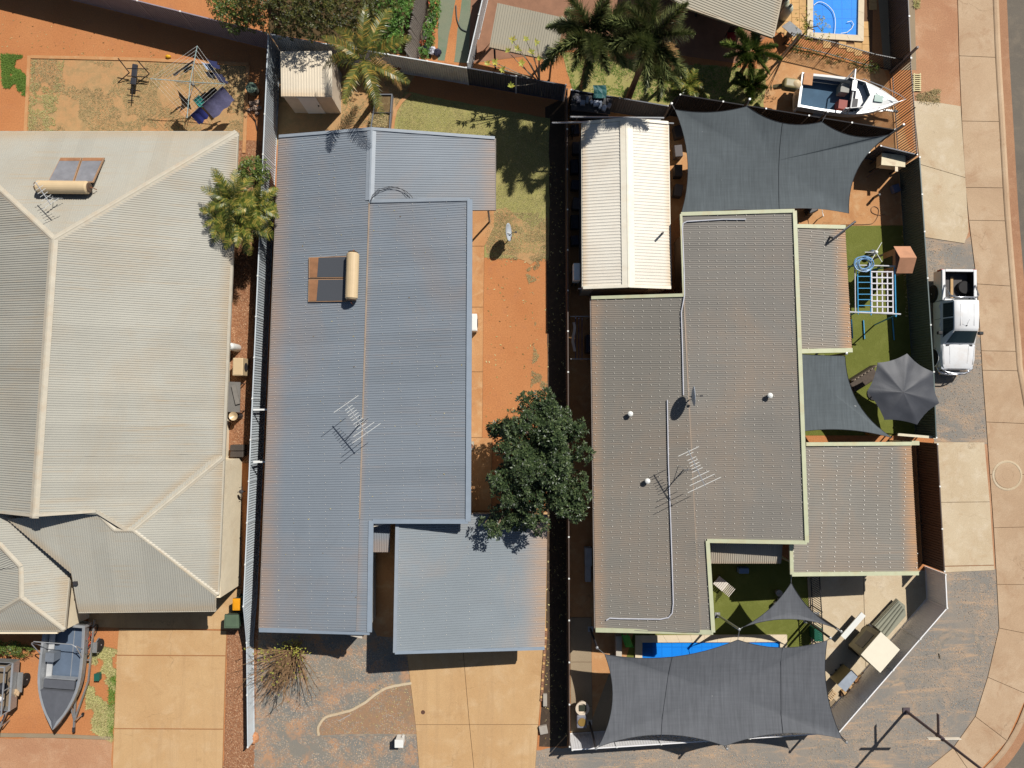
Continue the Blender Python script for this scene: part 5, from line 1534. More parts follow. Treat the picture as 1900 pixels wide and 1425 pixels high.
# ================================================================== POOLS
def pool_mats():
    m, n, l, b = newmat('pool water')
    tr = n.new('ShaderNodeBsdfTransparent'); tr.inputs[0].default_value = (.72, .90, .98, 1)
    gl = n.new('ShaderNodeBsdfGlossy'); gl.inputs['Roughness'].default_value = .03
    fr_ = n.new('ShaderNodeFresnel'); fr_.inputs[0].default_value = 1.33
    ms = n.new('ShaderNodeMixShader')
    k = n.new('ShaderNodeBump'); k.inputs['Strength'].default_value = .15; k.inputs['Distance'].default_value = .02
    l.new(nz(n, l, coords(n, l), 5, 3), k.inputs['Height']); l.new(k.outputs[0], fr_.inputs['Normal']); l.new(k.outputs[0], gl.inputs['Normal'])
    l.new(fr_.outputs[0], ms.inputs[0]); l.new(tr.outputs[0], ms.inputs[1]); l.new(gl.outputs[0], ms.inputs[2])
    l.new(ms.outputs[0], n['Material Output'].inputs[0])
    m2, n, l, b = newmat('blue pool basin')
    v = coords(n, l)
    br = n.new('ShaderNodeTexBrick'); br.offset = 0.0
    br.inputs['Color1'].default_value = c4(srgb(28, 150, 236)); br.inputs['Color2'].default_value = c4(srgb(34, 156, 240)); br.inputs['Mortar'].default_value = c4(srgb(20, 134, 220))
    br.inputs['Scale'].default_value = 1.0; br.inputs['Mortar Size'].default_value = .02; br.inputs['Brick Width'].default_value = .5; br.inputs['Row Height'].default_value = .5
    l.new(v, br.inputs[0])
    l.new(br.outputs[0], b.inputs['Base Color']); b.inputs['Roughness'].default_value = .6
    return m, m2
WATER, BASIN = pool_mats()
def pool(label, q, coping_mat, cw=.35, step=None):
    P = [W(*p).xy for p in q]
    c = sum(P, Vector((0, 0))) / len(P)
    t = thing('swimming_pool', label, 'pool', (c.x, c.y, 0))
    z0 = .018
    ar = sum(P[i].x * P[(i + 1) % len(P)].y - P[(i + 1) % len(P)].x * P[i].y for i in range(len(P)))
    Q = P if ar > 0 else P[::-1]
    obj('basin', MB().add([(p.x, p.y, z0) for p in Q], [tuple(range(len(Q)))]), BASIN, t)
    obj('water', MB().add([(p.x, p.y, .075) for p in Q], [tuple(range(len(Q)))]), WATER, t)
    out = inset(Q, -cw)
    n_ = len(Q)
    for i in range(n_):
        a, b_ = Q[i], Q[(i + 1) % n_]; a2, b2 = out[i], out[(i + 1) % n_]
        k = max(1, round((b_ - a).length / .6))
        for j in range(k):
            s0, s1 = j / k + .004 / (b_ - a).length, (j + 1) / k - .004 / (b_ - a).length
            obj('coping_stone', MB().prism([a.lerp(b_, s0), a.lerp(b_, s1), a2.lerp(b2, s1), a2.lerp(b2, s0)], .01, .11), coping_mat, t)
    return t
COPING = plain('pale pool coping', srgb(226, 208, 178), .8, var=.06)
pool('bright blue front pool half under the charcoal sail', [(1191, 1191), (1446, 1190), (1446, 1300), (1191, 1302)], COPING)
pool('blue swimming pool at the top edge beside the sandstone deck', [(1508, -70), (1592, -66), (1590, 67), (1507, 62)], COPING, .3)
# sandstone deck of the rear pool: single pavers
dk = sheet('pool_deck', [(1446, -160), (1622, -160), (1618, 104), (1440, 60)], .009, JOINT)
PP = [W(*p).xy for p in [(1446, -160), (1622, -160), (1618, 104), (1440, 60)]]
hole = inset([W(*p).xy for p in [(1508, -70), (1592, -66), (1590, 67), (1507, 62)]], -.42)
m = MB()
x0, x1 = min(p.x for p in PP), max(p.x for p in PP); y0, y1 = min(p.y for p in PP), max(p.y for p in PP)
x = x0
row = 0
while x < x1:
    y = y0 + (row % 2) * .2
    while y < y1:
        c = (x + .2, y + .2)
        if in_poly(c, PP) and not in_poly(c, hole):
            m.box((c[0], c[1], .02), (.385, .385, .022 + rnd(-.003, .003)))
        y += .4
    x += .4; row += 1
o = obj('pavers', m, PAVER, dk); o['kind'] = 'stuff'
for nm, pts, mt in (('pool_hose', [(1560, 62), (1572, 60), (1580, 53), (1584, 45), (1580, 39), (1572, 41)], M_WHITE), ('pool_hose', curve([(1548, 66), (1550, 40), (1545, 20), (1530, 6), (1518, 4), (1510, 10)], 4), M_WHITE)):
    c = W(pts[0][0], pts[0][1])
    tag(obj(nm, MB().tube([W(p[0], p[1], .09) for p in pts], .016, 6), mt), 'short white hose loop at the lower right of the upper pool' if len(pts) == 6 else 'long white hose curving across the upper pool', 'hose')

# ================================================================== THINGS ON THE ROOFS
def solar_heater(label, ta, tb, panels, dust, glass=None):
    A, B = W(*ta), W(*tb)
    t = thing('solar_water_heater', label, 'water heater', ((A.x + B.x) / 2, (A.y + B.y) / 2, A.z - .3))
    d = (B - A).normalized()
    R_ = .29
    L = (B - A).length
    tk = obj('tank', MB().lathe(A, [(.22, -.02), (R_, .05), (R_, L - .05), (.22, L + .02)], 20, d), M_TANK, t, smooth=False)
    for s_, p in ((-1, A), (1, B)):
        obj('end_cap', MB().lathe(p + d * s_ * .03, [(.2, 0), (.235, .02), (.18, .05), (.03, .06)] if s_ > 0 else [(.2, 0), (.235, -.02), (.18, -.05), (.03, -.06)], 16, d), plain('brown end cap', srgb(92, 72, 58), .6), tk)
    for k in (.2, .8):
        p = A.lerp(B, k); obj('cradle', MB().box((p.x, p.y, p.z - .27), (.3, .3, .1)), M_DARKMETAL, t)
    for q in panels:
        P = [W(*p) for p in q]
        nn = (P[1] - P[0]).cross(P[3] - P[0]).normalized()
        if nn.z < 0: nn = -nn
        pa = obj('collector', MB().slab([p - nn * .01 for p in P], .09), plain('collector frame', srgb(176, 140, 108), .5), t)
        c = sum(P, Vector()) / 4
        I = [c + (p - c) * .93 for p in P]
        obj('glass', MB().add([p + nn * .004 for p in I], [(0, 1, 2, 3)] if (I[1] - I[0]).cross(I[2] - I[0]).z > 0 else [(3, 2, 1, 0)]), glass or M_SOLAR, pa)
        if dust:
            a, b_, c2, d2 = I
            e = [a, a.lerp(b_, .24), d2.lerp(c2, .2), d2]
        else:
            a, b_, c2, d2 = I
            e = [a, b_, b_.lerp(c2, .12), a.lerp(d2, .12)]
        obj('dust_film', MB().add([p + nn * .009 for p in e], [(0, 1, 2, 3)] if (e[1] - e[0]).cross(e[2] - e[0]).z > 0 else [(3, 2, 1, 0)]), plain('brown dust film', srgb(158, 112, 78), .9, var=.2), pa)
    obj('pipes', MB().tube([A - d * .05, A - d * .18 + Vector((0, 0, -.1)), A - d * .16 + Vector((0, 0, -.35))], .02, 6).tube([B + d * .05, B + d * .16 + Vector((0, 0, .04)), B + d * .2 + Vector((0, 0, -.3))], .02, 6), M_RUST, t)
    return t
solar_heater('solar water heater with cream tank on the pale hip roof', (70, 347, 4.35), (164, 348, 4.35), [[(112, 292, 3.45), (151, 292, 3.45), (135.5, 338, 4.15), (88, 338, 4.15)], [(153.5, 292, 3.45), (193, 292, 3.45), (172, 338, 4.15), (137.5, 338, 4.15)]], False, M_SOLAR_SKY)
solar_heater('solar water heater with upright cream tank on the blue grey roof', (655, 470, 3.6), (652, 555, 3.6), [[(572.6, 477.5, 3.0), (645, 475, 3.34), (645, 515, 3.34), (572.6, 516, 3.0)], [(572.3, 518, 3.0), (644, 517, 3.34), (643, 559, 3.34), (571.5, 560, 3.0)]], True)
def antenna(label, foot, mast, boom_ang, L, els, lean=(0, 0)):
    b = Vector(foot)
    t = thing('tv_antenna', label, 'antenna', b, group='television antennas on the roofs')
    top = b + Vector((lean[0], lean[1], mast))
    obj('mast', MB().tube([b, top], .026, 6), M_ALU, t)
    d = Vector((math.cos(boom_ang), math.sin(boom_ang), 0)); s_ = Vector((-d.y, d.x, 0))
    obj('boom', MB().tube([top - d * L * .45, top + d * L * .55], .022, 5), M_ALU, t)
    for (u, w) in els:
        p = top + d * u * L
        obj('element', MB().tube([p - s_ * w / 2, p + s_ * w / 2], .013, 4), M_WHITE, t)
    obj('bracket', MB().tube([b + Vector((.25, .1, .0)), b + Vector((0, 0, mast * .4))], .012, 5).tube([b + Vector((-.2, .2, .0)), b + Vector((0, 0, mast * .4))], .012, 5), M_ALU, t)
    return t
antenna('spiky television antenna on the blue grey roof', W(676, 778, 3.35), 1.5, R(125), 1.7, [(-.42, 1.5), (-.3, 1.1), (-.2, .5), (-.12, .5), (-.04, .5), (.06, .45), (.14, .45), (.22, .45), (.3, .4), (.38, .4), (.5, 1.3)])
antenna('television antenna on the taupe roof beside the white conduit', W(1268, 872, 3.35), 1.7, R(115), 1.7, [(-.42, 1.6), (-.28, 1.2), (-.15, .9), (.0, .5), (.08, .45), (.16, .45), (.24, .4), (.32, .4), (.45, .35), (.52, 1.0)], lean=(.2, .15))
antenna('television antenna below the tank on the pale hip roof', W(106, 372, 4.45), .9, R(125), 1.2, [(-.42, .9), (-.3, .5), (-.15, .5), (.0, .4), (.15, .4), (.3, .4), (.5, .35)])
o = W(106, 366, 4.6)
def dish(label, cx, foot, nrm, r, mat=None):
    c = Vector(cx); n_ = Vector(nrm).normalized(); b = Vector(foot)
    t = thing('satellite_dish', label, 'satellite dish', b, group='satellite dishes')
    prof = [(r * k / 6, .22 * r * (k / 6) ** 2) for k in range(0, 7)]
    prof[0] = (.01, 0)
    inner = prof + [(r, prof[-1][1] + .012)] + [(a, z_ + .014) for a, z_ in prof[::-1]]
    obj('reflector', MB().lathe(c - n_ * .1 * r, inner, 24, n_), mat or plain('pale grey dish', srgb(190, 198, 206), .5), t, smooth=True)
    f = c + n_ * r * .95 - Vector((0, 0, .12))
    obj('feed_arm', MB().tube([c - n_ * .05 - Vector((0, 0, r * .95)), f], .016, 5).box(f, (.1, .08, .09)), M_DARKMETAL, t)
    obj('mast', MB().tube([b, Vector((b.x, b.y, c.z - .1)), c - n_ * .08], .028, 7), M_STEEL, t)
    return t
dish('grey satellite dish on a pole standing on the dry grass', W(942, 431, 1.05), W(947, 442), (.94, .0, .32), .45)
dish('satellite dish seen edge on, mounted on the taupe roof', W(1285, 735, 4.2), W(1278, 742, 3.35), (.985, .02, .12), .45)

# ================================================================== SIDE YARD THINGS
def aircon(label, q, z0, z1, mat=None, group='outdoor air conditioning units'):
    P = [W(p[0], p[1], z1).xy for p in q]
    c = sum(P, Vector((0, 0))) / 4
    t = thing('air_conditioner', label, 'air conditioner', (c.x, c.y, z0), group=group)
    bd = obj('casing', MB().prism(P, z0, z1), mat or M_WHITE, t); bevel(bd, .03)
    e = P[1] - P[0]
    obj('lid', MB().prism(inset(P, .05), z1 + .001, z1 + .015), mat or M_WHITE, t)
    f = (P[1] + P[2]) / 2; nn = (f - c).normalized()
    obj('fan_grille', MB().lathe((f.x + nn.x * .003, f.y + nn.y * .003, (z0 + z1) / 2), [(.22, 0), (.22, .015), (.2, .02), (.02, .02)], 18, (nn.x, nn.y, 0)), M_DARKMETAL, t)
    for k in (0, 1, 2, 3):
        p = inset(P, .08)[k]; obj('foot', MB().box((p.x, p.y, z0 / 2 if z0 > .05 else .02), (.06, .06, max(z0, .03))), M_DARKMETAL, t)
    return t
aircon('cream air conditioner beside the cream wall and gas bottle', [(432, 664), (451, 664), (450, 697), (431, 697)], .15, .95, M_TANK)
aircon('white air conditioner on the path beside the blue grey roof', [(873, 582), (885, 582), (885, 614), (873, 614)], .12, .85)
aircon('white air conditioner on the west wall of the off white shed', [(1064, 488), (1077, 488), (1077, 520), (1064, 520)], 1.2, 2.0)
o = W(442, 646)
t = thing('gas_bottle', 'white gas bottle between window and air conditioner', 'gas bottle', o)
obj('cylinder', MB().lathe((o.x, o.y, 0), [(.17, .02), (.19, .08), (.19, .95), (.15, 1.08), (.05, 1.14)], 18), M_WHITE, t, smooth=True)
obj('collar', MB().lathe((o.x, o.y, 1.08), [(.1, 0), (.1, .1), (.085, .1), (.085, .02)], 12), M_WHITE, t)
obj('valve', MB().cyl((o.x, o.y, 1.1), (o.x, o.y, 1.22), .025, n=6), M_DARKMETAL, t)
# outdoor table with a folded lid on it
P = [W(p[0], p[1], .75).xy for p in ((421, 708), (446, 709), (445, 765), (420, 764))]
c = sum(P, Vector((0, 0))) / 4
SLATE = plain('grey weathered board', srgb(122, 118, 112), .8, var=.12)
t = thing('outdoor_table', 'grey outdoor table against the cream wall', 'table', (c.x, c.y, 0))
obj('table_top', MB().prism(P, .71, .75), SLATE, t)
for p in inset(P, .06): obj('leg', MB().box((p.x, p.y, .355), (.04, .04, .71)), M_DARKMETAL, t)
P2 = [W(p[0], p[1], .85).xy for p in ((429, 716), (437, 714), (445, 749), (437, 751))]
tag(obj('storage_case', MB().prism(P2, .751, .85), plain('grey case', srgb(134, 128, 120), .7)), 'slim grey case lying on the outdoor table', 'case')
o = W(433, 772, .78)
t = thing('kettle_pan', 'pale pan on a dark stand at the end of the table', 'pan', (o.x, o.y, 0))
obj('bowl', MB().lathe((o.x, o.y, .66), [(.05, 0), (.2, .1), (.22, .14), (.19, .12), (.03, .03)], 16), M_TANK, t)
obj('stand', MB().lathe((o.x, o.y, 0), [(.2, .0), (.17, .3), (.14, .66)], 8), M_DARKMETAL, t)
for py, lb in ((831, 'upper dark storage box beside the cream garage wall'), (843, 'lower dark storage box beside the cream garage wall')):
    P = [W(p[0], p[1], .5).xy for p in ((427, py - 5.5), (451, py - 5.5), (451, py + 5.5), (426, py + 5.5))]
    t = tag(bevel(obj('storage_box', MB().prism(P, 0, .5), plain('dark brown plastic', srgb(74, 66, 60), .6)), .03), lb, 'storage box', 'storage boxes by the garage')
def bin_(label, q, z, body, lid):
    P = [W(p[0], p[1], z).xy for p in q]
    c = sum(P, Vector((0, 0))) / 4
    t = thing('wheelie_bin', label, 'bin', (c.x, c.y, 0), group='wheelie bins beside the driveway')
    I = inset(P, .08)
    m = MB(); n_ = 4
    m.add([(p.x, p.y, .05) for p in I] + [(p.x, p.y, z - .09) for p in inset(P, .015)], [(0, 1, 5, 4), (1, 2, 6, 5), (2, 3, 7, 6), (3, 0, 4, 7), (3, 2, 1, 0)])
    obj('body', m, body, t)
    ld = obj('lid', MB().prism(P, z - .08, z - .02).prism(inset(P, .07), z - .0205, z + .01), lid, t); bevel(ld, .02)
    e = (P[1] - P[0]).normalized()
    for k in (0, 1):
        p = I[k]; obj('wheel', MB().cyl((p.x - e.x * .03, p.y - e.y * .03, .1), (p.x + e.x * .03, p.y + e.y * .03, .1), .1, n=12), M_DKRUBBER, t)
    obj('handle', MB().cyl((P[0].x, P[0].y, z - .1), (P[1].x, P[1].y, z - .1), .018, n=6), M_DKRUBBER, t)
    return t
BINB = plain('dark green bin plastic', srgb(66, 86, 68), .55)
bin_('green wheelie bin with green lid beside the driveway', [(416, 1141), (442, 1141), (443, 1166), (415, 1166)], 1.06, BINB, plain('faded green lid', srgb(88, 106, 84), .6))
bin_('wheelie bin with yellow orange lid against the fence', [(431, 1111), (446, 1111), (446, 1133), (431, 1133)], 1.06, BINB, plain('yellow orange lid', srgb(240, 160, 20), .5))

# brackets of the side gate between fence and grey roofed house
for py, lb in ((760, 'upper white side gate rail between pale fence and blue grey roof'), (857, 'lower white side gate rail between pale fence and blue grey roof')):
    a, b_ = W(470, py, 1.9), W(497, py, 1.9)
    t = thing('gate_rail', lb, 'gate rail', (a.x, a.y, 0), group='white rails of the side gate')
    obj('rail', MB().bar(a, b_, .08, .06), M_WHITE, t)
    obj('post', MB().box((a.x + .08, a.y, .95), (.07, .07, 1.9)), M_WHITE, t)
# ================================================================== VEHICLES
WPAINT = plain('white car paint', srgb(236, 236, 235), .35, var=.03, coat=.4, dirt=srgb(206, 176, 146), dirt_amt=.35)
BLKPL = plain('black plastic', srgb(30, 30, 32), .6)
CHROME = plain('polished alloy', srgb(214, 216, 220), .2, metal=.9, var=.03)
REDL = plain('red lamp', srgb(170, 24, 24), .3)
WIND = glassy('windscreen glass', (.02, .035, .04), .06)
def wheel(parent, x, y, r=.38, w=.25, rim=True, name='wheel'):
    s_ = 1 if y > 0 else -1
    ty = obj(name, MB().lathe((x, y - s_ * w / 2, r), [(r * .6, 0), (r * .9, -.0), (r, .03), (r, w - .03), (r * .9, w), (r * .6, w)], 20, (0, s_, 0)), M_DKRUBBER, parent, local=True, smooth=False)
    if rim: obj('rim', MB().lathe((x, y + s_ * (w / 2 - .04), r), [(r * .62, 0), (r * .62, .03), (r * .5, .01), (r * .12, .02), (.03, .05)], 14, (0, s_, 0)), M_ALU, ty, local=True)
    return ty
rearp = W(1775, 498, 1.1); frontp = W(1775, 690, .8)
ut = thing('ute', 'white dual cab ute with bull bar parked on the verge outside the green fence', 'ute', (W(1777, 600, 1.0).x, (rearp.y + frontp.y) / 2 - .02, 0), R(-90.6))
HL = (rearp.y - frontp.y) / 2
fx = HL - .12     # nose
def ring(x, hw, zb, zt, sh=.82, crown_=.02):
    return [Vector((x, s_ * a * hw, z)) for s_, a, z in ((-1, .97, zb), (-1, 1.0, zb + .25), (-1, 1.0, zb + (zt - zb) * .55), (-1, .975, zt - .09), (-1, .90, zt - .015), (-1, .5, zt + crown_), (1, .5, zt + crown_), (1, .90, zt - .015), (1, .975, zt - .09), (1, 1.0, zb + (zt - zb) * .55), (1, 1.0, zb + .25), (1, .97, zb))]
bx0 = -HL + .05
secs = [ring(fx, .60, .5, .86), ring(fx - .06, .72, .42, .95), ring(fx - .22, .82, .4, 1.01), ring(fx - .6, .86, .4, 1.05), ring(fx - 1.15, .87, .4, 1.09), ring(fx - 1.3, .87, .4, 1.08), ring(-.95, .87, .4, 1.08)]
hood = MB().grid(secs); n0 = len(secs[0])
hood.f.append(tuple(range(n0))); hood.f.append(tuple((len(secs) - 1) * n0 + i for i in range(n0))[::-1])
o = obj('body', hood, WPAINT, ut, local=True, smooth=True); o.data.set_sharp_from_angle(angle=R(35))
# tub
tx0, tx1 = bx0, -.98
tub = MB()
for s_ in (-1, 1):
    tub.box(((tx0 + tx1) / 2, s_ * .80, .80), (tx1 - tx0, .12, .70))
    tub.box(((tx0 + tx1) / 2, s_ * .775, 1.165), (tx1 - tx0, .16, .05))
tub.box((tx0 + .05, 0, .86), (.10, 1.6, .58)); tub.box((tx0 + .05, 0, 1.165), (.13, 1.39, .052)); tub.box((tx1 - .04, 0, .86), (.08, 1.6, .58))
o = obj('tub', tub, WPAINT, ut, local=True); bevel(o, .025)
obj('tub_liner', MB().box(((tx0 + tx1) / 2, 0, .66), (tx1 - tx0 - .1, 1.48, .06)), plain('grey tub floor', srgb(84, 80, 78), .8), ut, local=True)
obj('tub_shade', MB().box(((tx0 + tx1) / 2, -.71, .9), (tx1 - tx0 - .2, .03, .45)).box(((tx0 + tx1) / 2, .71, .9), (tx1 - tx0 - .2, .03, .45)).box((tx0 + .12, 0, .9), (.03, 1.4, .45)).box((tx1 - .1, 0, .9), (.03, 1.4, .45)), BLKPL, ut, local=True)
# cabin
def cring(x, hb, ht, zb, zt):
    return [Vector((x, -hb, zb)), Vector((x, -(hb * .35 + ht * .65), zb + (zt - zb) * .62)), Vector((x, -ht, zt - .05)), Vector((x, -ht * .86, zt)), Vector((x, 0, zt + .02)), Vector((x, ht * .86, zt)), Vector((x, ht, zt - .05)), Vector((x, (hb * .35 + ht * .65), zb + (zt - zb) * .62)), Vector((x, hb, zb))]
cx0, cx1 = -.98, fx - 1.22
zr = 1.76
rr = [cring(cx0, .80, .76, 1.06, 1.14), cring(cx0 + .06, .80, .62, 1.06, zr - .06), cring(cx0 + .14, .81, .60, 1.06, zr), cring(cx0 + .8, .82, .60, 1.06, zr + .01), cring(cx0 + 1.42, .82, .585, 1.06, zr - .02), cring(cx0 + 1.52, .82, .58, 1.06, zr - .06), cring(cx1 - .05, .81, .74, 1.06, 1.14), cring(cx1, .80, .76, 1.05, 1.08)]
cb = MB().grid(rr)
o = obj('cabin', cb, WPAINT, ut, local=True, smooth=True); o.data.set_sharp_from_angle(angle=R(30))
def side_pt(x, s_, k):
    """point on the cabin side, k=0 sill, 1 roof edge"""
    for i in range(len(rr) - 1):
        if rr[i][0].x <= x <= rr[i + 1][0].x:
            f = (x - rr[i][0].x) / (rr[i + 1][0].x - rr[i][0].x)
            idx = (0, 1, 2) if s_ < 0 else (8, 7, 6)
            a = [rr[i][j].lerp(rr[i + 1][j], f) for j in idx]
            p = a[0].lerp(a[1], k / .62) if k < .62 else a[1].lerp(a[2], (k - .62) / .38)
            return p + Vector((0, s_ * .008, .004))
    return Vector((x, s_ * .8, 1.2))
for s_ in (-1, 1):
    for (xa, xb, xb2, nm) in ((cx0 + .16, cx0 + .86, cx0 + .86, 'rear_door_window'), (cx0 + .92, cx0 + 1.85, cx0 + 1.5, 'front_door_window')):
        rows = []
        for k in range(6):
            kk = .10 + .80 * k / 5
            xe = xb + (xb2 - xb) * k / 5
            rows.append([side_pt(xa + (xe - xa) * j / 5, s_, kk) for j in range(6)])
        obj(nm, MB().grid(rows if s_ < 0 else rows[::-1]), WIND, ut, local=True, smooth=True)
a, b_ = rr[5], rr[6]
wsr = []
for k in range(7):
    f = .06 + .86 * k / 6
    L_ = [a[j].lerp(b_[j], f) for j in (3, 4, 5)]; ed = [a[2].lerp(b_[2], f), a[6].lerp(b_[6], f)]
    row = [ed[0].lerp(L_[0], .45), L_[0], L_[0].lerp(L_[1], .5), L_[1], L_[1].lerp(L_[2], .5), L_[2], ed[1].lerp(L_[2], .45)]
    wsr.append([p + Vector((.012, 0, .012)) for p in row])
obj('windscreen', MB().grid(wsr), WIND, ut, local=True, smooth=True)
obj('rear_window', MB().box((cx0 + .02, 0, 1.42), (.03, 1.0, .4)), WIND, ut, local=True)
for s_ in (-1, 1):
    mi = obj('wing_mirror', MB().box((cx0 + 1.62, s_ * 1.0, 1.18), (.16, .22, .17)), BLKPL, ut, local=True); bevel(mi, .03)
    obj('headlight', MB().box((fx - .12, s_ * .62, .84), (.2, .3, .15)), plain('clear lamp', srgb(200, 205, 210), .15), ut, local=True)
    obj('tail_light', MB().box((tx0 + .02, s_ * .79, .95), (.1, .14, .34)), REDL, ut, local=True)
    for x in (fx - .62, -HL + 1.15):
        obj('wheel_arch', MB().lathe((x, s_ * .872, .42), [(.02, 0), (.45, 0), (.45, .006), (.02, .006)], 22, (0, s_, 0)), BLKPL, ut, local=True)
        wheel(ut, x, s_ * .80)
    obj('door_seam', MB().box((cx0 + .9, s_ * .868, .8), (.012, .012, .5)), BLKPL, ut, local=True)
    for x in (cx0 + .3, cx0 + 1.2): obj('door_handle', MB().box((x, s_ * .885, .98), (.18, .03, .04)), WPAINT, ut, local=True)
    obj('fender_flare', MB().tube([(fx - .62 + .46 * math.cos(t_), s_ * .875, .42 + .46 * math.sin(t_)) for t_ in [math.pi * k / 10 for k in range(11)]], .025, 5), WPAINT, ut, local=True, smooth=True)
# bull bar and sports bar
bb = MB()
bb.tube([(fx - .12, -.82, .62), (fx + .1, -.70, .62), (fx + .2, -.4, .62), (fx + .22, 0, .62), (fx + .2, .4, .62), (fx + .1, .70, .62), (fx - .12, .82, .62)], .05, 8)
bb.tube([(fx - .05, -.80, .88), (fx + .1, -.55, .95), (fx + .18, -.3, .98), (fx + .18, .3, .98), (fx + .1, .55, .95), (fx - .05, .80, .88)], .035, 8)
for y in (-.3, .3): bb.bar((fx + .19, y, .45), (fx + .17, y, 1.0), .03, .06)
bb.box((fx + .14, 0, .55), (.16, 1.3, .14))
obj('bull_bar', bb, CHROME, ut, local=True, smooth=True)
obj('sports_bar', MB().tube([(tx1 - .75, -.76, 1.2), (tx1 - .2, -.70, 1.55), (tx1 - .08, -.5, 1.68), (tx1 - .08, .5, 1.68), (tx1 - .2, .70, 1.55), (tx1 - .75, .76, 1.2)], .032, 8).tube([(tx1 - .1, -.74, 1.2), (tx1 - .12, -.6, 1.62)], .028, 6).tube([(tx1 - .1, .74, 1.2), (tx1 - .12, .6, 1.62)], .028, 6), CHROME, ut, local=True, smooth=True)
obj('roof_aerial', MB().lathe((cx0 + 1.32, -.05, zr + .005), [(.03, 0), (.02, .04), (.005, .06)], 8).tube([(cx0 + 1.32, -.05, zr + .03), (cx0 + 1.05, -.1, zr + .3)], .006, 4), BLKPL, ut, local=True)
for x in (cx0 + .5, cx0 + .8, cx0 + 1.1): pass
obj('hood_seam', MB().bar((fx - .25, -.70, 1.012), (fx - 1.16, -.76, 1.075), .012, .012).bar((fx - .25, .70, 1.012), (fx - 1.16, .76, 1.075), .012, .012), BLKPL, ut, local=True)
obj('hood_crease', MB().tube([(fx - .3, -.42, 1.04), (fx - .8, -.45, 1.085), (fx - 1.15, -.46, 1.108)], .012, 5).tube([(fx - .3, .42, 1.04), (fx - .8, .45, 1.085), (fx - 1.15, .46, 1.108)], .012, 5), WPAINT, ut, local=True)
obj('grille', MB().box((fx + .0, 0, .78), (.06, .9, .18)), BLKPL, ut, local=True)
obj('wiper', MB().bar((cx1 - .02, -.5, 1.115), (cx1 - .12, .1, 1.19), .014, .014), BLKPL, ut, local=True); obj('wiper', MB().bar((cx1 - .02, .0, 1.125), (cx1 - .12, .6, 1.18), .014, .014), BLKPL, ut, local=True)
obj('cowl_panel', MB().box((cx1 + .02, 0, 1.092), (.1, 1.3, .02)), BLKPL, ut, local=True)
for y in (-.33, 0, .33): obj('roof_rib', MB().bar((cx0 + .25, y, zr + .016), (cx0 + 1.3, y, zr + .012), .03, .012), WPAINT, ut, local=True)
tag(obj('timber_plank', MB().bar((W(1771, 512, .95).x, W(1771, 512, .95).y, .72), (W(1771, 552, .95).x, W(1771, 552, .95).y, .72), .13, .05), plain('fresh pine', srgb(196, 158, 108), .7)), 'pine plank lying in the tub of the white ute', 'plank')
o = W(1788, 534, .8)
tag(obj('spare_tyre', MB().lathe((o.x, o.y, .69), [(.17, 0), (.3, .02), (.34, .08), (.34, .16), (.3, .22), (.17, .22)], 20), M_DKRUBBER), 'dark spare tyre lying in the tub of the white ute', 'tyre')

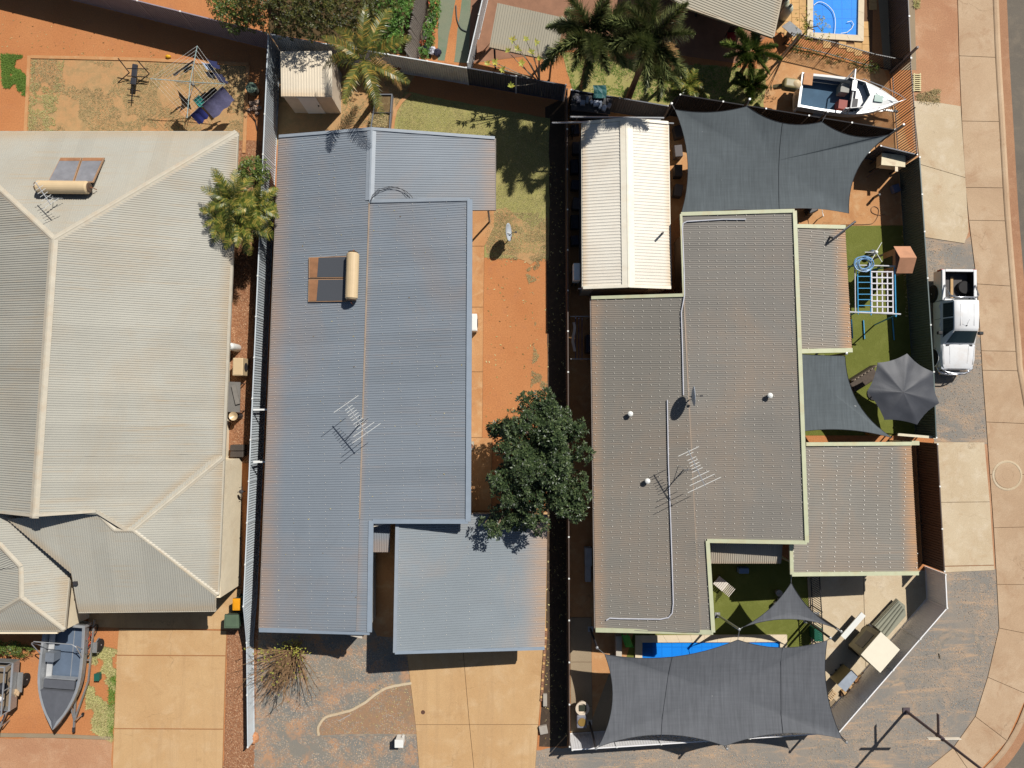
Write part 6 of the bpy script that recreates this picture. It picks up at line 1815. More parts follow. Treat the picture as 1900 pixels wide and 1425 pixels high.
# ---------------------------------------------------------------- boats
def boat(label, loc, rz, L, B, hull, inner, floorm, deckm, deck_x, zk, zg, carpet=None, cat='boat'):
    t = thing('trailer_boat', label, cat, loc, rz, group='boats on trailers')
    N = 14
    def hb(s_):    # half beam along the boat
        return B / 2 * (.94 + .06 * min(1, s_ * 4)) if s_ < .45 else B / 2 * max(.02, (1 - ((s_ - .45) / .55) ** 2.1))
    outer, gin, rowsi = [], [], []
    for i in range(N + 1):
        s_ = i / N
        x = L * s_
        h_ = hb(s_)
        k = zk + (.45 * max(0, s_ - .6) / .4) ** 1.3 * .9
        g = zg + .16 * s_ * s_
        c = k + .22 + .1 * s_
        outer.append([Vector((x, -h_, g)), Vector((x - .0, -h_ * .97, g - .1)), Vector((x * .995, -h_ * .86, c)), Vector((x * .985, 0, k)), Vector((x * .995, h_ * .86, c)), Vector((x, h_ * .97, g - .1)), Vector((x, h_, g))])
    hm = MB().grid(outer)
    n0 = 7
    hm.f.append(tuple(range(n0)))
    obj('hull', hm, hull, t, local=True)
    # gunwale band
    gw = .13
    for sg in (-1, 1):
        rows = [[], [], []]
        for i in range(N + 1):
            s_ = i / N; x = L * s_; h_ = hb(s_); g = zg + .16 * s_ * s_
            rows[0].append(Vector((x, sg * h_, g))); rows[1].append(Vector((x, sg * (h_ - .02), g + .03))); rows[2].append(Vector((x - (.0 if s_ < .9 else .05), sg * max(.0, h_ - gw), g + .02)))
        obj('gunwale', MB().grid(rows if sg < 0 else rows[::-1]), inner, t, local=True)
    # cockpit lining and floor up to the deck bulkhead
    nd = int(N * deck_x)
    zf = zk + .32
    for sg in (-1, 1):
        rows = [[], []]
        for i in range(nd + 1):
            s_ = i / N; h_ = hb(s_) - gw; g = zg + .16 * s_ * s_
            rows[0].append(Vector((L * s_, sg * h_, g + .02))); rows[1].append(Vector((L * s_, sg * (h_ - .04), zf)))
        obj('side_lining', MB().grid(rows if sg > 0 else rows[::-1]), inner, t, local=True)
    fl = [Vector((L * i / N, -(hb(i / N) - gw - .03), zf + .01)) for i in range(nd + 1)] + [Vector((L * i / N, hb(i / N) - gw - .03, zf + .01)) for i in range(nd, -1, -1)]
    obj('floor', MB().add(fl, [tuple(range(len(fl)))]), floorm, t, local=True)
    obj('transom', MB().box((.06, 0, (zf + zg) / 2), (.12, B - .1, zg - zf + .06)), inner, t, local=True)
    dk_ = []
    for i in range(nd, N + 1):
        s_ = i / N; h_ = max(.0, hb(s_) - gw * (1 if s_ < .93 else .3)); g = zg + .16 * s_ * s_
        dk_.append([Vector((L * s_ - (.0 if s_ < .9 else .03), -h_, g + .015)), Vector((L * s_ - (.0 if s_ < .9 else .03), 0, g + .05)), Vector((L * s_ - (.0 if s_ < .9 else .03), h_, g + .015))])
    obj('foredeck', MB().grid(dk_), deckm, t, local=True)
    xb = L * nd / N; h_ = hb(nd / N) - gw
    obj('bulkhead', MB().box((xb - .02, 0, (zf + zg + .1) / 2), (.04, 2 * h_, zg - zf + .12)), deckm, t, local=True)
    return t, hb
def boat_trailer(label, loc, rz, L, wid, rear_x, group='boat trailers'):
    t = thing('boat_trailer', label, 'trailer', loc, rz, group=group)
    m = MB()
    for sg in (-1, 1):
        m.bar((rear_x, sg * wid * .38, .42), (L * .75, sg * wid * .3, .42), .06, .1); m.bar((L * .75, sg * wid * .3, .42), (L + .9, 0, .42), .06, .1)
    m.bar((rear_x + .3, -wid * .38, .42), (rear_x + .3, wid * .38, .42), .06, .08); m.bar((L * .5, -wid * .33, .42), (L * .5, wid * .33, .42), .06, .08)
    obj('frame', m, M_STEEL, t, local=True)
    obj('drawbar', MB().bar((L * .8, 0, .44), (L + 1.25, 0, .44), .08, .08), M_STEEL, t, local=True)
    obj('coupling', MB().box((L + 1.33, 0, .46), (.22, .1, .1)), M_DARKMETAL, t, local=True)
    jw = obj('jockey_wheel', MB().cyl((L + .75, .2, .05), (L + .75, .2, .75), .03, n=8), M_STEEL, t, local=True)
    obj('tyre', MB().lathe((L + .75, .16, .1), [(.05, 0), (.1, .01), (.1, .07), (.05, .08)], 12, (0, 1, 0)), M_DKRUBBER, jw, local=True)
    for sg in (-1, 1):
        wheel(t, L * .33, sg * wid * .5, .3, .19)
        obj('mudguard', MB().tube([(L * .33 + .36 * math.cos(a), sg * wid * .5, .32 + .36 * math.sin(a)) for a in [math.pi * k / 8 for k in range(9)]], .03, 5).box((L * .33, sg * wid * .5, .69), (.5, .22, .03)), M_STEEL, t, local=True)
    return t
GELW = plain('white gelcoat', srgb(236, 236, 232), .3, var=.04, coat=.3)
BOATF = plain('blue boat carpet', srgb(72, 98, 120), .95, var=.15, sc=2)
BOATF2 = plain('faded blue vinyl floor', srgb(100, 114, 132), .5, var=.15, sc=1.2)
GREYC = plain('charcoal marine carpet', srgb(92, 94, 100), .95, var=.08)
# white runabout in the rear yard
st_, bw = W(1484, 166, 1.3), W(1668, 189, 1.45)
ang = math.atan2(bw.y - st_.y, bw.x - st_.x)
bt, hbf = boat('white runabout boat with windscreen and tan outboard behind the large sail', (st_.x, st_.y, 0), ang, (bw - st_).xy.length, 1.86, GELW, GELW, BOATF, GELW, .58, .42, 1.28)
Lb = (bw - st_).xy.length
xb = Lb * .57
# windscreen frame, seats, rails, hatch, targa bar
fr_ = MB()
fr_.tube([(xb - .55, -.78, 1.62), (xb + .25, -.62, 1.68), (xb + .55, 0, 1.7), (xb + .25, .62, 1.68), (xb - .55, .78, 1.62)], .028, 6)
for y, x in ((-.78, xb - .55), (-.62, xb + .25), (.62, xb + .25), (.78, xb - .55), (0, xb + .55)): fr_.cyl((x, y, 1.3), (x, y, 1.68), .02, n=5)
obj('windscreen_frame', fr_, GELW, bt, local=True)
obj('windscreen_glass', MB().grid([[(xb - .55, -.78, 1.33), (xb + .25, -.62, 1.36), (xb + .55, 0, 1.4), (xb + .25, .62, 1.36), (xb - .55, .78, 1.33)], [(xb - .55, -.78, 1.6), (xb + .25, -.62, 1.66), (xb + .55, 0, 1.68), (xb + .25, .62, 1.66), (xb - .55, .78, 1.6)]]), M_GLASSB, bt, local=True)
obj('targa_bar', MB().tube([(xb - .55, -.9, 1.3), (xb - .5, -.95, 2.1), (xb - .5, .0, 2.15), (xb - .5, .95, 2.1), (xb - .55, .9, 1.3)], .035, 7).tube([(xb - .3, -.9, 1.3), (xb - .5, -.93, 2.05)], .025, 6).tube([(xb - .3, .9, 1.3), (xb - .5, .93, 2.05)], .025, 6).box((xb - .5, .1, 2.2), (.22, .5, .06)), GELW, bt, local=True)
obj('seat', MB().box((xb - .55, .42, 1.02), (.42, .45, .5)), plain('grey marine vinyl', srgb(150, 148, 140), .6), bt, local=True)
obj('seat', MB().box((xb - .55, -.42, 1.02), (.42, .45, .5)), plain('red grey vinyl', srgb(150, 60, 44), .6), bt, local=True)
obj('console', MB().box((xb - .05, -.42, 1.16), (.3, .6, .5)), plain('dark console', srgb(60, 58, 60), .6), bt, local=True)
obj('hatch', MB().box((Lb * .79, .03, 1.46), (.42, .36, .04)), plain('green tinted hatch', srgb(40, 110, 98), .2), bt, local=True)
obj('bow_rail', MB().tube([(Lb * .58, -.80, 1.36), (Lb * .6, -.8, 1.62), (Lb * .8, -.5, 1.72), (Lb * .97, -.16, 1.8), (Lb * 1.03, 0, 1.8), (Lb * .97, .16, 1.8), (Lb * .8, .5, 1.72), (Lb * .6, .8, 1.62), (Lb * .58, .80, 1.36)], .018, 6).cyl((Lb * .8, -.5, 1.4), (Lb * .8, -.5, 1.72), .014, n=5).cyl((Lb * .8, .5, 1.4), (Lb * .8, .5, 1.72), .014, n=5), M_ALU, bt, local=True)
obj('bait_board', MB().box((.32, .55, 1.36), (.45, .6, .04)), plain('tan bait board', srgb(196, 140, 92), .7), bt, local=True)
obj('side_pocket', MB().box((1.3, .74, .98), (1.5, .06, .18)), plain('navy pocket', srgb(38, 58, 84), .7), bt, local=True)
om = obj('outboard_motor', MB().box((-.55, .1, 1.42), (.75, .54, .48)), plain('tan engine cowl', srgb(142, 128, 84), .45), bt, local=True); bevel(om, .13, 4)
obj('engine_top', MB().sphere((-.3, .1, 1.52), (.27, .27, .2)), M_TANK, om, local=True, smooth=True)
obj('engine_leg', MB().bar((-.7, .1, 1.3), (-1.2, .1, .95), .16, .22).lathe((-1.25, .1, .9), [(.02, 0), (.16, .04), (.02, .1)], 10, (-1, 0, -.5)), plain('tan engine leg', srgb(120, 110, 80), .5), om, local=True)
boat_trailer('galvanised trailer under the white runabout', (st_.x, st_.y, 0), ang, Lb * .8, 1.7, .1)
p = W(1511, 179, .9)
# aluminium boat in the front yard
st_, bw = W(120, 1158, 1.2), W(99.5, 1353, 1.3)
ang = math.atan2(bw.y - st_.y, bw.x - st_.x)
Lb = (bw - st_).xy.length
ALB = plain('dull aluminium hull', srgb(168, 170, 172), .45, metal=.3, var=.1)
bt, hbf = boat('aluminium dinghy with charcoal bow deck on a trailer beside the left driveway', (st_.x, st_.y, 0), ang, Lb, 2.12, ALB, ALB, BOATF2, GREYC, .71, .4, 1.2)
obj('thwart', MB().box((Lb * .58, 0, 1.16), (.40, 1.5, .10)), GREYC, bt, local=True)
obj('thwart_face', MB().box((Lb * .575 - .22, 0, 1.0), (.04, 1.5, .34)), ALB, bt, local=True)
obj('side_step', MB().box((Lb * .32, -.70, .92), (Lb * .46, .26, .06)), plain('ribbed alloy step', srgb(206, 206, 204), .4, metal=.2), bt, local=True)
obj('console_box', MB().box((Lb * .32, -.50, 1.08), (.42, .42, .5)), plain('grey console', srgb(120, 126, 134), .5), bt, local=True)
obj('ribbed_floor', MB().box((Lb * .665, -.32, .78), (.42, .7, .04)), plain('ribbed alloy step', srgb(206, 206, 204), .4), bt, local=True)
obj('floor_seam', MB().bar((.3, .25, .74), (Lb * .55, .25, .74), .03, .02), ALB, bt, local=True)
obj('bimini_frame', MB().tube([(Lb * .30, -1.0, 1.25), (Lb * .16, -1.06, 1.9), (Lb * .13, -.9, 2.0), (Lb * .13, .9, 2.0), (Lb * .16, 1.06, 1.9), (Lb * .30, 1.0, 1.25)], .024, 6).tube([(Lb * .22, -1.0, 1.25), (Lb * .15, -1.05, 1.9)], .02, 6).tube([(Lb * .22, 1.0, 1.25), (Lb * .15, 1.05, 1.9)], .02, 6), M_ALU, bt, local=True)
boat_trailer('galvanised trailer with jockey wheel under the aluminium dinghy', (st_.x + .25, st_.y + .1, 0), ang + R(2.5), Lb * .83, 1.95, .1)
for k, (px, py, col, lb) in enumerate(((110, 1298, srgb(224, 214, 190), 'crumpled cream sheet in the bow of the dinghy'), (125, 1300, srgb(150, 190, 170), 'pale green bag in the bow of the dinghy'))):
    c = W(px, py, .92)
    m = MB().sphere(c, (.26 - .05 * k, .2, .09), 9, 5)
    m.v = [v + Vector((rnd(-.03, .03), rnd(-.03, .03), rnd(-.03, .04))) for v in m.v]
    tag(obj('cargo_bag', m, plain('bag cloth %d' % k, col, .9, var=.2, sc=9)), lb, 'bag')
# box trailer at the left edge
bx = thing('box_trailer', 'galvanised box trailer with mesh cage at the left edge beside the dinghy', 'trailer', (W(15, 1258).x, W(15, 1258).y, 0), R(-93))
TL, TW = 2.3, 1.75
m = MB()
obj('floor', MB().box((0, 0, .55), (TL, TW, .05)), plain('trailer floor', srgb(128, 112, 92), .9), bx, local=True)
for sg in (-1, 1):
    obj('side_panel', MB().box((0, sg * TW / 2, .78), (TL, .04, .44)), M_STEEL, bx, local=True)
    obj('top_rail', MB().bar((-TL / 2, sg * TW / 2, 1.03), (TL / 2, sg * TW / 2, 1.03), .09, .06), M_ALU, bx, local=True)
    obj('cage_rail', MB().bar((-TL / 2, sg * (TW / 2 - .02), 1.55), (TL / 2, sg * (TW / 2 - .02), 1.55), .05, .05), M_ALU, bx, local=True)
    wheel(bx, -.1, sg * (TW / 2 + .18), .3, .18)
    obj('mudguard', MB().box((-.1, sg * (TW / 2 + .17), .66), (.95, .26, .04)), M_STEEL, bx, local=True)
    for x in (-TL / 2, 0, TL / 2): obj('cage_post', MB().box((x, sg * (TW / 2 - .02), 1.3), (.04, .04, .5)), M_ALU, bx, local=True)
for x in (-TL / 2, TL / 2):
    obj('end_panel', MB().box((x, 0, .78), (.04, TW - .06, .44)), M_STEEL, bx, local=True)
    obj('cage_rail', MB().bar((x, -TW / 2, 1.58), (x, TW / 2, 1.58), .06, .05), M_ALU, bx, local=True)
obj('cage_rail', MB().bar((-TL / 2, -.1, 1.585), (TL / 2, -.1, 1.585), .06, .05), M_ALU, bx, local=True)
obj('drawbar', MB().bar((TL / 2, .5, .5), (TL / 2 + 1.3, 0, .45), .07, .09).bar((TL / 2, -.5, .5), (TL / 2 + 1.3, 0, .45), .07, .09), M_STEEL, bx, local=True)
obj('coupling', MB().box((TL / 2 + 1.4, 0, .46), (.24, .1, .1)), M_DARKMETAL, bx, local=True)
obj('jockey_wheel', MB().cyl((TL / 2 + .9, .26, .05), (TL / 2 + .9, .32, .75), .03, n=8), M_STEEL, bx, local=True)
for k, (px, py, s_, col, lb) in enumerate(((5, 1275, .3, srgb(40, 40, 46), 'dark bag of rubbish in the box trailer'), (28, 1285, .22, srgb(196, 166, 130), 'cardboard scrap in the box trailer'), (0, 1298, .2, srgb(214, 210, 206), 'white plastic bag in the box trailer'), (22, 1262, .18, srgb(70, 64, 60), 'small dark sack in the box trailer'))):
    c = W(px, py, .7)
    m = MB().sphere((c.x, c.y, .58 + s_ * .5), (s_, s_ * .8, s_ * .55), 8, 5)
    m.v = [v + Vector((rnd(-.05, .05), rnd(-.05, .05), rnd(-.03, .05))) for v in m.v]
    tag(obj('trailer_load', m, plain('load %d' % k, col, .8, var=.25, sc=8)), lb, 'rubbish')
# ================================================================== LEFT BACK YARD
# rotary clothes line
cz = 1.95
cc = W(352, 151, cz)
tipsC = [W(366, 85, cz), W(417, 156, cz), W(347, 219, cz), W(279, 146, cz)]
cl = thing('rotary_clothes_line', 'rotary clothes line with four arms on the dry lawn', 'clothes line', (cc.x, cc.y, 0))
obj('pole', MB().tube([(cc.x, cc.y, 0), (cc.x, cc.y, cz + .02)], .03, 8), M_STEEL, cl)
obj('hub', MB().lathe((cc.x, cc.y, cz - .45), [(.07, 0), (.08, .05), (.08, .14), (.05, .18)], 10), M_STEEL, cl)
for tp in tipsC:
    obj('arm', MB().tube([cc + Vector((0, 0, -.05)), tp], .02, 6), plain('pale blue green arm', srgb(176, 200, 196), .4, metal=.3), cl)
    obj('strut', MB().tube([Vector((cc.x, cc.y, cz - .4)), cc.lerp(tp, .5)], .014, 5), M_STEEL, cl)
for k in range(6):
    f = .42 + .58 * k / 5
    q = [cc.lerp(tp, f) for tp in tipsC]
    obj('line', MB().tube(q + [q[0]], .006, 4, False), M_WHITE, cl)
def cloth(label, side, f, s0, s1, drop, col, seed, nm='hanging_cloth', cat='laundry', blow=.25):
    """washing pegged on one line of the rotary hoist, hanging and blown a little"""
    rs = random.Random(seed)
    a = cc.lerp(tipsC[side], f); b_ = cc.lerp(tipsC[(side + 1) % 4], f)
    out = ((a + b_) / 2 - cc); out.z = 0; out.normalize()
    rows = []
    for i in range(7):
        k = i / 6
        row = []
        for j in range(9):
            u = s0 + (s1 - s0) * j / 8
            p = a.lerp(b_, u)
            w = math.sin(j * 1.7 + seed) * .04 * k
            row.append(p + Vector((0, 0, -drop * k)) + out * (blow * k * k + w))
        rows.append(row)
    return tag(obj(nm, MB().grid(rows), plain('cloth %d' % seed, col, .9, var=.25, sc=6), smooth=True), label, cat, 'washing on the rotary clothes line')
cloth('navy shirt hanging on the upper right of the clothes line', 0, 1.0, .30, .52, .7, srgb(40, 46, 86), 31)
cloth('white and blue cloth on an inner upper right line', 0, .78, .25, .5, .6, srgb(176, 190, 214), 32)
cloth('black shorts on the middle upper right line', 0, .66, .5, .75, .55, srgb(30, 30, 36), 33)
cloth('dark blue towel near the right arm of the clothes line', 0, .9, .62, .88, .75, srgb(46, 48, 76), 34)
cloth('long purple patterned sheet on the lower right outer line', 1, 1.0, .06, .62, .8, srgb(106, 104, 136), 35, blow=.45)
cloth('blue cloth at the lower end of the outer line', 1, 1.0, .66, .92, .7, srgb(44, 52, 120), 36)
cloth('teal cloth on an inner lower right line', 1, .62, .55, .8, .5, srgb(60, 160, 150), 37)
cloth('black trousers on the lower right middle line', 1, .8, .12, .45, .9, srgb(32, 32, 38), 38)
cloth('dark singlet on an inner lower right line', 1, .7, .35, .55, .7, srgb(50, 40, 60), 39)
cloth('charcoal shirt hanging close to the pole', 3, .5, .55, .9, .6, srgb(48, 50, 54), 40)
cloth('grey cloth folded over the upper left line', 3, .62, .25, .95, .25, srgb(150, 150, 156), 41, blow=.05)
cloth('black sheet on the lower left side of the clothes line', 2, .55, .1, .7, .9, srgb(34, 34, 40), 42)
# exercise bench
o = W(248, 150)
eb = thing('weight_bench', 'black folding weight bench standing on the dry lawn', 'exercise bench', o)
PAD = plain('black bench vinyl', srgb(60, 60, 66), .5)
a, b_ = W(251, 119, .6), W(247, 157, .45)
o_ = obj('back_pad', MB().bar(a, a.lerp(b_, .62), .28, .08), PAD, eb); bevel(o_, .03)
o_ = obj('seat_pad', MB().bar(a.lerp(b_, .66), b_, .28, .08), PAD, eb); bevel(o_, .03)
fm = [(W(219, 108, .9), W(240, 135, .35)), (W(240, 135, .35), W(219, 153, .03)), (W(255, 112, .9), W(277, 137, .4)), (W(277, 137, .4), W(254, 155, .03)), (W(236, 141, .35), W(274, 143, .35)), (W(247, 155, .4), W(244, 186, .3)), (W(236, 165, .3), W(260, 169, .3)), (W(238, 187, .1), W(248, 187, .1)), (W(248, 130, .5), W(247, 130, .02)), (W(245, 172, .35), W(245, 172, .02)), (W(236, 127, .6), W(275, 128, .6))]
for p, q in fm: obj('frame_tube', MB().tube([p, q], .026, 6), BLACKM, eb)
c = W(312, 105, .09)
tag(obj('football', MB().sphere((c.x, c.y, .09), (.145, .095, .09), 14, 8), plain('yellow football leather', srgb(232, 172, 24), .45), smooth=True), 'yellow football on the red dirt near the fence shadow', 'ball')
o = W(473, 171)
t = thing('plastic_drum', 'round dark drum with green lid beside the pale fence', 'drum', o)
obj('barrel', MB().lathe((o.x, o.y, 0), [(.24, .01), (.27, .2), (.25, .5)], 18), plain('dark drum plastic', srgb(84, 84, 74), .7), t)
obj('lid', MB().lathe((o.x, o.y, .48), [(.28, 0), (.28, .05), (.2, .06), (.18, .045), (.02, .045)], 18), plain('green grey lid', srgb(92, 112, 96), .6), t)
for k, (px, py, s_) in enumerate(((468, 193, .17), (478, 190, .16), (474, 202, .19), (465, 204, .14), (482, 201, .13), (478, 211, .12))):
    c = W(px, py)
    m = MB().sphere((c.x, c.y, s_ * .35), (s_, s_ * .8, s_ * .5), 7, 5)
    m.v = [v + Vector((rnd(-.03, .03), rnd(-.03, .03), rnd(-.02, .03))) for v in m.v]
    tag(obj('garden_rock', m, plain('pale rock', srgb(170, 146, 128), .95, var=.2, sc=7)), 'pale rock in the small heap beside the left fence', 'rock', 'rocks heaped beside the left fence')
tag(obj('bent_pipe', MB().tube([W(457, 206, .04), W(466, 212, .1), (W(474, 224, .06)), W(477, 241, .04)], .025, 6), BLACKM), 'bent black pipe lying below the rock heap', 'pipe')
for k in range(9):
    c = W(512 - k * .9, 150 + k * 17 + rnd(-4, 4)); s_ = rnd(.12, .2)
    m = MB().sphere((c.x, c.y, s_ * .35), (s_, s_ * .8, s_ * .5), 7, 5)
    m.v = [v + Vector((rnd(-.03, .03), rnd(-.03, .03), rnd(-.02, .03))) for v in m.v]
    tag(obj('border_stone', m, plain('orange rock', srgb(196, 138, 96), .95, var=.2, sc=7)), ('first', 'second', 'third', 'fourth', 'fifth', 'sixth', 'seventh', 'eighth', 'ninth')[k] + ' orange border stone from the rear along the pale fence', 'rock', 'border stones along the pale fence')

# ================================================================== MIDDLE YARD
P = [W(p[0], p[1], .42).xy for p in ((697, 174), (728, 174), (723, 244), (686, 244))]
c = sum(P, Vector((0, 0))) / 4
pb = thing('raised_planter', 'grey steel raised planter of dry soil below the coconut palm', 'planter', (c.x, c.y, 0))
I = inset(P, .05)
for i in range(4):
    j = (i + 1) % 4
    obj('side', MB().prism([P[i], P[j], I[j], I[i]], 0, .42), plain('grey planter steel', srgb(112, 116, 122), .5), pb)
obj('soil', MB().prism(inset(P, .055), .05, .33), ground_mat('dry planter soil', srgb(140, 118, 84), srgb(112, 92, 64), srgb(164, 146, 108), mid=4, fine=20, bmp=1), pb)
mm_ = P[0].lerp(P[3], .5); m2 = P[1].lerp(P[2], .5)
obj('divider', MB().bar((mm_.x, mm_.y, .4), (m2.x, m2.y, .4), .04, .05), M_DARKMETAL, pb)
scatter('planter_weeds', [(690, 215), (722, 215), (720, 240), (690, 240)], 300, .09, .33, STRAW, label='dry weeds in the raised planter')
c = W(731, 124, .55)
ot = thing('octagonal_board', 'brown octagonal table top leaning on the grey back fence', 'board', (c.x, c.y, 0))
nn = Vector((-.15, -.75, .7)).normalized()
obj('board', MB().lathe(c, [(.36, 0), (.36, .04), (.02, .041)], 8, nn), plain('brown timber board', srgb(128, 88, 56), .7, var=.2, sc=6), ot)
o2 = W(735, 137, .12)
tag(obj('barrow_tray', MB().lathe((o2.x, o2.y, .02), [(.18, 0), (.3, .16), (.32, .18), (.28, .16), (.03, .04)], 14), plain('dull tan tray', srgb(128, 104, 84), .7)), 'shallow round tub below the octagonal board', 'tub')
# meter box
c = W(744, 1369)
mt = thing('meter_box', 'white meter box standing at the corner of the front garden bed', 'meter box', c)
o_ = obj('cabinet', MB().box((c.x, c.y, .3), (.38, .34, .6)), M_WHITE, mt); bevel(o_, .02)
obj('lid', MB().box((c.x, c.y, .615), (.42, .38, .03)), M_WHITE, mt)
obj('conduit', MB().tube([(c.x + .1, c.y + .2, .0), (c.x + .12, c.y + .22, .35), (c.x + .16, c.y + .3, .5)], .02, 6), M_WHITE, mt)
tag(obj('timber_stick', MB().bar(W(628, 1338, .02), W(650, 1326, .03), .04, .03), GREYWOOD), 'short grey stick in the front garden bed', 'stick')
c = W(474, 1368)
m = MB().sphere((c.x, c.y, .12), (.2, .3, .16), 8, 5); m.v = [v + Vector((rnd(-.03, .03), rnd(-.03, .03), rnd(-.02, .03))) for v in m.v]
tag(obj('corner_rock', m, plain('orange rock', srgb(196, 138, 96), .95)), 'orange rock at the street end of the pale fence', 'rock')
for k, (px, py, lb) in enumerate(((1011, 1297, 'grey block on the driveway edge'), (1008, 1352, 'pale broken slab at the bottom of the driveway edge'))):
    c = W(px, py)
    tag(bevel(obj('concrete_block', MB().box((c.x, c.y, .09), (.2 + .2 * k, .6 - .2 * k, .18), .2 * k), plain('pale block', srgb(170, 162, 150), .9, var=.12)), .02), lb, 'block')
bricks = struct(obj('brick_edging', MB().bar(W(1013, 1165, .01), W(1004, 1300, .01), .2, .02), JOINT))
a, b_ = W(1013, 1165), W(1004, 1300)
for k in range(26):
    p = a.lerp(b_, (k + .5) / 26)
    obj('brick', MB().box((p.x + rnd(-.01, .01), p.y, .05), (.11, .115, .08), rnd(-.06, .06) - .07), PAVER_RED if k % 3 else PAVER, bricks)
# kids chairs / gear on the porch side of the house
c = W(879, 826, .0)
t = thing('plant_stand', 'small pale plant stand at the foot of the east wall', 'stand', c)
obj('frame', MB().box((c.x - .1, c.y, .35), (.25, .4, .7)), plain('faded white wood', srgb(190, 180, 160), .8, var=.2), t)
obj('pot', MB().lathe((c.x - .1, c.y, .7), [(.08, 0), (.13, .2), (.11, .2), (.02, .14)], 10), PAVER_RED, t)

# ================================================================== RIGHT YARD
# climbing frame with ladder and net
zc = 2.05
mk = thing('climbing_frame', 'blue and white monkey bar climbing frame with net on the artificial turf', 'climbing frame', W(1605, 545))
SKY = plain('sky blue tube', srgb(60, 158, 208), .4)
WTUBE = plain('white grey tube', srgb(206, 206, 208), .4)
for (pa, pb_, mt, r) in (((1584, 492), (1668, 494), WTUBE, .035), ((1576, 579), (1671, 583), WTUBE, .04), ((1586, 494), (1587, 580), WTUBE, .03), ((1591, 503), (1592, 583), SKY, .03), ((1615, 496), (1616, 585), SKY, .03), ((1660, 496), (1662, 588), SKY, .035)):
    obj('beam', MB().tube([W(*pa, zc), W(*pb_, zc)], r, 7), mt, mk)
for py in (513, 524, 535, 546, 556, 567, 578):
    obj('rung', MB().tube([W(1591, py, zc), W(1615, py, zc)], .022, 6), SKY, mk)
nx, ny = 5, 8
net = MB()
for i in range(nx):
    x = 1617 + (1656 - 1617) * i / (nx - 1)
    net.bar(W(x, 503, zc + .01), W(x + 1, 581, zc + .01), .055, .03)
for j in range(ny):
    y = 504 + (580 - 504) * j / (ny - 1)
    net.bar(W(1616, y, zc + .03), W(1657, y + .5, zc + .03), .055, .03)
obj('net', net, plain('white webbing', srgb(222, 218, 222), .8), mk)
for (px, py) in ((1586, 493), (1587, 580), (1661, 494), (1663, 584)):
    p = W(px, py, zc)
    obj('leg', MB().tube([(p.x, p.y + (.25 if py < 540 else -.25), 0), p], .035, 7), SKY, mk)
for (pa, pb_) in (((1580, 593), (1582, 628)), ((1602, 594), (1604, 629)), ((1656, 590), (1659, 631))):
    obj('ground_runner', MB().tube([W(*pa, .06), W(*pb_, .06)], .035, 6), SKY, mk)
# coiled hose hung over it
hc = W(1602, 490, zc + .08)
pts = []
for k in range(120):
    a = k * .36; r = .36 + .10 * math.sin(k * .21) + rnd(-.015, .015)
    pts.append(hc + Vector((math.cos(a) * r * 1.05, math.sin(a) * r * .85, .02 * math.sin(k * .9) + .0008 * k)))
tag(obj('coiled_hose', MB().tube(pts, .02, 5), plain('pale blue hose', srgb(130, 174, 216), .4)), 'pale blue hose coiled over the climbing frame corner', 'hose')
wm = W(1588, 484, 0)
t = thing('rotor_sprinkler', 'white spinning spokes beside the coiled blue hose', 'weathervane', wm)
for a in (60, 180, 240, 300):
    obj('spoke', MB().tube([(wm.x, wm.y, 2.0), (wm.x + math.cos(R(a)) * .55, wm.y + math.sin(R(a)) * .55, 2.02)], .018, 5), M_WHITE, t)
obj('hub', MB().sphere((wm.x, wm.y, 2.0), .1), M_WHITE, t)
obj('pole', MB().tube([(wm.x, wm.y, 0), (wm.x, wm.y, 2.0)], .025, 6), M_WHITE, t)
o = W(1612, 472)
t = thing('gas_canister', 'grey rounded canister on the turf above the climbing frame', 'canister', o)
obj('body', MB().lathe((o.x, o.y, 0), [(.12, .02), (.16, .1), (.16, .42), (.06, .52)], 14), plain('blue grey canister', srgb(104, 116, 130), .5), t, smooth=True)
# cubby with plywood gable roof
PLY = plain('plywood sheet', srgb(196, 142, 108), .8, var=.14, sc=2)
cub = thing('cubby_house', 'small plywood roofed cubby house beside the green fence', 'cubby house', W(1655, 490))
zr_, ze_ = 2.55, 2.15
q1 = [W(1658, 457, ze_), W(1689, 457, ze_), W(1701, 478, zr_), W(1670, 478, zr_)]
q2 = [q1[3], q1[2], W(1693, 507, ze_), W(1663, 507, ze_)]
for q in (q1, q2): obj('roof_panel', MB().slab([p + Vector((0, 0, rnd(.0, .004))) for p in q], .03), PLY, cub)
ctr = sum([p.xy for p in q1 + q2], Vector((0, 0))) / 8
obj('wall', MB().box((ctr.x, ctr.y, 1.55), (.72, 1.1, 1.1)), PLY, cub)
obj('doorway', MB().box((ctr.x - .37, ctr.y, 1.45), (.03, .5, .8)), BLKPL, cub)
for sx in (-.33, .33):
    for sy in (-.5, .5): obj('stilt', MB().box((ctr.x + sx, ctr.y + sy, .5), (.08, .08, 1.0)), GREYWOOD, cub)
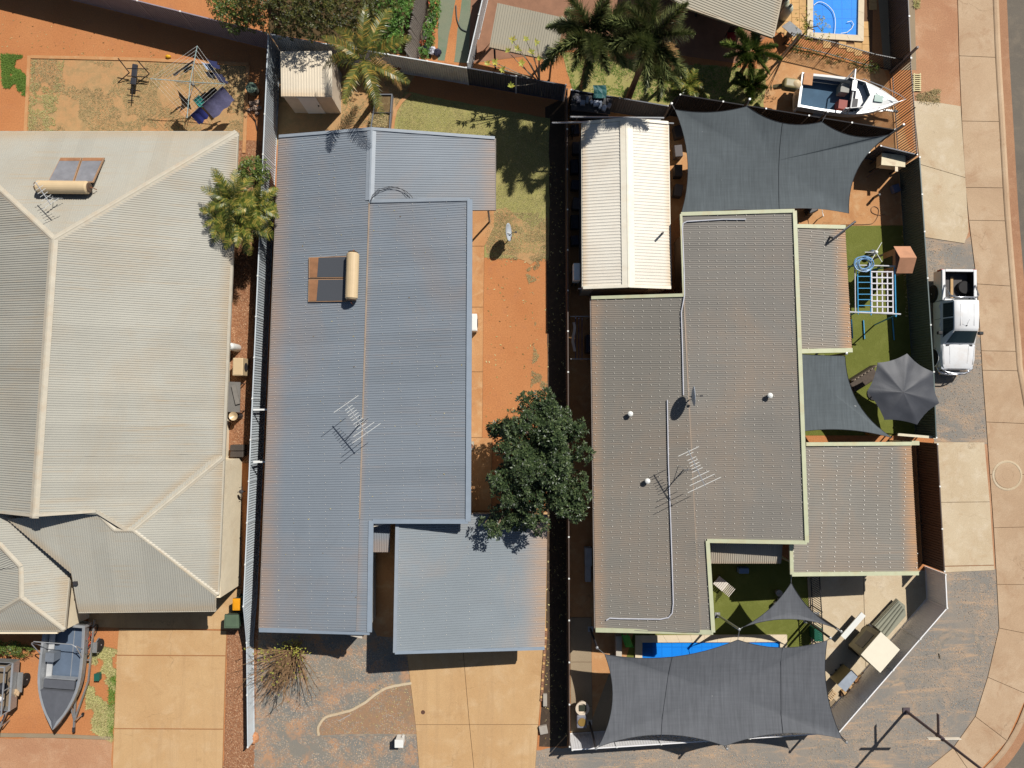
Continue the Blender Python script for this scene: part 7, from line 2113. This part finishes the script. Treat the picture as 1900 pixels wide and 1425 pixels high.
# rusty topped cabinet under the large sail
P = [W(p[0], p[1], 1.3).xy for p in ((1637, 285), (1679, 290), (1678, 309), (1636, 305))]
c = sum(P, Vector((0, 0))) / 4
t = thing('smoker_cabinet', 'cream cabinet with rusty top on a dark frame beside the large sail', 'cabinet', (c.x, c.y, 0))
o_ = obj('cabinet', MB().prism(P, .75, 1.28), plain('cream enamel', srgb(226, 210, 172), .5, var=.06), t)
obj('lid', MB().prism(inset(P, -.03), 1.281, 1.32), plain('rusting cream lid', srgb(226, 212, 176), .6, var=.08, sc=4, dirt=srgb(150, 84, 44), dirt_amt=.9), t)
for p in inset(P, .05): obj('leg', MB().box((p.x, p.y, .37), (.06, .06, .74)), M_DARKMETAL, t)
obj('chimney', MB().box((c.x + .15, c.y - .42, 1.28), (.14, .28, .05)), M_TANK, t)
for k, (pa, pb_) in enumerate((((1608, 330), (1640, 303)), ((1672, 310), (1698, 290)))):
    tag(obj('timber_beam', MB().bar(W(pa[0], pa[1], .5), W(pb_[0], pb_[1], .9), .07, .07), plain('brown timber', srgb(120, 84, 58), .8)), 'brown timber prop left of the rusty topped cabinet' if k == 0 else 'brown timber prop between the cabinet and fence corner', 'timber')
o = W(1658, 352, .0)
tag(bevel(obj('plastic_crate', MB().box((o.x, o.y, .15), (.36, .4, .3), .3), plain('slate blue crate', srgb(104, 112, 140), .6)), .03), 'slate blue crate in the fence shadow', 'crate')
o = W(1621, 367, 0)
t = thing('tap_stand', 'small black tap stand on the orange paving', 'tap', o)
obj('post', MB().box((o.x, o.y, .3), (.09, .09, .6)), BLACKM, t); obj('spout', MB().cyl((o.x, o.y, .55), (o.x + .12, o.y, .5), .02, n=6), BLACKM, t)
tag(obj('garden_hose', MB().tube([W(p[0], p[1], .025) for p in curve([(1642, 398), (1630, 399), (1618, 394), (1617, 386), (1623, 383), (1630, 388), (1629, 400), (1622, 412), (1610, 416), (1560, 417)], 5)], .016, 5), plain('tan hose', srgb(140, 104, 74), .6)), 'thin tan hose looped on the orange paving', 'hose')
o = W(1500, 393, 0)
t = thing('air_compressor', 'dark machine with white bracket beside the patio roof', 'machine', o)
o_ = obj('body', MB().box((o.x, o.y, .3), (.5, .36, .5), .4), M_DARKMETAL, t); bevel(o_, .05)
obj('bracket', MB().tube([(o.x + .35, o.y + .1, 0), (o.x + .35, o.y + .1, .7), (o.x + .45, o.y - .4, .7), (o.x + .45, o.y - .4, 0)], .03, 6), M_WHITE, t)
# items near the umbrella: wicker lounge
o = W(1595, 705, 0)
wk = thing('wicker_lounge', 'dark wicker lounge with pale hoops beside the black umbrella', 'lounge', o, R(32))
WIC = plain('dark wicker', srgb(84, 72, 62), .8, var=.25, sc=12)
o_ = obj('seat', MB().box((0, 0, .28), (1.5, .62, .36)), WIC, wk, local=True); bevel(o_, .08, 3)
o_ = obj('backrest', MB().box((0, .34, .55), (1.5, .12, .6)), WIC, wk, local=True); bevel(o_, .05, 3)
for k in range(7): obj('hoop', MB().tube([(-.6 + k * .2 + .07 * math.cos(a), .34 + .0, .86 + .09 * math.sin(a)) for a in [math.pi * j / 6 for j in range(7)]], .018, 5), plain('pale cane', srgb(176, 160, 140), .7), wk, local=True)
# gate between the two street fences
a, b_ = W(1665, 806, 1.5), W(1736, 812, 1.5)
t = thing('side_gate', 'pale cream gate head beside the street fence', 'gate', (a.x, a.y, 0))
obj('top_rail', MB().bar(a, b_, .12, .08), plain('cream painted steel', srgb(226, 216, 186), .5), t)
for k in range(7):
    p = a.lerp(b_, k / 6); obj('upright', MB().box((p.x, p.y, .74), (.05, .05, 1.44)), BLACKM, t)
o = W(1545, 808, 0)
tag(bevel(obj('yellow_box', MB().box((W(1625, 800, .5).x, W(1625, 800, .5).y - .05, .25), (.6, .3, .5)), plain('mustard box', srgb(160, 120, 50), .7)), .03), 'mustard storage box under the edge of the wedge sail', 'storage box')
o = W(1698, 822, 2.35)
t = thing('downpipe_head', 'pale green rain head at the carport corner', 'rain head', (o.x, o.y, 0))
obj('head', MB().box((o.x, o.y, 2.3), (.36, .2, .18)), M_GREEN, t); obj('pipe', MB().box((o.x + .05, o.y, 1.1), (.08, .08, 2.2)), M_GREEN, t)
# trailer-mounted box, sheet stack and cabinet on the pale pad
tp = [W(*p) for p in ((1634.5, 1174, 1.95), (1668, 1205.5, 1.95), (1633, 1246.5, 1.95), (1599, 1214.5, 1.95))]
P = [p.xy for p in tp]
c = sum(P, Vector((0, 0))) / 4
cb_ = thing('tradesman_trailer', 'cream topped tall box trailer on the pale concrete pad', 'trailer', (c.x, c.y, 0))
o_ = obj('top', MB().prism(inset(P, -.03), 1.92, 1.96), plain('cream lid', srgb(240, 230, 206), .5, var=.03), cb_)
obj('body', MB().prism(P, .6, 1.919), plain('khaki box side', srgb(170, 156, 118), .6, var=.06), cb_)
e = (P[3] - P[0]); nrm2 = Vector((e.y, -e.x)).normalized()
if nrm2.dot(P[0] - c) < 0: nrm2 = -nrm2
mid = P[0].lerp(P[3], .5)
m = Matrix((Vector((e.x, e.y, 0)).normalized(), Vector((nrm2.x, nrm2.y, 0)), Vector((0, 0, 1)))).transposed()
obj('side_hatch', MB().box((mid.x + nrm2.x * .012, mid.y + nrm2.y * .012, 1.3), (.85, .02, .7), m=m), plain('grey brown hatch', srgb(132, 120, 100), .6), cb_)
sh_ = mid + nrm2 * .42
obj('side_step', MB().box((sh_.x + .15, sh_.y + .12, .5), (1.55, .28, .05), m=m), M_WHITE, cb_)
obj('chassis', MB().prism(inset(P, .15), .4, .6), M_DARKMETAL, cb_)
for k in (.25, .75):
    p = P[1].lerp(P[2], k) if False else P[0].lerp(P[3], k)
for (i, j) in ((0, 1), (3, 2)):
    p = P[i].lerp(P[j], .5)
    obj('wheel', MB().lathe((p.x, p.y, .3), [(.14, -.08), (.28, -.08), (.3, -.05), (.3, .05), (.28, .08), (.14, .08)], 18, (e.x, e.y, 0)), M_DKRUBBER, cb_)
obj('tail_bracket', MB().tube([W(1607, 1163, .6), W(1612, 1158, .9), W(1618, 1163, .9)], .03, 6), M_DARKMETAL, cb_)
st = [W(*p) for p in ((1666.5, 1112, .45), (1680, 1123, .45), (1681.5, 1143, .45), (1646, 1183, .45), (1621, 1161, .45))]
P = [p.xy for p in st]; c = sum(P, Vector((0, 0))) / 5
sk = thing('sheet_stack', 'stack of grey green ribbed steel sheets beside the box trailer', 'sheet stack', (c.x, c.y, 0))
OLV = plain('grey green steel sheet', srgb(148, 148, 130), .5, var=.06)
for k in range(3): obj('sheet', MB().prism(inset(P, .012 * k), .24 + .08 * k, .30 + .08 * k), OLV, sk)
d = (W(1646, 1183, .47) - W(1681.5, 1143, .47)); 
for k in range(4):
    f = (k + .6) / 4.4
    a = W(1621, 1161, .48).lerp(W(1646, 1183, .48), f); b_ = W(1666.5, 1112, .48).lerp(W(1681, 1132, .48), f)
    obj('rib', MB().bar(a.lerp(b_, .01), a.lerp(b_, .97), .05, .035), plain('dark rib shade', srgb(112, 112, 98), .5), sk)
obj('bearers', MB().bar(st[3].lerp(st[4], .5) * .9 + st[0] * .1 - Vector((0, 0, .3)), st[3].lerp(st[4], .5) * .9 + st[1] * .1 - Vector((0, 0, .3)), .1, .24), GREYWOOD, sk)
obj('bearers', MB().box((c.x, c.y, .12), (.7, .7, .23), R(45)), GREYWOOD, sk)
P = [W(*p).xy for p in ((1580.6, 1243, 1.0), (1592, 1255, 1.0), (1569, 1284, 1.0), (1554.5, 1271, 1.0))]
c = sum(P, Vector((0, 0))) / 4
t = thing('tool_cabinet', 'grey topped khaki tool cabinet near the corner fence', 'cabinet', (c.x, c.y, 0))
obj('body', MB().prism(inset(P, .02), .05, .96), plain('khaki cabinet', srgb(142, 130, 92), .6), t)
obj('top', MB().prism(P, .961, 1.0), plain('blue grey top', srgb(158, 166, 176), .5), t)
e = P[0] - P[3]
for k in range(3): 
    p = P[0].lerp(P[3], .15 + .35 * k); obj('foot', MB().box((p.x, p.y, .03), (.08, .08, .05)), M_DARKMETAL, t)
rs = random.Random(4)
for k in range(9):
    f = k / 8
    p = W(1601 - 40 * f, 1248 + 38 * f, 0)
    s_ = rs.uniform(.07, .14)
    col = rs.choice((srgb(150, 104, 64), srgb(90, 66, 48), srgb(188, 152, 108), srgb(60, 50, 46)))
    tag(obj('firewood_block', MB().box((p.x + rs.uniform(-.05, .05), p.y + rs.uniform(-.05, .05), s_ * .9), (s_ * 2.2, s_ * 1.4, s_ * 1.8), rs.uniform(0, 3)), plain('wood %d' % k, col, .9, var=.2, sc=9)), ('first', 'second', 'third', 'fourth', 'fifth', 'sixth', 'seventh', 'eighth', 'last')[k] + ' wood block in the row beside the tool cabinet, counted from the box trailer', 'wood block', 'wood blocks beside the tool cabinet')
P = [W(*p).xy for p in ((1548, 1282, .2), (1554, 1288, .2), (1542, 1302, .2), (1536, 1296, .2))]
c = sum(P, Vector((0, 0))) / 4
pl = thing('timber_pallet', 'pale timber pallet half under the pool sail', 'pallet', (c.x, c.y, 0))
for k in range(5):
    a = P[0].lerp(P[3], (k + .5) / 5); b_ = P[1].lerp(P[2], (k + .5) / 5)
    obj('board', MB().bar((a.x, a.y, .13), (b_.x, b_.y, .13), .06, .025), plain('raw pallet timber', srgb(206, 176, 136), .8, var=.15), pl)
for q_ in ((P[0], P[3]), (P[1], P[2])): obj('bearer', MB().bar((q_[0].x, q_[0].y, .06), (q_[1].x, q_[1].y, .06), .08, .1), plain('raw pallet timber', srgb(206, 176, 136), .8), pl)
# kettle barbecue on the side path
o = W(1078, 1303, 0); o2 = W(1077, 1302, .85)
bq = thing('kettle_barbecue', 'round white rimmed barbecue on a grey trolley on the side path', 'barbecue', o)
o_ = obj('trolley', MB().box((o.x - .04, o.y - .62, .45), (.5, .62, .74)), plain('grey trolley', srgb(128, 128, 136), .5), bq); bevel(o_, .06, 3)
obj('bowl', MB().lathe((o.x, o.y, .4), [(.1, 0), (.3, .12), (.34, .3), (.34, .36), (.24, .36), (.22, .28), (.05, .24)], 22), plain('cream barbecue shell', srgb(216, 200, 178), .5), bq, smooth=False)
obj('grill', MB().box((o.x, o.y, .70), (.34, .3, .03)), plain('charcoal grill', srgb(44, 48, 34), .8), bq)
obj('tray', MB().lathe((o.x - .03, o.y - .62, .822), [(.2, 0), (.2, .03), (.02, .03)], 14), plain('brass tray', srgb(140, 112, 56), .5), bq)
for sx in (-.2, .16):
    for sy in (-.85, -.38): obj('wheel', MB().cyl((o.x + sx - .03, o.y + sy, .08), (o.x + sx + .03, o.y + sy, .08), .08, n=10), M_DKRUBBER, bq)
# pool toys and gear
o = W(1152, 1186, 0)
t = thing('pool_slide', 'small bright green slide beside the pool corner', 'slide', o)
GRN = plain('bright green plastic', srgb(40, 170, 60), .35)
obj('chute', MB().grid([[Vector((o.x + .1 + .06 * k, o.y + .45 - .16 * k, .75 - .13 * k + .05)) + Vector((w, 0, h)) for w, h in ((-.2, .1), (-.16, 0), (.16, 0), (.2, .1))] for k in range(6)]), GRN, t)
obj('ladder', MB().tube([(o.x - .1, o.y + .75, 0), (o.x - .05, o.y + .45, .85)], .03, 6).tube([(o.x + .25, o.y + .75, 0), (o.x + .2, o.y + .45, .85)], .03, 6), GRN, t)
tag(obj('pool_bench', MB().box((W(1146, 1200).x, W(1146, 1200).y, .22), (.28, 1.3, .44)), plain('pale bench', srgb(196, 186, 170), .8)), 'pale narrow bench beside the green slide', 'bench')
P = [W(*p, .75).xy for p in ((1320, 1075), (1347, 1077), (1337, 1091), (1322, 1083))]
sb = W(1334, 1080, 0)
t = thing('deck_chair', 'pale slatted deck chair beside the front wing of the taupe house', 'deck chair', sb, R(-40))
for k in range(6):
    obj('slat', MB().box((-.25 + .1 * k, 0, .32), (.085, .5, .02)), plain('white canvas', srgb(224, 214, 200), .8), t, local=True)
for k in range(5):
    obj('slat', MB().box((.32 + .05 * k, 0, .38 + .09 * k), (.03, .5, .085)), plain('white canvas', srgb(224, 214, 200), .8), t, local=True)
for sx, sy in ((-.22, -.22), (-.22, .22), (.3, -.22), (.3, .22)): obj('leg', MB().box((sx, sy, .155), (.04, .04, .31)), GREYWOOD, t, local=True)
o = W(1376, 1056, .0)
tag(bevel(obj('cool_box', MB().box((o.x, o.y, .2), (.5, .28, .4)), plain('blue cool box', srgb(110, 140, 176), .5)), .04), 'pale blue cool box in the dark entry corner', 'cool box')
for k, (px, py) in enumerate(((1442, 1098), (1446, 1112), (1438, 1120))):
    o = W(px, py)
    tag(bevel(obj('garden_pot', MB().lathe((o.x, o.y, 0), [(.12, 0), (.17, .3), (.15, .3), (.03, .24)], 10), plain('pale pot', srgb(170, 164, 156), .8)), .01), ('upper', 'middle', 'lower')[k] + ' pale garden pot at the edge of the triangular sail', 'pot', 'pots beside the triangular sail')
o = W(1508, 1170, 0)
t = thing('pool_filter', 'green pool pump box beside the picket pool fence', 'pump box', o)
o_ = obj('box', MB().box((o.x, o.y, .32), (.36, .6, .64)), plain('teal green plastic', srgb(36, 108, 84), .5), t); bevel(o_, .06, 3)
obj('lid', MB().box((o.x, o.y, .66), (.40, .64, .04)), plain('teal green plastic', srgb(36, 108, 84), .5), t)
# narrow yard between the fence and the taupe house
wr = thing('drying_rack', 'steel drying rack standing between the dark fence and taupe house', 'rack', W(1075, 628))
for py in (587, 666):
    a, b_ = W(1059, py, 1.2), W(1094, py, 1.2)
    obj('end_bar', MB().tube([(a.x, a.y, 0), a, b_, (b_.x, b_.y, 0)], .022, 6), M_STEEL, wr)
for px in (1068, 1074, 1080): obj('rail', MB().tube([W(px, 587, 1.2), W(px, 666, 1.2)], .016, 5), plain('navy rail', srgb(50, 60, 96), .5), wr)
m = MB().grid([[W(1062 + 5 * j + 2 * math.sin(i * 1.3), 598 + i * 9, 1.25 - .15 * (1 - j)) for j in range(2)] for i in range(7)])
tag(obj('drying_cloth', m, plain('pale grey cloth', srgb(186, 182, 176), .9, var=.15)), 'pale cloth over the drying rack beside the dark fence', 'cloth')
for (px, py, w, h, lb) in ((1090, 640, .3, .8, 'dark box against the west wall below the drying rack'), (1090, 1030, .35, .5, 'white water unit against the west wall of the taupe house'), (1090, 1060, .3, .35, 'small grey unit against the west wall near the front')):
    o = W(px, py)
    tag(bevel(obj('wall_unit', MB().box((o.x, o.y, h / 2), (w, .9, h)), plain('unit %d' % py, srgb(60, 58, 66) if py < 700 else srgb(196, 196, 194), .6)), .03), lb, 'utility box')
# junk rack and rails behind the long shed
RK = thing('storage_rack', 'black storage rack of odds and ends behind the long shed', 'rack', W(1098, 190))
P = [W(*p, 1.7).xy for p in ((1061, 172), (1136, 183), (1132, 212), (1060, 204))]
for z in (.5, 1.1, 1.65): obj('shelf', MB().prism(P, z, z + .04), M_DARKMETAL, RK)
for p in inset(P, .04): obj('upright', MB().box((p.x, p.y, .85), (.05, .05, 1.7)), M_DARKMETAL, RK)
rs = random.Random(12)
for k in range(9):
    f = (k + .5) / 9
    p = P[0].lerp(P[1], f).lerp(P[3].lerp(P[2], f), rs.uniform(.25, .7))
    col = rs.choice((srgb(196, 200, 210), srgb(120, 130, 146), srgb(60, 64, 70), srgb(150, 146, 150)))
    tag(bevel(obj('stored_box', MB().box((p.x, p.y, 1.69 + .08), (rs.uniform(.12, .24), rs.uniform(.15, .4), .16), rs.uniform(-.5, .5)), plain('stored %d' % k, col, .6)), .02), ('first', 'second', 'third', 'fourth', 'fifth', 'sixth', 'seventh', 'eighth', 'ninth')[k] + ' stored box from the left on the black rack behind the shed', 'box', 'boxes on the black rack')
p = W(1112, 170, 1.85)
m = MB().grid([[W(1100 + 8 * j + 2 * math.sin(i), 158 + i * 8, 1.85 + .05 * math.sin(i * 2 + j)) for j in range(4)] for i in range(4)])
tag(obj('tarp', m, plain('teal tarp', srgb(24, 84, 84), .6, var=.2)), 'teal tarp bundled on the black rack', 'tarp')
for k, (pa, pb_, z, r, lb) in enumerate((((1024, 228), (1226, 223), 2.9, .04, 'long silver pole lying across the fence behind the shed'), ((1058, 217), (1232, 219), 2.7, .045, 'upper silver rail behind the shed'), ((1150, 225), (1250, 229), 2.8, .035, 'short grey rail at the shed corner'))):
    tag(obj('metal_rail', MB().tube([W(*pa, z), W(*pb_, z)], r, 7), M_ALU), lb, 'rail')
for k, px in enumerate((1070, 1225)):
    p = W(px, 220, 2.6)
    t = tag(obj('rail_stand', MB().tube([(p.x, p.y, 0), (p.x, p.y, 2.72)], .03, 6).tube([(p.x - .3, p.y, 0), (p.x, p.y, 1.2)], .02, 5), M_DARKMETAL), ('left' if k == 0 else 'right') + ' dark stand carrying the silver rails behind the shed', 'stand')
for k in range(7):
    p = W(1070 + 2 * math.sin(k * 2), 245 + k * 34)
    tag(bevel(obj('stored_crate', MB().box((p.x - .1, p.y, .2), (.4, .5 + .1 * (k % 3), .4), rnd(-.2, .2)), plain('crate %d' % k, (srgb(70, 70, 80), srgb(110, 100, 96), srgb(52, 56, 66))[k % 3], .7)), .03), ('first', 'second', 'third', 'fourth', 'fifth', 'sixth', 'seventh')[k] + ' dark crate from the rear in the gap west of the long shed', 'crate', 'crates west of the long shed')
for k in range(4):
    p = W(1255, 250 + k * 36)
    tag(bevel(obj('stored_crate', MB().box((p.x, p.y, .25), (.4, .6, .5), rnd(-.3, .3)), plain('crate b%d' % k, (srgb(70, 66, 66), srgb(96, 90, 90))[k % 2], .7)), .03), ('first', 'second', 'third', 'fourth')[k] + ' dark crate from the rear between long shed and large sail', 'crate', 'crates east of the long shed')

# ================================================================== BEHIND THE BACK FENCE
ky = [W(803, 27, .25), W(797, 45, .3), W(788, 68, .25), W(783, 84, .2)]
kk = thing('kayak', 'white and brown kayak lying beside the paling fence', 'kayak', (ky[1].x, ky[1].y, 0))
obj('hull', MB().tube([ky[0], ky[0].lerp(ky[1], .4), ky[1], ky[1].lerp(ky[2], .5), ky[2], ky[3]], [.03, .16, .24, .24, .16, .03], 10), plain('kayak plastic', srgb(206, 196, 186), .5, var=.2, sc=1.5), kk, smooth=True)
obj('cockpit', MB().lathe(ky[1].lerp(ky[2], .3) + Vector((0, 0, .2)), [(.16, 0), (.17, .05), (.13, .05), (.02, .02)], 12), plain('brown cockpit', srgb(120, 70, 46), .6), kk)
for k, (px, py, col, lb) in enumerate(((793, 90, srgb(70, 74, 110), 'navy bundle near the end of the paling fence'), (803, 96, srgb(214, 214, 224), 'white bundle near the end of the paling fence'), (812, 100, srgb(50, 50, 70), 'dark bundle beside the faded green court'), (786, 82, srgb(196, 100, 56), 'orange bucket beside the kayak end'))):
    c = W(px, py)
    m = MB().sphere((c.x, c.y, .16), (.2, .2, .17), 8, 6); m.v = [v + Vector((rnd(-.05, .05), rnd(-.05, .05), rnd(-.03, .04))) for v in m.v]
    tag(obj('bundle', m, plain('bundle %d' % k, col, .8, var=.25, sc=8)), lb, 'bundle')
tag(obj('curved_pipe', MB().tube([W(p[0], p[1], .05) for p in curve([(846, 10), (848, 35), (855, 52), (866, 58)], 5)], .03, 6), plain('grey pipe', srgb(90, 96, 92), .6)), 'curved grey pipe on the faded green court', 'pipe')
tag(obj('orange_pole', MB().tube([W(794, -10, .5), W(797, 12, .5), W(802, 28, .4)], .05, 6), plain('orange red pole', srgb(206, 96, 60), .6)), 'orange red pole above the kayak', 'pole')
c = W(886, 78, .3)
tag(obj('timber_board', MB().prism([W(*p, .4).xy for p in ((884, 72), (908, 80), (900, 92), (885, 98))], .3, .4), PAVER_RED), 'tan panel beside the shelter roof corner', 'panel')
for k, (px, py, r) in enumerate(((1452, 32, .24), (1446, 20, .22))):
    o = W(px, py)
    t = thing('gas_bottle' if k else 'pool_filter_tank', ('upper' if k else 'lower') + ' pale round tank beside the rear roof and pool deck', 'tank', o)
    obj('cylinder', MB().lathe((o.x, o.y, 0), [(r * .9, .02), (r, .1), (r, .8), (r * .6, 1.0), (.05, 1.05)], 16), plain('pale tank', srgb(204, 204, 180), .5), t, smooth=True)
    obj('valve', MB().lathe((o.x, o.y, 1.03), [(.07, 0), (.07, .1), (.02, .12)], 8), M_DARKMETAL, t)
o = W(1353, 75)
t = thing('red_chair', 'dark red outdoor chair on the shaded patio', 'chair', o)
RED = plain('dark red plastic', srgb(150, 30, 34), .5)
obj('seat', MB().box((o.x, o.y, .42), (.45, .45, .05)), RED, t); obj('backrest', MB().box((o.x, o.y + .22, .68), (.45, .05, .5)), BLKPL, t)
for sx in (-.2, .2):
    for sy in (-.2, .2): obj('leg', MB().box((o.x + sx, o.y + sy, .2), (.04, .04, .4)), BLKPL, t)
# power pole lying against the pool fence, its upright
a, b_ = W(1444, 112, 0), W(1487, 62, 2.6)
tag(obj('leaning_post', MB().tube([a, b_], .06, 8), GREYWOOD), 'grey timber post leaning at the left end of the upper pool fence', 'post')
a, b_ = W(1675, 111, 1.5), W(1703, 87, 3.0)
t = thing('gate_post', 'tall grey steel post at the end of the upper pool fence', 'post', W(1652, 135))
obj('post', MB().bar((W(1652, 135).x, W(1652, 135).y, 0), (W(1703, 87, 2.4).x, W(1703, 87, 2.4).y, 2.4), .1, .1), plain('grey brown post', srgb(120, 108, 104), .6), t)
o = W(1462, 68)
t = thing('pool_pump', 'grey pool pump under a bent panel at the deck corner', 'pump', o)
obj('body', MB().lathe((o.x, o.y, .1), [(.12, 0), (.18, .1), (.18, .4), (.05, .5)], 10), plain('grey pump', srgb(120, 124, 128), .5), t)
obj('cover', MB().bar((o.x - .3, o.y + .4, .5), (o.x + .2, o.y - .3, .8), .5, .03), M_STEEL, t)
# grate on the verge
gr = thing('slatted_pallet', 'small pale slatted pallet against the brown fence on the verge', 'pallet', W(1702, 152))
for k in range(9):
    y = 138 + k * 3.7
    obj('slat', MB().bar(W(1694, y, .06), W(1709, y + .6, .06), .045, .03), plain('pale slats', srgb(226, 212, 160), .7), gr)
for px in (1696, 1707): obj('bearer', MB().bar(W(px, 136, .03), W(px, 170, .03), .05, .05), plain('pale slats', srgb(226, 212, 160), .7), gr)
scatter('verge_weeds', [(1700, 175), (1745, 165), (1742, 195), (1702, 190)], 260, .1, .004, STRAW, label='dry weeds at the edge of the crossing pad')
scatter('verge_weeds', [(1694, 0), (1706, 0), (1706, 15), (1695, 15)], 60, .1, .004, GREENB)
# ================================================================== FRONT LEFT ODDS AND ENDS
o = W(185, 1253)
t = thing('irrigation_box', 'small green irrigation box on the pale grass', 'irrigation box', o)
o_ = obj('box', MB().box((o.x, o.y, .13), (.24, .34, .26)), plain('dark green plastic', srgb(30, 92, 78), .5), t); bevel(o_, .04, 3)
obj('lid', MB().box((o.x, o.y, .27), (.26, .36, .02)), plain('dark green plastic', srgb(30, 92, 78), .5), t)
o = W(171, 1204, 0)
bc = thing('bicycle', 'bicycle leaning behind the dinghy, front wheel showing', 'bicycle', o, R(75))
for x in (0, 1.02):
    w_ = obj('wheel', MB().tube([(x + .31 * math.cos(a), 0, .33 + .31 * math.sin(a)) for a in [2 * math.pi * k / 20 for k in range(21)]], .022, 6, False), M_DKRUBBER, bc, local=True)
    obj('spokes', MB().tube([(x - .3, 0, .33), (x + .3, 0, .33)], .004, 4).tube([(x, 0, .03), (x, 0, .63)], .004, 4).tube([(x - .21, 0, .12), (x + .21, 0, .54)], .004, 4).tube([(x - .21, 0, .54), (x + .21, 0, .12)], .004, 4), M_ALU, w_, local=True)
obj('frame', MB().tube([(0, 0, .33), (.14, 0, .85), (.62, 0, .80), (.45, 0, .3), (.16, 0, .75)], .02, 6).tube([(.45, 0, .3), (1.02, 0, .33), (.62, 0, .8)], .014, 6), plain('red bike paint', srgb(170, 40, 36), .4), bc, local=True)
obj('handlebar', MB().tube([(.14, 0, .85), (.14, 0, .98), (.16, -.28, 1.0)], .014, 6).tube([(.14, 0, .98), (.16, .28, 1.0)], .014, 6), M_DARKMETAL, bc, local=True)
obj('saddle', MB().box((.63, 0, .92), (.24, .13, .06)), BLKPL, bc, local=True)
# ================================================================== STREET LIGHT WITH STREET NAME BLADES
b = W(1681, 1319)
sl = thing('street_light', 'tall street light pole with two street name blades on the corner verge', 'street light', b)
POLE = plain('dark galvanised pole', srgb(96, 84, 88), .5, metal=.2)
obj('pole', MB().tube([b, b + Vector((.0, 0, 3)), b + Vector((.0, 0, 6.6)), b + Vector((.3, -.3, 7.3)), b + Vector((1.2, -1.2, 7.7))], [.075, .065, .055, .045, .04], 10), POLE, sl)
obj('lamp_head', MB().box(b + Vector((1.45, -1.45, 7.7)), (.65, .22, .12), R(-45)), M_ALU, sl)
obj('base_plate', MB().box((b.x, b.y, .03), (.34, .34, .05)), POLE, sl)
obj('name_blade', MB().box(b + Vector((.1, 0, 2.95)), (1.5, .03, .18)), plain('white sign blade', srgb(236, 226, 206), .5), sl)
obj('name_blade', MB().box(b + Vector((0, .5, 2.7)), (.03, 1.0, .18)), POLE, sl)
obj('clamp', MB().cyl(b + Vector((0, 0, 2.6)), b + Vector((0, 0, 3.05)), .1, n=10), POLE, sl)
